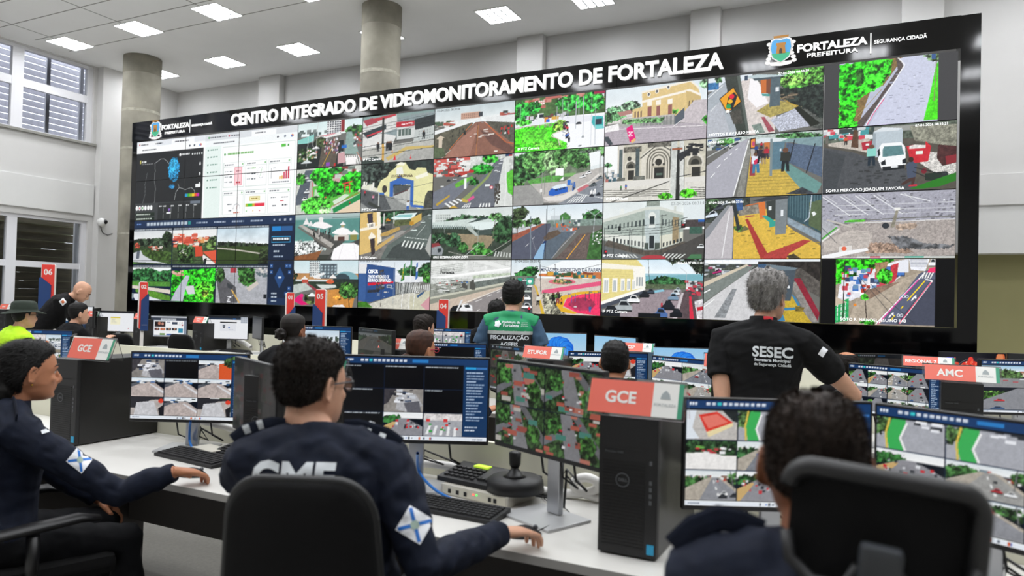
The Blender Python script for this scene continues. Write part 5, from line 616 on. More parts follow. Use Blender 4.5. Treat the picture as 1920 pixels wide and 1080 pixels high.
def darkscreen(c): c.R('26282a', 0, 0, 100, 100, .03, 20)
# ---------------------------------------------------------------- room
ZC = 6.0; XL, XR, YB, YF = -13.86, 6.5, 11.0, -6.0
m_wall = mat('white wall paint', 'cfcecc', .75, noise=.02, scale=3)
m_wallb = mat('grey white lower wall', 'd6d6d4', .75, noise=.02, scale=3)
m_floor = mat('pale grey vinyl floor', 'd0cec8', .45, noise=.06, scale=12)
m_frame = mat('white window frame', 'e4e4e8', .4)
m_olive = mat('olive wall paint', '8e8a60', .8, noise=.04, scale=2)
m_black = mat('black gloss cladding', '030304', .07, spec=.42)
m_dark = mat('matt black', '060607', .55)
m_conc = mat('bare concrete', '938f82', .8, noise=.34, scale=2.2, bump=.25, bscale=18)
def slab(name, x0, y0, z0, x1, y1, z1, m, b=0.):
    return struct(MB().box(x0, y0, z0, x1, y1, z1, b=b).obj(name, m))
slab('floor', XL-.3, YF-.3, -.1, XR+.3, YB+.6, 0, m_floor)
slab('floor_shade', -5.6, .3, 0, 3.2, 3.3, .006, mat('dark grey painted shade', '5f5d58', .9, noise=.12, scale=60))  # added dark sheet stands in for shaded floor; pale floor below bounces light
# ceiling: plain board, with a lay-in tile field towards the window; thin dark joints
m_ceil = mat('ceiling board', 'f3f3f2', .85, noise=.015, scale=2)
nt = m_ceil.node_tree; bs = nt.nodes['Principled BSDF']; src = bs.inputs['Base Color'].links[0].from_socket
tc = nt.nodes.new('ShaderNodeTexCoord'); sx = nt.nodes.new('ShaderNodeSeparateXYZ'); nt.links.new(tc.outputs['Object'], sx.inputs[0])
def mth(op, a, b=None, c=None):
    n = nt.nodes.new('ShaderNodeMath'); n.operation = op
    for i, v in enumerate((a, b, c)):
        if v is None: continue
        if isinstance(v, (int, float)): n.inputs[i].default_value = v
        else: nt.links.new(v, n.inputs[i])
    return n.outputs[0]
jx = mth('LESS_THAN', mth('ABSOLUTE', mth('SUBTRACT', mth('FRACT', mth('DIVIDE', mth('ADD', sx.outputs[0], 13.95), 1.83)), .5)), .006)
jy = mth('LESS_THAN', mth('ABSOLUTE', mth('SUBTRACT', mth('FRACT', mth('DIVIDE', mth('SUBTRACT', sx.outputs[1], 8.3-.31), .62)), .5)), .016)
fld = mth('MULTIPLY', mth('LESS_THAN', sx.outputs[1], 8.32), mth('MULTIPLY', mth('GREATER_THAN', sx.outputs[0], -13.46), mth('LESS_THAN', sx.outputs[0], -4.9)))
jm = mth('MULTIPLY', mth('MAXIMUM', jx, jy), fld)
mx = nt.nodes.new('ShaderNodeMix'); mx.data_type = 'RGBA'; nt.links.new(jm, mx.inputs[0]); nt.links.new(src, mx.inputs[6]); mx.inputs[7].default_value = (.22, .22, .2, 1); nt.links.new(mx.outputs[2], bs.inputs['Base Color'])
slab('ceiling', XL-.3, YF-.3, ZC, XR+.3, YB+.6, ZC+.1, m_ceil)
# left wall with a high strip of windows and a lower one
WU = (4.43, 5.98, -1.2, 9.07); WL = (.95, 2.9, -1.2, 9.04)      # z0 z1 y0 y1
wl = MB()
wl.box(XL-.25, YF-.3, 0, XL, YB+.3, WL[0]).box(XL-.25, YF-.3, WL[1], XL, YB+.3, WU[0]).box(XL-.25, YF-.3, WU[1], XL, YB+.3, ZC)
for z0, z1, y0, y1 in (WU, WL): wl.box(XL-.25, YF-.3, z0, XL, y0, z1).box(XL-.25, y1, z0, XL, YB+.3, z1)
struct(wl.obj('wall_left', m_wall))
slab('trim_1', XL, YF, 3.02, XL+.05, 9.12, 3.62, m_wallb, .01)
slab('trim_2', XL, 9.14, 0, XL+.17, 9.6, ZC, m_wall, .01)
slab('wall_rear', XL-.3, YF-.3, 0, XR+.3, YF, ZC, m_wall)
slab('wall_right', XR, YF, 0, XR+.3, YB, ZC, m_wall)
zr = onY(1880, 475, YB).z; z2, z3 = onY(1880, 385, YB).z, onY(1880, 326, YB).z
slab('wall_back', XL, YB, zr, XR, YB+.25, ZC, m_wall)
slab('wall_back_lower', XL, YB+.25, 0, XR, YB+.4, zr+.2, m_olive)
slab('trim_3', .6, YB-.05, z2, XR, YB, z3, m_wall, .008)
slab('trim_4', .6, YB-.02, zr, XR, YB, z2-.0, m_wallb)
for k, (a, b) in enumerate(((488, 527), (970, 1018), (1294, 1350), (1690, 1770))):
    x0, x1 = onY(a, 60, YB-.15).x, onY(b, 60, YB-.15).x
    slab('trim_%d' % (5+k), x0, YB-.15, zr, x1, YB, ZC, m_wall, .006)
# louvred windows: frames are structure, slats outside are real and let daylight through
m_slat = mat('perforated louvre', 'c4c3c8', .6, noise=.3, scale=16, stretch=(1, 1, .5))
_nt = m_slat.node_tree; _b = _nt.nodes['Principled BSDF']; _t = _nt.nodes.new('ShaderNodeBsdfTranslucent'); _t.inputs[0].default_value = (.72, .71, .76, 1)
_x = _nt.nodes.new('ShaderNodeMixShader'); _x.inputs[0].default_value = .5; _o = _nt.nodes['Material Output']
_nt.links.new(_b.outputs[0], _x.inputs[1]); _nt.links.new(_t.outputs[0], _x.inputs[2]); _nt.links.new(_x.outputs[0], _o.inputs[0])
m_slat2 = mat('weathered timber louvre', '77705f', .8, noise=.35, scale=7, stretch=(1, .3, 2))
m_glass = mat('window glass', 'ffffff', .02, spec=.5, trans=1.)
m_glass.node_tree.nodes['Principled BSDF'].inputs['IOR'].default_value = 1.05
def win(n, W_, mul, tr, m, pitch, tilt, thin, cov=1.):
    z0, z1, y0, y1 = W_; f = MB(); x = XL-.1
    f.box(x-.05, y0, z0, x+.05, y1, z0+.05).box(x-.051, y0+.005, z1-.06, x+.051, y1-.005, z1-.001).box(x-.047, y0+.001, z0+.002, x+.047, y0+.06, z1-.003).box(x-.053, y1-.1, z0+.002, x+.053, y1-.001, z1-.003)
    for y, w in mul: f.box(x-.044, y-w/2, z0+.01, x+.044, y+w/2, z1-.01)
    for z, h in tr: f.box(x-.038, y0+.01, z-h/2, x+.038, y1-.01, z+h/2)
    fr = struct(f.obj('window_%d' % n, m_frame))
    struct(MB().box(x-.012, y0+.02, z0+.02, x-.006, y1-.02, z1-.02).obj('window_glass', m_glass, fr))
    s = MB(); z = z0+pitch*.3
    R_ = Matrix.Rotation(tilt, 4, 'Y')
    while z < z1+pitch:
        s.box(-.005, y0-.3, -pitch*.52*cov, .005, y1+.4, pitch*.44*cov, M=Matrix.Translation((XL-.42, 0, z))@R_); z += pitch
    struct(s.obj('window_louvre', m, fr))
    if thin:
        t = MB()
        for y in thin: t.box(XL-.33, y-.035, z0, XL-.28, y+.035, z1)
        struct(t.obj('window_post', m_frame, fr))
win(1, WU, [(onX(38, 120, XL).y-.0, .2), (4.4, .2), (1.8, .2)], [(onX(100, 168, XL).z, .15)], m_slat, .118, math.radians(-12), [onX(90, 150, XL-.3).y, 7.4, 6.2, 5, 3.6, 9.0])
win(2, WL, [(onX(25, 450, XL).y, .17), (4.4, .17), (1.8, .17)], [(onX(100, 497, XL).z, .11)], m_slat2, .155, math.radians(-16), [9.0], 1.06)
hg = MB(); _r = random.Random(3)
for _k in range(260): hg.ball((XL-1.6-.5*_r.random(), -1.5+11.5*_r.random(), .2+3.0*_r.random()), .18+.22*_r.random(), 8)
tag(hg.obj('hedge', mat('hedge leaves', '4c5a34', .8, noise=.5, scale=9, bump=.6, bscale=14)), 'dim green hedge outside behind the lower louvred window', 'hedge')['kind'] = 'stuff'
slab('trim_9', XL-.02, -1.3, WU[0]-.03, XL+.06, 9.12, WU[0]+.015, mat('grey sill', '8d8c86', .6))
# concrete columns
for k, (x, y, r, lab) in enumerate(((-12.5, 9.12, .33, 'near the windows'), (-6.74, 8.92, .3, 'behind the middle of the video wall'))):
    mb = MB().tube([(x, y, 0), (x, y, ZC)], r, 40, cap=False)
    for z, h_ in ((4.92, .05), (4.2, .04), (2.6, .03)): mb.tube([(x, y, z), (x+.0, y, z+h_)], r+.003, 40, 1, cap=False)
    mb.tube([(x, y, ZC-.34), (x, y, ZC)], r+.004, 40, 2, cap=False)
    struct(mb.obj('wall_column', [m_conc, mat('pale concrete seam', 'aaa698', .8, noise=.3, scale=14), mat('dark concrete band', '7d796c', .8, noise=.25, scale=4)]))
# ---------------------------------------------------------------- ceiling lights
m_lamp = mat('lamp tubes', 'ffffff', .5, emit='f9fbff', es=LAMP); m_alu = mat('louvre aluminium', 'a4a6a8', .5)
m_rim = mat('lamp rim', 'e8e8e6', .4)
def build_light():
    t = thing('ceiling_light', '', 'ceiling light'); s = .265
    f = MB(); f.box(-s-.02, -s-.02, -.012, s+.02, -s, 0).box(-s-.02, s, -.012, s+.02, s+.02, 0).box(-s-.02, -s, -.012, -s, s, 0).box(s, -s, -.012, s+.02, s, 0)
    f.obj('frame', m_rim, t)
    MB().add([(-s, -s, -.003), (s, -s, -.003), (s, s, -.003), (-s, s, -.003)], [(3, 2, 1, 0)]).obj('diffuser', m_lamp, t)
    g = MB()
    for k in range(1, 4): q = -s+k*s/2; g.box(q-.012, -s, -.02, q+.012, s, -.005); g.box(-s, q-.009, -.019, s, q+.009, -.0055)
    g.obj('louvre', m_alu, t); return t
L0 = build_light(); used = False
LX = [-13.02, -11.15, -9.3, -7.38, -5.22, -3.68, -1.85, 0, 1.83, 3.66]
LN = {(0, 8.04): 'square louvred ceiling light nearest the high window', (1, 8.04): 'square ceiling light in the tile field, second from the high window', (2, 8.04): 'square ceiling light in the tile field at the top edge, third from the window',
      (0, 9.87): 'square ceiling light partly hidden by the concrete column near the window', (1, 9.87): 'square ceiling light in plain ceiling between two concrete columns, nearer the window', (2, 9.87): 'square ceiling light just left of the column behind the video wall',
      (3, 9.87): 'square ceiling light half hidden behind the column at the video wall middle', (4, 9.87): 'square ceiling light right of the column, above the wall title', (5, 9.87): 'ceiling light cut by the top edge of the picture, right of the column'}
for j, y in enumerate((9.87, 8.04, 6.2, 4.37, 2.54, .71, -1.12)):
    for i, x in enumerate(LX):
        if j == 6 and i % 2: continue
        o = dup(L0) if used else L0; used = True
        o.location = (x-(.06 if (i, y) == (3, 9.87) else 0), y, ZC)
        lab = LN.get((i, y))
        o['label'] = lab or 'square louvred ceiling light above the desks, outside the view'; o['group'] = 'ceiling lights' if lab else 'ceiling lights above the desks'
# ---------------------------------------------------------------- security camera on the pilaster
p = onX(187, 417, XL+.17); t = thing('security_camera', 'white dome security camera with black lens on the pilaster beside the lower window', 'security camera', p)
MB().tube([(0, 0, 0), (.05, 0, 0)], .07, 16).ball((.07, 0, 0), (.07, .08, .085)).obj('housing', mat('white plastic', 'e6e6e4', .4), t)
MB().ball((.115, .035, .01), .048).obj('lens', mat('black lens', '0a0a0c', .1), t)
MB().tube([(.02, 0, -.06), (.02, .05, -.2), (.02, .16, -.24), (.02, .26, -.2)], .008, 6).obj('cable', mat('black cable', '141414', .5), t)
# ---------------------------------------------------------------- video wall
D = 8.1848; VX0, VW, VZ3, VH = -11.287, 1.2066, EYE+.5275, .68
vw = thing('video_wall', 'large glossy black video wall of camera feeds under a lettered header', 'video wall', (0, D, 0))
loc = lambda x, z, d=0.: Vector((x, -d, z))       # on the wall's own face
ztop, zs1, zs0 = 4.445, VZ3+3*VH, VZ3-VH; xa, xb = -11.43, .968; xs0, xs1 = VX0, VX0+10*VW
m_scr = screen_mat('lit video panel', .42, .25, 1.06)
MB().box(xa, .012, 0, xb, .4, zs0).box(xa, .012, zs0, xs0, .4, ztop).obj('cladding', m_black, vw)
MB().box(xs1+.02, .012, zs0, xb, .4, ztop).obj('side_panel', m_black, vw)
xj = onY(1157, 140, D).x
MB().box(xa, .0, zs1+.02, xj-.002, .4, ztop).box(xj+.002, 0, zs1+.02, xs1+.02, .4, ztop).obj('header_panel', m_black, vw)
# feeds
NAMES = {(3, 0): 'screen with a crowded street market', (3, 1): 'screen with a green park and red gate', (3, 2): 'screen with a white roofed pier', (3, 3): 'screen with beach tents and a palm', (4, 0): 'screen with a red shop sign and orange cones', (4, 1): 'screen with a pale yellow archway', (4, 2): 'screen with a yellow house and a zebra crossing', (4, 3): 'screen with a blue building and flags', (5, 0): 'screen with a brown bus terminal road', (5, 1): 'screen with an avenue beside red roofs', (5, 2): 'screen with a white station roof', (5, 3): 'screen with a white footbridge over a highway', (6, 0): 'screen with a bright green lawn and plaza', (6, 1): 'screen with trees and a blue van', (6, 2): 'screen with a wet road and median', (6, 3): 'screen with a pink sports court', (7, 0): 'screen with a yellow hall and pink banner', (7, 1): 'screen with a church portal', (7, 2): 'screen with a grey corner building', (7, 3): 'screen with parked cars and the sea', (8, 0): 'screen with an orange traffic light sign', (8, 1): 'screen with people at a bus stop', (8, 2): 'screen with an empty bus stop on yellow paving', (8, 3): 'screen with a bus stop and red lane', (9, 0): 'screen with a road curving past trees', (9, 1): 'screen with a white truck and red skips', (9, 2): 'screen with grey pavement from above', (9, 3): 'screen with a cycle lane and painted wall'}
RES = {3: (104, 68), 4: (118, 74), 5: (136, 82), 6: (150, 88), 7: (168, 96), 8: (188, 106), 9: (208, 114)}
def panel(c, r, img, lab):
    o = new('display_panel', screen_mesh('display_panel', img, VW-.006, VH-.006, FRONT(loc(VX0+(c+.5)*VW, VZ3+(2.5-r)*VH, .004)), .05, .0025), vw, [m_scr, m_dark]); o['label'] = lab
for (c, r), f in FEEDS.items():
    w, h = RES[c]; P_ = Pic(w, h, c*10+r); f(P_); panel(c, r, P_.out(), NAMES[c, r])
for f, r0, lab in ((browser, 0, 'screen with part of a weather map and dashboard'), (manager, 2, 'screen with part of a camera manager window')):
    P_ = Pic(330, 176, 5); f(P_); im = P_.out()
    for i in range(3):
        for j in range(2): panel(i, r0+j, im[j*88:(j+1)*88, i*110:(i+1)*110], lab)
# lettering
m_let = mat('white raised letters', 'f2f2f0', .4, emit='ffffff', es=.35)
def wall_text(body, x0, x1, yb, xm, bold=.0, ex=.012, cap=None):
    """baseline through pixel (xm, yb); from pixel x0 to x1"""
    b = onY(xm, yb, D); a = onY(x0, yb, D).x; e = onY(x1, yb-.13*(x1-xm), D).x
    size = cap/.70
    return text('lettering', body, size, FRONT(loc(a, b.z, .014)), m_let, vw, bold, ex, width=e-a)
wall_text('CENTRO INTEGRADO DE VIDEOMONITORAMENTO DE FORTALEZA', 434, 1357, 236, 437, .0075, .012, .178)
def crest(x, z, h):
    s = h/100; M_ = lambda d: FRONT(loc(x, z, d))@Matrix.Scale(s, 4)
    def lay(name, polys, col, d):
        mb = MB()
        for q in polys: mb.prism(q, 0, .6/1, M=M_(d))
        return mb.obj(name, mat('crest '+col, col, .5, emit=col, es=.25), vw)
    sh = [(-30, 36), (-18, 42), (0, 38), (18, 42), (30, 36), (34, 10), (26, -22), (0, -40), (-26, -22), (-34, 10)]
    lay('crest_wreath', [[(sx*(38+9*math.cos(a)+6*math.cos(k)), -38+k*13+7*math.sin(a)) for a in [q*.785 for q in range(8)]] for sx in (-1, 1) for k in range(6)]+[[(p[0]*1.14, p[1]*1.12) for p in sh]]+[[(-34, -50), (-40, -38), (40, -38), (34, -50), (0, -54)]], 'e8e6e4', .002)
    lay('crest_shield', [sh], '4a9ad0', .006)
    lay('crest_field', [[(-31, -8), (31, -8), (26, -22), (0, -40), (-26, -22)]], '3aa87c', .008)
    lay('crest_tower', [[(-16, -10), (-13, 18), (-16, 20), (-16, 28), (16, 28), (16, 20), (13, 18), (16, -10)], [(-24, 46), (-26, 54), (26, 54), (24, 46)]], 'a8742c', .010)
    lay('crest_door', [[(-5, -10), (-5, 4), (0, 9), (5, 4), (5, -10)]], '3a2a1c', .012)
def logo(cx0, cx1, cy, f0, f1, fy, p0, p1, py, dx, dy0, dy1, s0, s1, sy, sc):
    a, b = onY(cx0, cy, D), onY(cx1, cy, D); crest((a.x+b.x)/2, a.z-.01, (b.x-a.x)*1.02)
    wall_text('FORTALEZA', f0, f1, fy, f0, .0045*sc, .004, .077*sc); wall_text('PREFEITURA', p0, p1, py, p0, .0012*sc, .004, .043*sc); wall_text('SEGURANÇA CIDADÃ', s0, s1, sy, s0, .0012*sc, .004, .036*sc)
    t_ = onY(dx, dy0, D); u_ = onY(dx, dy1, D); MB().box(t_.x-.006, -.018, u_.z, t_.x+.006, -.014, t_.z).obj('divider', m_let, vw)
logo(1437, 1492, 97, 1494, 1626, 99, 1512, 1608, 109, 1633, 63, 101, 1639, 1738, 83, 1.)
logo(281, 303, 244, 304, 356, 244, 310, 348, 252.5, 358, 224, 249, 360.5, 399, 238, .95)
# captions that can be read in the feeds
m_cap = mat('white caption', 'f4f4f4', .5, emit='ffffff', es=.9); m_capb = mat('dark caption', '101418', .5)
def cap(body, c, r, x, y, h=.034, m=m_cap, bold=0., width=None):
    text('caption', body, h/.7, FRONT(loc(VX0+(c+x/100)*VW, VZ3+(3-r-y/100)*VH, .0055)), m, vw, bold, .0003, width=width)
cap('SG49.1 MERCADO JOAQUIM TAVORA', 9, 1, 3, 97.5, .03); cap('07-04-2026 08:30:39', 8, 0, 62, 7, .026); cap('MOTTOS E AV JULIO FELIZA', 8, 0, 2, 97, .03); cap('07-04-2026', 8, 1, 2, 9, .026); cap('07-04-2026 Tue 08:27:06', 8, 2, 3, 9, .026); cap('07-04-2026 Tue 08:27:06', 8, 3, 2, 6, .026); cap('IP PTZ Camera', 7, 3, 2, 93, .034); cap('07-04-2026 08:31:12', 7, 2, 68, 9, .034, mat('grey caption', '8c9294', .5)); cap('IP PTZ Camera', 7, 2, 1, 96, .034); cap('2026-04-07 08:31:04', 7, 3, 74, 8, .026); cap('IP PTZ Camera', 7, 1, 3, 96, .03); cap('IP PTZ Camera', 6, 0, 4, 96, .034); cap('07-04-2026 08:30:50', 4, 0, 68, 10, .034, mat('grey caption', '8c9294', .5)); cap('IP PTZ Camera', 4, 0, 2, 93, .034); cap('07-04-2026 08:30:46', 5, 0, 3, 7, .03, m_capb); cap('07-04-2026 08:30:40', 6, 3, 4, 5, .03, m_capb); cap('0918 BEZERRA CALDIF.COM', 5, 2, 3, 97, .03); cap('07-04-2026 08:30:33', 6, 1, 74, 9, .026, mat('grey caption', '8c9294', .5)); cap('07-04-2026 08:33:23', 9, 1, 70, 6, .024); cap('07-04-2026 Tue 08:26:26', 4, 3, 2, 4, .026, m_capb)
cap('MINAS POLIESPORTIVO DA PARAN', 6, 3, 34, 22, .046, mat('navy caption', '1c3058', .5), .001, .79); cap('CENTRO INTEGRADO DE', 4, 3, 14, 37.5, .045, m_cap, 0, .36); cap('SEGURANÇA DE FORTALEZA', 4, 3, 14, 45, .045, m_cap, 0, .40); cap('CISFOR', 4, 3, 14, 27, .05, m_cap, .001, .17); cap('Prefeitura de', 5, 3, 13, 21, .03, m_capb); cap('Fortaleza', 5, 3, 13, 27, .04, m_capb, .002); cap('LOUCE DA CRIANÇA', 4, 1, 43, 31, .034, mat('brown caption', '5a4630', .5), .001, .35); cap('IP PTZ Camera', 4, 1, 2, 97, .03); cap('IP PTZ Camera', 4, 2, 3, 97, .03); cap('SOTO R. MANOEL JESUINO 148', 9, 3, 16, 94, .03)
# ---------------------------------------------------------------- desks
m_top = mat('white laminate', 'd8d6d1', .35); m_edge = mat('grey desk edge', 'a8a6a2', .5); m_pan = mat('cream desk screen', 'd9d7c4', .55); m_leg = mat('dark grey leg panel', '4c4846', .6)
m_blk = mat('black plastic', '0d0d0f', .38); m_blk2 = mat('satin black plastic', '141416', .5); m_silver = mat('brushed silver', 'b6b8bc', .3, metal=.85); m_white = mat('white plastic tube', 'e8e6e2', .45)
m_key = mat('dark keycap', '1a1a1c', .55); m_wire = mat('black cable', '141414', .5); m_blue = mat('blue network cable', '1f6fc0', .4)
DZ = .75
def desk(x0, x1, y0, lab, back=.93, dep=.70, grp='white desks'):
    t = thing('desk', lab, 'desk', (x0, y0, 0), group=grp); w = x1-x0-.004
    MB().box(0, 0, DZ-.028, w, dep, DZ, b=.002).obj('worktop', m_top, t)
    MB().box(0, -.0015, DZ-.028, w, 0, DZ-.001).obj('edge_band', m_edge, t)
    MB().box(0, dep+.001, .25, w, dep+.025, back, b=.003).obj('back_screen', m_pan, t)
    for x in (.01, w-.04): MB().box(x, .03, 0, x+.03, dep-.02, DZ-.029).obj('leg', m_leg, t)
    MB().box(.05, dep-.12, .3, w-.05, dep-.1, DZ-.03).obj('modesty_panel', m_leg, t)
    return t
for x0, x1, lab in ((-5.5, -3.62, 'white desk at far left of the nearest row, under the tall black computer'), (-3.62, -1.92, 'white desk in the nearest row where the woman with the diamond patch sits'), (-1.92, -.32, 'white desk in the nearest row under the joystick console'), (-.32, 1.3, 'white desk in the nearest row behind the big headrest'), (1.3, 3., 'white desk in the nearest row at far right edge')): desk(x0, x1, 2.035, lab, .925)
for x0, x1, lab in ((-8.6, -6.9, 'white desk in second row at far left, cream end screen showing'), (-6.9, -4.9, 'white desk in second row under the dim turned left monitor'), (-4.9, -3.2, 'white desk in second row under the harbour picture monitor'), (-3.2, -1.5, 'white desk in second row behind the woman with the brown bun'), (-1.5, .2, 'white desk in second row behind the man with cropped black hair'), (.2, 1.9, 'white desk in second row under the red AMC sign')): desk(x0, x1, 4.43, lab, .95)
for x0, x1, lab in ((-12.4, -10.7, 'white desk in last row by the pilaster, with white page monitor'), (-10.7, -9.0, 'white desk in last row with news page monitor and empty chair'), (-9.0, -6.6, 'white desk in last row with empty white page monitor and mouse'), (-6.6, -4.9, 'white desk in last row under the low white street monitor'), (-4.9, -3.2, 'white desk in last row in front of the blue flower monitor'), (-3.2, -1.5, 'white desk in last row behind the vest'), (-1.5, .2, 'white desk in last row behind the grey haired man'), (.2, 2.2, 'white desk in last row under the black and red picture')): desk(x0, x1, 6.72, lab, .98)

# ---------------------------------------------------------------- monitors
m_mon = screen_mat('lit desk monitor', .3, .3, .92)
MW, MH = .611, .363
def monitor(px, py, Y, yaw, pic, lab, res=(112, 64), edge='c', desk_z=DZ, stand=True, cables=True, grp='desk monitors', w=MW, seed=7, pw=None):
    """top edge (centre, left or right end) at pixel; yaw in degrees from facing along the view axis"""
    a = YAW+math.radians(yaw); ax = Vector((math.cos(a), math.sin(a), 0)); p = onY(px, py, Y); w = (pw*depth(p)/FPX) if pw else w; MH = w*.594
    if edge == 'l': p = p+ax*w/2
    elif edge == 'r': p = p-ax*w/2
    t = thing('monitor', lab, 'monitor', (p.x, p.y, desk_z), a, grp)
    zt = p.z-desk_z; zc = zt-MH/2
    MB().box(-w/2, 0, zt-MH, w/2, .03, zt, b=.004).box(-w*.3, .028, zc-.1, w*.3, .05, zc+.1, b=.008).obj('casing', m_blk, t)
    P_ = Pic(res[0], res[1], seed); pic[0](P_, *pic[1:])
    new('display', screen_mesh('display', P_.out(), w-.016, MH-.024, FRONT((0, -.0012, zc+.004))), t, [m_mon])
    if stand:
        sb = MB().box(-.032, .052, .012, .032, .075, zc+.03, b=.004).box(-.045, .046, zc-.03, .045, .06, zc+.05, b=.003); sb.obj('stand_column', m_silver, t)
        MB().box(-.13, -.09, 0, .13, .12, .01, b=.003).obj('stand_base', mat('pale silver base', 'bcbdbe', .4, metal=.35), t)
    if cables:
        mb = MB(); r = random.Random(int(px))
        for k in range(3):
            x = -.1+.1*k+r.uniform(-.03, .03); mb.tube([(x, .05, zc-.1), (x+.02, .06, zt-MH-.07), (x+r.uniform(.04, .12), .08, zt-MH-.1), (.03, .09, zt-MH-.02-.05*r.random()), (.02, .09, .03)], .0045, 6)
        mb.obj('cable', m_wire, t)
    return t
V = lambda n, m, k, **o: (lambda c: vms(c, n, m, k, **o),)
# nearest row
monitor(356, 661, 2.52, 0, V(3, 3, 'IKOSSSCSC', side=13), 'monitor with nine camera views left of the man with glasses', (170, 100), pw=221)
monitor(440, 668, 2.45, -52, V(2, 2, 'NNHN', hdr=0, bar=0, side=0, dim=.28), 'dim turned monitor seen at an angle behind the head of the man with glasses', (110, 64), 'l', w=0.56)
monitor(782, 668, 2.5, 0, V(3, 3, 'KKKKIKKEZ', side=17), 'monitor with mostly black tiles right of the man with glasses', (200, 120), pw=275)
monitor(931, 672, 2.5, -50, V(2, 2, 'HHHH', hdr=0, bar=0, side=0, dim=.85), 'turned monitor of aerial street views beside the front GCE sign', (180, 104), 'l', w=0.565)
monitor(1460, 749, 2.45, 0, V(3, 3, 'QGQWREREK', side=16), 'monitor with red roof view partly behind the cropped head at front right', (210, 124), pw=354)
monitor(1640, 755, 2.5, -52, V(3, 3, 'GGHERRRRR', side=0), 'turned monitor with green cycle path views at front right edge', (210, 124), 'l', w=0.6)
# second row
monitor(68, 618, 4.62, 0, V(4, 2, 'QEZVRRRR', side=15), 'monitor with street views at left edge above the woman', (120, 66), pw=138)
monitor(139, 625, 4.85, -62, V(2, 2, 'RRRR', dim=.3), 'turned dark monitor in second row behind the left GCE sign', (60, 36), 'l', w=0.6)
monitor(595, 611, 4.85, 0, V(1, 1, 'V', side=17), 'monitor with pale harbour view behind the dark bun', (120, 70), pw=130)
monitor(672, 614, 4.85, -50, V(1, 2, 'RN', side=0, bar=0, dim=.4), 'dim turned monitor right of the harbour view', (80, 46), 'l', w=0.56)
monitor(848, 643, 4.85, 0, V(1, 1, 'K', side=17), 'monitor with black tile right of the brown bun', (120, 70), pw=130)
monitor(920, 645, 4.85, -50, V(2, 2, 'NRNR', side=0, dim=.7), 'turned monitor of grey streets behind the ETUFOR sign', (90, 50), 'l', w=0.58)
monitor(1141, 660, 4.9, 0, V(2, 2, 'ECRR', side=15), 'monitor with bus stop queue behind cropped black hair', (130, 76), pw=150)
monitor(1222, 666, 4.85, -48, V(2, 2, 'ERER', side=0), 'turned monitor with bus lane views right of cropped black hair', (100, 60), 'l', w=0.5)
monitor(1590, 680, 4.72, -46, V(4, 3, 'LERLERRLLLRR', side=12), 'turned monitor with twelve traffic views by the bent elbow', (160, 92), 'l', w=0.5)
monitor(1838, 673, 4.8, 0, V(1, 2, 'TL', side=0), 'monitor with avenue and sea views right of the AMC sign', (130, 76), 'l', pw=175)
# last row
monitor(121, 601, 6.9, 0, V(2, 2, 'WHRR', side=26, dim=.7), 'dim monitor with park view behind the red 06 pylon', (80, 46), pw=91)
monitor(6, 577, 7.15, 0, (textpage,), 'monitor with a text page behind the green hat', (60, 34), stand=False, cables=False, pw=70)
monitor(142, 574, 7.2, 0, (textpage,), 'monitor with a text page behind the leaning bald man', (60, 34), pw=66)
monitor(186, 577, 7.15, -70, (darkscreen,), 'turned dark monitor left of the page with yellow box', (40, 24), 'l', w=0.5)
monitor(218.5, 583, 7.15, 0, (whitepage, 0), 'monitor showing white page with small yellow box', (110, 62), pw=67)
monitor(317, 592, 7.15, 0, (whitepage, 2), 'monitor showing a news page with photographs', (120, 68), pw=69)
monitor(428, 592, 7.15, 0, (whitepage, 1), 'monitor showing a pale login page with small shield', (120, 68), pw=76)
monitor(474, 593, 7.2, -57, (darkscreen,), 'turned monitor switched off beside the pale login page', (40, 24), 'l', w=0.5)
monitor(838, 616, 7.1, 0, V(2, 2, 'ZZZZ', side=15), 'low monitor with white street views under the 04 pylon', (90, 52), pw=98)
monitor(1101, 625, 7.15, 0, (bloom,), 'monitor with blue flower wallpaper right of the green vest', (100, 58), 'r', pw=106)
monitor(1114, 628, 7.2, -48, (bloom,), 'turned monitor with blue flower wallpaper behind cropped black hair', (80, 48), 'l', w=0.56)
monitor(1222, 650, 7.1, 0, (bloom,), 'monitor with blue flower wallpaper just left of the grey haired man', (100, 58), 'l', pw=114)
monitor(1340, 649, 7.1, -48, (bloom,), 'turned monitor with pale blue wallpaper behind the black polo', (60, 34), 'l', w=0.56)
monitor(1712, 665, 7.1, 0, V(1, 1, 'N', side=12, dim=.5), 'dim monitor with dark street view left of the REGIONAL 7 sign', (100, 58), 'r', pw=125)
monitor(1825, 661, 7.15, 0, (bubbles,), 'monitor with black picture of red bubbles', (120, 68), pw=124)
monitor(1889, 662, 7.1, -20, (darkscreen,), 'black monitor at right edge beside the red bubbles picture', (40, 24), 'l', w=0.5)

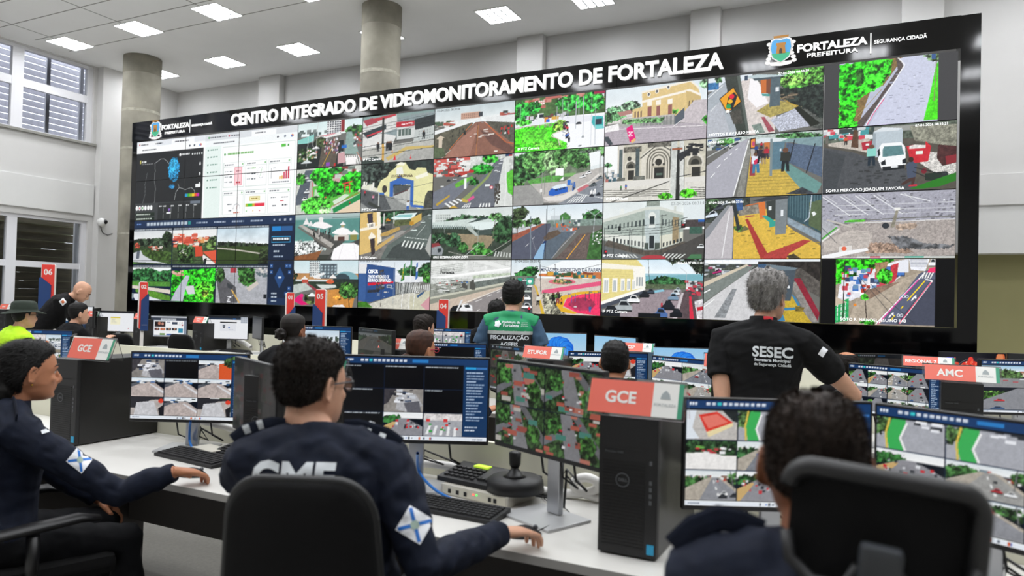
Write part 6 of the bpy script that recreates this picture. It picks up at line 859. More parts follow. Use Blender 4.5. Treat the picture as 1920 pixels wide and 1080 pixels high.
# ---------------------------------------------------------------- computers and signs
m_acr = mat('clear acrylic', 'ffffff', .05, spec=.5, trans=.96); m_acr.node_tree.nodes['Principled BSDF'].inputs['IOR'].default_value = 1.25
m_pink = mat('salmon red card', 'e8705f', .45, emit='e8705f', es=.02); m_card = mat('white card', 'eeeeea', .5); m_green = mat('green card stripe', '3f9a78', .5)
m_grey = mat('grey print', 'a4acae', .6); m_ring = mat('dark grey badge', '5c5e62', .35, metal=.3); m_ventm = mat('tower grille', '08080a', .6); m_steel = mat('dark grey painted steel', '131212', .36, spec=.55)
def tower(x, y, rz, lab, h=.43, w=.188, d=.54, z=DZ, badge=True):
    t = thing('computer_tower', lab, 'computer', (x, y, z), rz, 'computer towers on the desks')
    MB().box(0, .02, .006, w, d, h, b=.004).obj('case', m_steel, t)
    f = MB().box(0, 0, .006, w, .02, h, b=.004); f.box(.02, -.002, h-.1, w-.05, 0, h-.097).obj('front_panel', m_blk2, t)
    g = MB()
    for k in range(26): z_ = .03+k*(h-.16)/26; g.box(.014, -.0015, z_, w-.04, .0005, z_+(h-.16)/26*.55)
    g.obj('grille', m_ventm, t)
    if badge:
        M_ = FRONT((w*.42, -.003, h*.55))
        b = MB(); n = 32; r0, r1 = .019, .0225
        b.add([M_@Vector((math.cos(6.2832*k/n)*r, math.sin(6.2832*k/n)*r, .002)) for r in (r0, r1) for k in range(n)], [(k, (k+1) % n, n+(k+1) % n, n+k) for k in range(n)]); b.obj('badge', m_ring, t)
        text('badge_lettering', 'DELL', .013, M_@Matrix.Translation((0, -.0046, 0)), m_ring, t, .0004, .001, 'CENTER')
        text('model_lettering', 'Precision 3680', .01, FRONT((.02, -.003, h-.112)), m_ring, t)
    for k, z_ in enumerate((h-.14, h-.2, h-.22, h-.24, h-.26)): MB().box(w-.026, -.002, z_, w-.018, .001, z_+.012).obj('port', m_ring, t)
    MB().box(w-.03, -.0022, .02, w-.008, .0, .05).obj('sticker', mat('blue sticker', '1f9ac8', .4), t)
    for sx in (.02, w-.04):
        for y_ in (.03, d-.06): MB().box(sx, y_, 0, sx+.02, y_+.03, .007).obj('foot', m_blk2, t)
    return t
def sign(p, rz, body, lab, w=.30, h=.1, size=.045, rows=None):
    """clear tent holder with a salmon card; p: middle of the front foot"""
    t = thing('tent_sign', lab, 'sign', p, rz, 'salmon tent signs'); dp = .085
    a = MB(); tk = .003
    q = [(0, 0), (dp*.5, h), (dp, 0), (dp-.004, 0), (dp*.5, h-.008), (.004, 0)]
    a.add([(x, y, z) for x in (-w/2, w/2) for y, z in q], [(0, 1, 7, 6), (1, 2, 8, 7), (2, 3, 9, 8), (3, 4, 10, 9), (4, 5, 11, 10), (5, 0, 6, 11), (0, 5, 4, 1), (1, 4, 3, 2), (6, 7, 10, 11), (7, 8, 9, 10)]); a.obj('acrylic_holder', m_acr, t)
    M_ = frame((0, -.0012, .001), (1, 0, 0), (0, dp*.5, h)); L = math.hypot(dp*.5, h)
    def card(name, x0, x1, m, d=0., y0=.06, y1=.93): MB().box(x0*w, y0*L, d, x1*w, y1*L, d+.0006, M=M_).obj(name, m, t)
    card('card', -.47, .18, m_pink); card('crest_card', .18, .47, m_card); card('stripe', .43, .475, m_green, .0005)
    if rows: [text('lettering', b_, size, M_@Matrix.Translation((-.145*w, L*y_, .0012)), m_card, t, size*.02, .0002, 'CENTER') for b_, y_ in rows]
    else: text('lettering', body, size, M_@Matrix.Translation((-.145*w, L*.5-size*.35, .0012)), m_card, t, size*.03, .0002, 'CENTER')
    c_ = MB(); c_.prism([(0, .016), (.012, .004), (.016, -.012), (-.016, -.012), (-.012, .004)], 0, .0004, M=M_@Matrix.Translation((.305*w, L*.62, .001))); c_.obj('crest_print', m_grey, t)
    text('crest_lettering', 'FORTALEZA', .0125, M_@Matrix.Translation((.305*w, L*.34, .001)), m_grey, t, 0, .0002, 'CENTER')
    return t
sec = .188
tower(-.745, 2.165, 0, 'tall black computer tower under the front GCE sign', .43)
tower(-3.73, 2.27, 0, 'tall black computer tower under the left GCE sign, beside the woman', .43, .21)
sign(onZ(1186, 783, 1.181), 0, 'GCE', 'salmon GCE sign on the computer tower in the centre foreground', .315, .115, .052)
sign(at(163, 676, 3.58), math.radians(4), 'GCE', 'salmon GCE sign on the computer tower next to the woman', .31, .115, .05)
tower(-2.42, 2.3, 0, 'black computer tower mostly hidden behind the head of the man with glasses', .43, .19)
sign(onZ(578, 727, 1.181), 0, 'GCE', 'salmon GCE sign mostly hidden behind the head of the man with glasses', .315, .115, .052)
def tower_sign(px, py, w_px, body, lab, tlab, size=.04, rows=None, tower_on=True, Y=5., w=.29, rz=0.):
    p = onY(px, py, Y); w = w_px*depth(p)/FPX/.88; size *= w/.29; sign(p, rz, body, lab, w, .09, size, rows)
    if tower_on: tower(p.x-.095, p.y-.03, rz, tlab, p.z-DZ, .19, .5)
tower_sign(1016, 674, 76, 'ETUFOR', 'salmon ETUFOR sign in front of the green vest', 'black computer tower under the ETUFOR sign', .036, Y=4.46)
tower_sign(1803, 717, 112, 'AMC', 'salmon AMC sign at right, over the black grille tower', 'black computer tower under the AMC sign', .044, Y=4.46)
tower_sign(1741, 689, 78, 'REGIONAL 7', 'salmon REGIONAL 7 sign left of the red bubbles picture', 'black computer tower under the REGIONAL 7 sign', .03, Y=6.76)
tower_sign(1192, 660, 60, 'CSP', 'salmon CSP sign right of cropped black hair', 'black computer tower under the CSP sign', .036, Y=6.8)
tower_sign(1366, 692, 86, 'AMC', 'salmon AM sign half hidden by the grey haired man', 'black computer tower half hidden by the grey haired man', .044, Y=4.46)
tower_sign(736, 655, 64, 'SP. MONITORAMENTO', 'salmon sign left of the brown bun', 'black computer tower left of the brown bun', .02, Y=4.7)
tower_sign(374, 606, 34, '', 'small salmon sign between the news page and the login page monitors', 'black computer tower between the news page and login page monitors', .03, (('DEFESA', .52), ('CIVIL', .22)), Y=6.9)
tower_sign(262, 599, 34, 'SEUMA', 'small salmon sign behind the 02 pylon', 'black computer tower behind the 02 pylon', .03, Y=6.9)
tower_sign(172, 594, 30, 'SMS', 'small salmon sign right of the leaning bald man', 'black computer tower right of the leaning bald man', .03, Y=6.9)
tower_sign(8, 580, 34, 'SAMU', 'small salmon sign at left edge behind the green hat', 'black computer tower at left edge behind the green hat', .03, Y=6.9)
tower_sign(61, 606, 30, 'SDHDS', 'small white sided sign right of the green hat', 'black computer tower right of the green hat', .02, Y=6.8)
# ---------------------------------------------------------------- numbered pylons
m_red = mat('signal red panel', 'd8392f', .45); m_navy = mat('navy panel', '16386c', .45); m_rim2 = mat('white panel edge', 'e6e2de', .45)
def pylon(px, py, w_px, Y, num, rz, lab, h=.62, base=None, edge=1):
    p = onY(px, py, Y); w = w_px*depth(p)/FPX; zt = p.z; t = thing('numbered_pylon', lab, 'numbered pylon', (p.x, p.y, 0), rz, 'numbered pylons')
    zb = zt-h; MB().prism([(-w/2+.02, zt), (w/2-.02, zt), (w/2, zt-.02), (w/2, zb+.02), (w/2-.02, zb), (-w/2+.02, zb), (-w/2, zb+.02), (-w/2, zt-.02)], 0, .05, M=Matrix(((1, 0, 0, 0), (0, 0, 1, 0), (0, 1, 0, 0), (0, 0, 0, 1)))).obj('core', m_rim2, t)
    X_ = Matrix(((1, 0, 0, 0), (0, 0, 1, 0), (0, 1, 0, 0), (0, 0, 0, 1)))
    MB().prism([(-w/2+.006, zt-.008), (w/2-.006, zt-.008), (w/2-.006, zb+.006), (-w/2+.006, zb+.006)], -.004, 0, M=X_).obj('red_face', m_red, t)
    a, b = (-1, 1) if edge > 0 else (1, -1)
    MB().prism([(a*w*.62, zt-h*.27), (a*w*.5, zt-h*.25), (b*w*.26, zt-h*.4), (b*w*.26, zb-.02), (a*w*.62, zb-.02)], -.014, -.0045, M=X_).obj('navy_face', m_navy, t)
    text('number', num, w*.62, FRONT((0, -.005, zt-w*.86)), m_rim2, t, w*.018, .0005, 'CENTER')
    text('panel_lettering', 'FORTALEZA', w*.11, FRONT((a*w*.18, -.0145, zb+.05)), m_rim2, t, 0, .0004, 'CENTER')
    MB().box(-.02, .01, 0, .02, .04, zb+.01, b=.004).obj('post', m_rim2, t); MB().box(-.15, -.12, 0, .15, .17, .012, b=.004).obj('base', m_rim2, t)
    return t
pylon(91, 495, 23, 5.55, '06', 0.73, 'red and navy 06 pylon in front of the leaning bald man', .66)
pylon(270, 528, 15, 6.3, '02', 1.13, 'red and navy 02 pylon before the left end of the video wall', .62, edge=-1)
pylon(545, 548, 15, 6.0, '01', 0.96, 'red and navy 01 pylon above the dark bun', .62, edge=-1)
pylon(601, 542, 21, 5.8, '05', 0.42, 'red and navy 05 pylon above the harbour view monitor', .62)
pylon(832, 561, 20, 7.8, '04', 0.25, 'red and navy 04 pylon left of the standing man in green vest', .55)
# ---------------------------------------------------------------- keyboards, mice, console on the nearest row
def keyboard(x, y, rz, lab, z=DZ, grp='keyboards', keys=True):
    t = thing('keyboard', lab, 'keyboard', (x, y, z), rz, grp); w, d = .44, .145
    MB().add([(-w/2, 0, 0), (w/2, 0, 0), (w/2, d, 0), (-w/2, d, 0), (-w/2, 0, .014), (w/2, 0, .014), (w/2, d, .026), (-w/2, d, .026)], [(3, 2, 1, 0), (4, 5, 6, 7), (0, 1, 5, 4), (1, 2, 6, 5), (2, 3, 7, 6), (3, 0, 4, 7)]).obj('body', m_blk2, t)
    k = MB(); rows = 6 if keys else 3; cols = 21 if keys else 10
    for j in range(rows):
        for i in range(cols):
            x0 = -w/2+.012+i*(w-.024)/cols; y0 = .012+j*(d-.024)/rows; s = (w-.024)/cols*.82; s2 = (d-.024)/rows*.8; zz = .014+.012*(y0+s2/2)/d
            if keys and j == 0 and 3 <= i <= 9:
                if i > 3: continue
                s = (w-.024)/cols*6.8
            k.box(x0, y0, zz, x0+s, y0+s2, zz+.006, b=0)
    k.obj('keys', m_key, t); return t
def mouse(x, y, rz, lab, z=DZ, grp='mice'):
    t = thing('mouse', lab, 'mouse', (x, y, z), rz, grp)
    b = MB(); n = 14; rings = []
    for i in range(9):
        u = i/8; yy = -.055+.11*u; hw = .031*math.sin(math.pi*min(max(u*.86+.1, 0), 1))**.5; hh = .038*math.sin(math.pi*(u*.78+.14))**.8
        rings.append([(hw*math.cos(math.pi*k/(n-1)), yy, hh*max(math.sin(math.pi*k/(n-1)), 0)**.7) for k in range(n)])
    vs = [p for r_ in rings for p in r_]; fs = [[i*n+k, i*n+k+1, (i+1)*n+k+1, (i+1)*n+k] for i in range(8) for k in range(n-1)]
    fs += [[i*n+n-1, i*n, (i+1)*n, (i+1)*n+n-1] for i in range(8)]+[list(range(n))[::-1], [8*n+k for k in range(n)]]
    b.add(vs, fs, 0, True).obj('shell', m_blk2, t); MB().tube([(-.004, .035, .031), (.004, .035, .031)], .008, 10).obj('wheel', m_ring, t); return t
def cable(name, pts, r, m, lab, grp=None):
    c = bpy.data.curves.new(name, 'CURVE'); c.dimensions = '3D'; c.bevel_depth = r; c.bevel_resolution = 3; s = c.splines.new('NURBS'); s.points.add(len(pts)-1)
    for q, p in zip(s.points, pts): q.co = (*p, 1)
    s.use_endpoint_u = True; s.order_u = 3; o = bpy.data.objects.new(name, c); COL.objects.link(o); c.materials.append(m)
    dg = bpy.context.evaluated_depsgraph_get(); dg.update(); me = bpy.data.meshes.new_from_object(o.evaluated_get(dg)); bpy.data.objects.remove(o)
    return tag(new(name, me), lab, 'cable', grp)
q = onZ(250, 848, DZ); r = onZ(440, 893, DZ); keyboard((q.x+r.x)/2-.02, q.y-.02, math.atan2(r.y-q.y, r.x-q.x), 'black keyboard on the desk beside the woman with the diamond patch')
q = onZ(735, 948, DZ); r = onZ(935, 990, DZ); keyboard((q.x+r.x)/2-.02, (q.y+r.y)/2, -.02, 'black keyboard in front of the man with glasses')
p = onZ(984, 1006, DZ); mouse(p.x, p.y, -1.0, 'black mouse under the hand of the man with glasses'); MOUSE_B = p.copy()
p = onZ(362, 893, DZ); mouse(p.x, p.y, -1.1, 'black mouse under the hand of the woman'); MOUSE_A = p.copy()
# joystick console on a white decoder box
p = onZ(878, 948, DZ); cr = math.radians(14)-.0
t = thing('decoder_box', 'flat white decoder box with status lights under the joystick console', 'electronics', (p.x, p.y+.06, DZ), -.16)
MB().box(-.18, 0, 0, .15, .19, .042, b=.003).obj('case', mat('light grey box', 'c8c4b8', .5), t)
MB().box(-.17, -.0015, .006, .14, 0, .037).obj('port_panel', mat('cream port panel', 'd9d5c4', .5), t)
[MB().box(x, -.003, .012, x+.014, -.0016, .028).obj('port', m_wire, t) for x in (-.14, -.1, -.06, .06, .085)]
MB().ball((-.012, -.003, .026), .0035, 8).obj('red_lamp', mat('red lamp', 'ff4030', .4, emit='ff4838', es=2.5), t); MB().ball((.004, -.003, .026), .0035, 8).obj('green_lamp', mat('green lamp', '40ff50', .4, emit='50ff60', es=1.6), t)
t = thing('joystick_console', 'black camera joystick console with small green display', 'joystick console', (p.x-.02, p.y+.09, DZ+.043), -.16)
b = MB(); b.add([(-.2, 0, 0), (.2, 0, 0), (.2, .17, 0), (-.2, .17, 0), (-.2, 0, .018), (.2, 0, .018), (.2, .17, .05), (-.2, .17, .05)], [(3, 2, 1, 0), (4, 5, 6, 7), (0, 1, 5, 4), (1, 2, 6, 5), (2, 3, 7, 6), (3, 0, 4, 7)]); b.tube([(.13, .085, .0), (.13, .085, .04), (.13, .085, .052)], [.115, .11, .095], 28); b.obj('body', m_blk2, t)
MB().tube([(.13, .08, .05), (.13, .08, .062), (.13, .08, .085), (.13, .08, .09)], [.05, .03, .014, .012], 20).obj('boot', m_blk, t)
MB().tube([(.13, .08, .088), (.13, .08, .1), (.13, .08, .145), (.13, .08, .15)], [.016, .022, .024, .016], 20).obj('stick', m_blk2, t)
k = MB()
for i in range(6):
    for j in range(4): k.box(-.18+i*.026, .02+j*.026, .021+j*.005, -.162+i*.026, .036+j*.026, .029+j*.005)
for i in range(3): k.box(-.02+i*.02, .03, .026, -.004+i*.02, .05, .032)
k.obj('keypad', m_key, t); MB().box(-.11, .125, .0445, -.04, .16, .0515).obj('display', mat('yellow green display', 'b8d840', .4, emit='b8dc40', es=.7), t)
t2 = dup(t); pp = onZ(447, 872, DZ); t2.location = (pp.x-.06, pp.y+.02, DZ+.0); t2.rotation_euler.z = -.1; t2['label'] = 'black joystick console with green display behind the elbow of the man with glasses'
# loose cables, conduit, small things
def onD(x, y, z=DZ): return onZ(x, y, z)
cable('network_cable', [onZ(783, 850, .93), onZ(781, 880, .8), onD(800, 905, .79), onD(830, 930, .77), onD(880, 950, .765)], .006, m_blue, 'blue network cable looping down to the white decoder box')
cable('network_cable', [onZ(357, 790, .9), onZ(354, 820, .8), onD(358, 838, .765), onD(368, 848, .76)], .006, m_blue, 'blue network cable beside the stand of the nine view monitor')
cable('cable_conduit', [(-1.86, 2.68, .8), (-1.6, 2.66, .83), (-1.35, 2.66, .79), (-1.15, 2.68, .765), (-1.0, 2.7, .77), (-.9, 2.68, .82), (-.96, 2.66, .86), (-1.04, 2.68, .82), (-1.0, 2.7, .77), (-.86, 2.69, .765)], .018, m_white, 'white cable conduit along the desk screen behind the joystick console')
cable('cable_conduit', [(-3.3, 2.68, .86), (-3.05, 2.66, .87), (-2.8, 2.66, .84), (-2.55, 2.68, .8), (-2.3, 2.69, .78)], .018, m_white, 'white cable conduit behind the nine view monitor')
cable('mouse_cable', [MOUSE_B+Vector((.03, .05, .012)), onD(1040, 980, .755), onD(1075, 972, .755), onD(1060, 950, .757), onD(1010, 935, .757), onD(1030, 905, .76), onD(1050, 895, .79)], .0022, m_wire, 'thin black mouse cable looped over the stand base')
t = thing('mouse_pad', 'small black pad right of the joystick console', 'mouse pad', onD(1005, 925)); MB().box(-.07, -.05, 0, .07, .06, .006, b=.002).obj('pad', m_dark, t)
t = thing('junction_box', 'white box behind the keyboard of the woman', 'electronics', onD(395, 851), -.2); MB().box(-.09, -.05, 0, .09, .05, .03, b=.002).obj('case', mat('light grey box', 'c8c4b8', .5), t)
# last row desktop things
keyboard(*onZ(312, 650, DZ).xy, .0, 'black keyboard beside the news page monitor'); keyboard(*onZ(432, 660, DZ).xy, 0., 'black keyboard in front of the pale login page'); p = onZ(467, 665, DZ); mouse(p.x, p.y, 0., 'black mouse right of the last row keyboard')
cable('cable_conduit', [(-8.2, 7.38, .95), (-7.95, 7.36, .9), (-7.75, 7.36, .86), (-7.62, 7.35, .8)], .03, m_white, 'white cable conduit behind the pale login page monitor')
# ---------------------------------------------------------------- people
def remesh(parts, vox, smooth=6, wr=0., seed=0, name='body', wsc=.05):
    """closed shapes grown together into one continuous surface"""
    me = parts.mesh(name) if isinstance(parts, MB) else parts
    o = bpy.data.objects.new('tmp', me); COL.objects.link(o)
    m = o.modifiers.new('r', 'REMESH'); m.mode = 'VOXEL'; m.voxel_size = vox; m.use_smooth_shade = True
    s = o.modifiers.new('s', 'SMOOTH'); s.factor = .5; s.iterations = smooth
    dg = bpy.context.evaluated_depsgraph_get(); dg.update()
    r = bpy.data.meshes.new_from_object(o.evaluated_get(dg)); bpy.data.objects.remove(o); r.name = name
    n = len(r.vertices); co = np.zeros(n*3, np.float32); r.vertices.foreach_get('co', co); co = co.reshape(-1, 3)
    if wr:
        no = np.zeros(n*3, np.float32); r.vertices.foreach_get('normal', no); no = no.reshape(-1, 3)
        rng = np.random.default_rng(seed); h = np.zeros(n)
        for k in range(9):
            d = rng.normal(size=3); d /= np.linalg.norm(d); ph = rng.random()*6.28; f = 6.28/(wsc*(1+1.6*rng.random())); d2 = rng.normal(size=3)
            h += np.sin(co@d*f+ph+1.7*np.sin(co@d2*f*.35+ph*2))
        co += no*(np.sign(h)*np.abs(h/3)**1.3*wr*.55)[:, None]; r.vertices.foreach_set('co', co.ravel()); r.update()
    r.polygons.foreach_set('use_smooth', [True]*len(r.polygons)); return r

HP = [  # z, front y, back y, half width of a head, ear height = 0
    (.121, -.004, -.016, .004), (.117, .022, -.045, .028), (.107, .048, -.072, .048), (.09, .070, -.090, .063), (.066, .084, -.101, .0725), (.040, .0915, -.105, .0765), (.02, .094, -.104, .0775), (.008, .0935, -.102, .0775), (-.008, .0865, -.098, .077), (-.025, .0885, -.090, .0745), (-.043, .0905, -.080, .071), (-.056, .0905, -.070, .068), (-.066, .0885, -.062, .0655), (-.078, .088, -.054, .061), (-.09, .086, -.044, .054), (-.103, .085, -.03, .044), (-.112, .076, -.012, .032), (-.117, .06, .008, .018)]
def head_ring(z, grow=0., n=40):
    zs = [h[0] for h in HP][::-1]; f = lambda i: float(np.interp(z, zs, [h[i] for h in HP][::-1]))
    yf, yb, w = f(1), f(2), f(3); yc = (yf+yb)/2-.006*(z > -.05); pts = []
    for k in range(n):
        a = 2*math.pi*k/n; ca, sa = math.cos(a), math.sin(a); e = .86
        x = math.copysign(abs(ca)**e, ca)*w; y = yc+(math.copysign(abs(sa)**.92, sa))*((yf-yc) if sa > 0 else (yc-yb))
        r = math.hypot(x, y-yc) or 1; pts.append((x*(1+grow/r), yc+(y-yc)*(1+grow/r), z))
    return pts
def head_shape(mb, M, n=40, jaw=1., nose=1.):
    zs = [h[0] for h in HP]; zz = []
    for a, b in zip(zs, zs[1:]): zz += [a, (a+b)/2]
    zz.append(zs[-1]); v = []
    for z in zz: v += [M@Vector((p[0]*(1 if z > -.05 else jaw), p[1], p[2])) for p in head_ring(z, 0, n)]
    N = len(zz); f = [[i*n+k, (i+1)*n+k, (i+1)*n+(k+1) % n, i*n+(k+1) % n] for i in range(N-1) for k in range(n)]
    mb.add(v, f+[list(range(n)), [(N-1)*n+k for k in range(n)][::-1]])
    # nose, lips, chin, brow, ears
    T = lambda pts: [M@Vector(p) for p in pts]
    mb.tube(T([(0, .084, .014), (0, .095, -.004), (0, .104*(.6+.4*nose)+.0015, -.022), (0, .110, -.034), (0, .104, -.041), (0, .092, -.046)]), [.006, .007, .0085, .010, .0115, .007], 10)
    for s in (-1, 1):
        mb.ball(M@Vector((s*.010, .096, -.040)), .0075, 8); mb.tube(T([(s*.008, .09, .015), (s*.026, .089, .021), (s*.046, .076, .018)]), [.006, .0075, .004], 8)
        mb.ball(M@Vector((s*.034, .066, -.03)), (.024, .022, .02), 10)
    mb.tube(T([(-.024, .082, -.0615), (-.008, .0935, -.059), (0, .094, -.0605), (.008, .0935, -.059), (.024, .082, -.0615)]), [.003, .0055, .005, .0055, .003], 8)
    mb.tube(T([(-.021, .082, -.0685), (0, .0925, -.0715), (.021, .082, -.0685)]), [.003, .0065, .003], 8)
    mb.ball(M@Vector((0, .078, -.098)), (.02, .013, .014), 10)
    for s in (-1, 1):
        E_ = M@Matrix.Translation((s*.076, -.012, -.008))@Matrix.Rotation(s*.42, 4, 'Z')@Matrix.Rotation(-.12, 4, 'X')
        rim = [E_@Vector((s*.012, .017*math.cos(a)-.004*(a > 3.6), .031*math.sin(a)+.002)) for a in [q*.3927 for q in range(17)]]
        mb.tube(rim, .0045, 6); mb.ball(E_@Vector((s*.004, .002, 0)), (.008, .014, .026), 10, M=(E_.to_3x3()).to_4x4()); mb.ball(E_@Vector((s*.009, .006, -.028)), .0075, 8)
def hair_shape(M, style, rng, thick=.012):
    """hair over the skull: a shell that tapers into the skin at the hairline"""
    nz, n = 46, 72; v = []; keep = np.zeros((nz, n), bool)
    zs = np.linspace(.1208, -.085, nz); co = np.zeros((nz, n, 3)); tk = np.zeros((nz, n))
    for i, z in enumerate(zs):
        for k, p in enumerate(head_ring(z, 0, n)): co[i, k] = p
    x, y, z = co[..., 0], co[..., 1], co[..., 2]
    ang = np.arctan2(np.abs(x), -(y+.005))                   # 0 = back, pi = front
    nape, temple, fore = style.get('nape', -.062), style.get('temple', -.012), style.get('fore', .066)
    line = np.where(ang < 1.05, nape+(temple-nape)*np.clip((ang-.35)/.9, 0, 1)**2*.35, np.where(ang < 1.75, nape*.35+temple*.65+(temple-nape)*0, 0))
    line = np.interp(ang, [0, .5, .95, 1.25, 1.42, 1.62, 1.78, 2.05, 2.5, 3.15], [nape, nape, nape+.012, temple-.004, temple+.02, temple+.004, temple+.022, fore-.02, fore, fore+.004])
    if style.get('bald'): line = np.where(z > style['bald'], 9, line)
    d = np.clip((z-line)/.022, -1, 1); t = thick*style.get('vol', 1.)
    top = np.clip((z-.02)/.09, 0, 1); tk = np.where(d > 0, (t*(.45+.75*top))*np.sqrt(np.clip(d, 0, 1)), -.006)
    if style.get('sides') is not None: tk = np.where((d > 0) & (z < .05), tk*style['sides'], tk)
    nn = style.get('rough', .18)
    for sc in (9, 20): tk = tk*(1+nn*np.sin(co@(rng.normal(size=3)*sc*12)+rng.random()*6)*np.sin(co@(rng.normal(size=3)*sc*9)))
    ctr = np.array([0, -.008, .0]); dirn = co-ctr; dirn[..., 2] *= .8; dirn /= np.linalg.norm(dirn, axis=-1, keepdims=True)
    P_ = co+dirn*tk[..., None]; keep = d > -.6
    idx = np.arange(nz*n).reshape(nz, n); fs = []
    for i in range(nz-1):
        for k in range(n):
            k2 = (k+1) % n
            if keep[i, k] or keep[i, k2] or keep[i+1, k] or keep[i+1, k2]: fs.append([idx[i, k], idx[i+1, k], idx[i+1, k2], idx[i, k2]])
    fs.append([idx[0, k] for k in range(n)][::-1])
    mb = MB(); mb.add([M@Vector(p) for p in P_.reshape(-1, 3)], fs, 0, True)
    # short strands give the outline its soft edge
    ns = style.get('strands', 0)
    if ns:
        ii, kk = np.where((d > .05) & (tk > .001)); pick = rng.integers(len(ii), size=ns)
        vs = []; ff = []; L = style.get('len', .011)
        comb = np.array(style.get('comb', (0, -.6, -.25)))
        for q in pick:
            i, k = ii[q], kk[q]; p = P_[i, k]+rng.normal(size=3)*.0022; u = dirn[i, k]*style.get('stand', .55)+comb*(.6+.4*rng.random())+rng.normal(size=3)*.28; u /= np.linalg.norm(u)
            w = np.cross(u, dirn[i, k]); w /= (np.linalg.norm(w)+1e-6); l = L*(.5+.8*rng.random())*min(1., .35+d[i, k])
            a = len(vs); vs += [p-w*.0009-u*.003, p+w*.0009-u*.003, p+u*l]; ff.append([a, a+1, a+2])
        mb.add([M@Vector(p) for p in vs], ff, 0, False)
    return mb
def hand(M, side, curl=.5, spread=1., thumb=.6):
    """palm down in its own frame: x along the fingers, y to the left, z up; side +1 puts the thumb at +y"""
    mb = MB(); T = lambda q: [M@Vector(p) for p in q]
    mb.tube(T([(-.03, 0, 0), (0, 0, 0), (.03, 0, .003), (.06, 0, .004), (.088, 0, 0)]), [(.024, .019), (.026, .019), (.036, .017), (.041, .015), (.039, .011)], 16)
    for k, (y, l, r) in enumerate(((.030, .068, .0088), (.0105, .078, .0092), (-.0095, .072, .0088), (-.0285, .056, .0078))):
        y *= side; p = Vector((.078, y, .003)); a = -.12; q = [p-Vector((.018, 0, 0)), p]; d = y*1.6*spread
        for j, (fr, c) in enumerate(((.46, .35), (.3, .75), (.24, .6))):
            a += c*curl; p = p+Vector((math.cos(a)*math.cos(d), math.sin(d), -math.sin(a)))*l*fr; q.append(p.copy())
        mb.tube(T(q), [r*1.02, r*1.1, r*1.04, r*.96, r*.74], 10); mb.ball(M@q[-1], r*.74, 8)
    s = side; q = [(.008, .016*s, -.004), (.03, .04*s, -.008), (.056, .052*s, -.014), (.08, .05*s-.004*s*thumb, -.02)]
    mb.tube(T(q), [.0135, .0125, .0105, .008], 10); mb.ball(M@Vector(q[-1]), .008, 8); return mb
def ik(a, b, l1, l2, hint):
    d = b-a; L = min(d.length, (l1+l2)*.995); d.normalize(); x = (l1*l1-l2*l2+L*L)/(2*L); h = math.sqrt(max(l1*l1-x*x, 0))
    u = hint-d*hint.dot(d); u.normalize(); return a+d*x+u*h, a+d*L
def sleeve_mats(): pass
m_skin = {k: mat('skin '+k, c, .5, spec=.4, noise=.07, scale=26, bump=.04, bscale=300, sub=.12) for k, c in dict(tan='b67c5c', brown='8a573c', light='c99a80', dark='4c2d20', fair='cf9c84').items()}
m_hair = {k: mat('hair '+k, c, .6, spec=.3, noise=.55, scale=60, stretch=(1, .35, .35)) for k, c in dict(black='0b0908', brown='1a110b', soft='17110e', grey='8e8b88', auburn='3b2216', stubble='2c211b').items()}
m_nav = mat('navy uniform cloth', '0d1527', .8, spec=.3, noise=.22, scale=26, bump=.22, bscale=420)
m_blks = mat('black polo cloth', '0a0a0c', .85, spec=.25, noise=.25, scale=22, bump=.22, bscale=380)
m_hiv = mat('neon yellow cloth', 'b4e614', .7, noise=.1, scale=14, emit='b4e614', es=.06)
m_vg = mat('green vest cloth', '0c8a56', .7, noise=.12, scale=14); m_vb = mat('black vest cloth', '121214', .7, noise=.15, scale=14); m_vs = mat('silver reflective tape', 'b8bcba', .4, metal=.3)
m_den = mat('blue grey shirt cloth', '35506a', .8, noise=.15, scale=20); m_trs = mat('dark trouser cloth', '07080c', .85, spec=.25, noise=.2, scale=14)
m_eye = mat('eye white', 'e4dcd4', .2); m_iris = mat('dark iris', '1c100a', .15); m_brow = mat('eyebrow', '1a120e', .7); m_patchw = mat('white woven patch', 'e8eaee', .6, emit='e8eaee', es=.05); m_patchb = mat('blue woven patch', '1c6cc0', .6)
m_epw = mat('white embroidery', 'dfe4e8', .6)

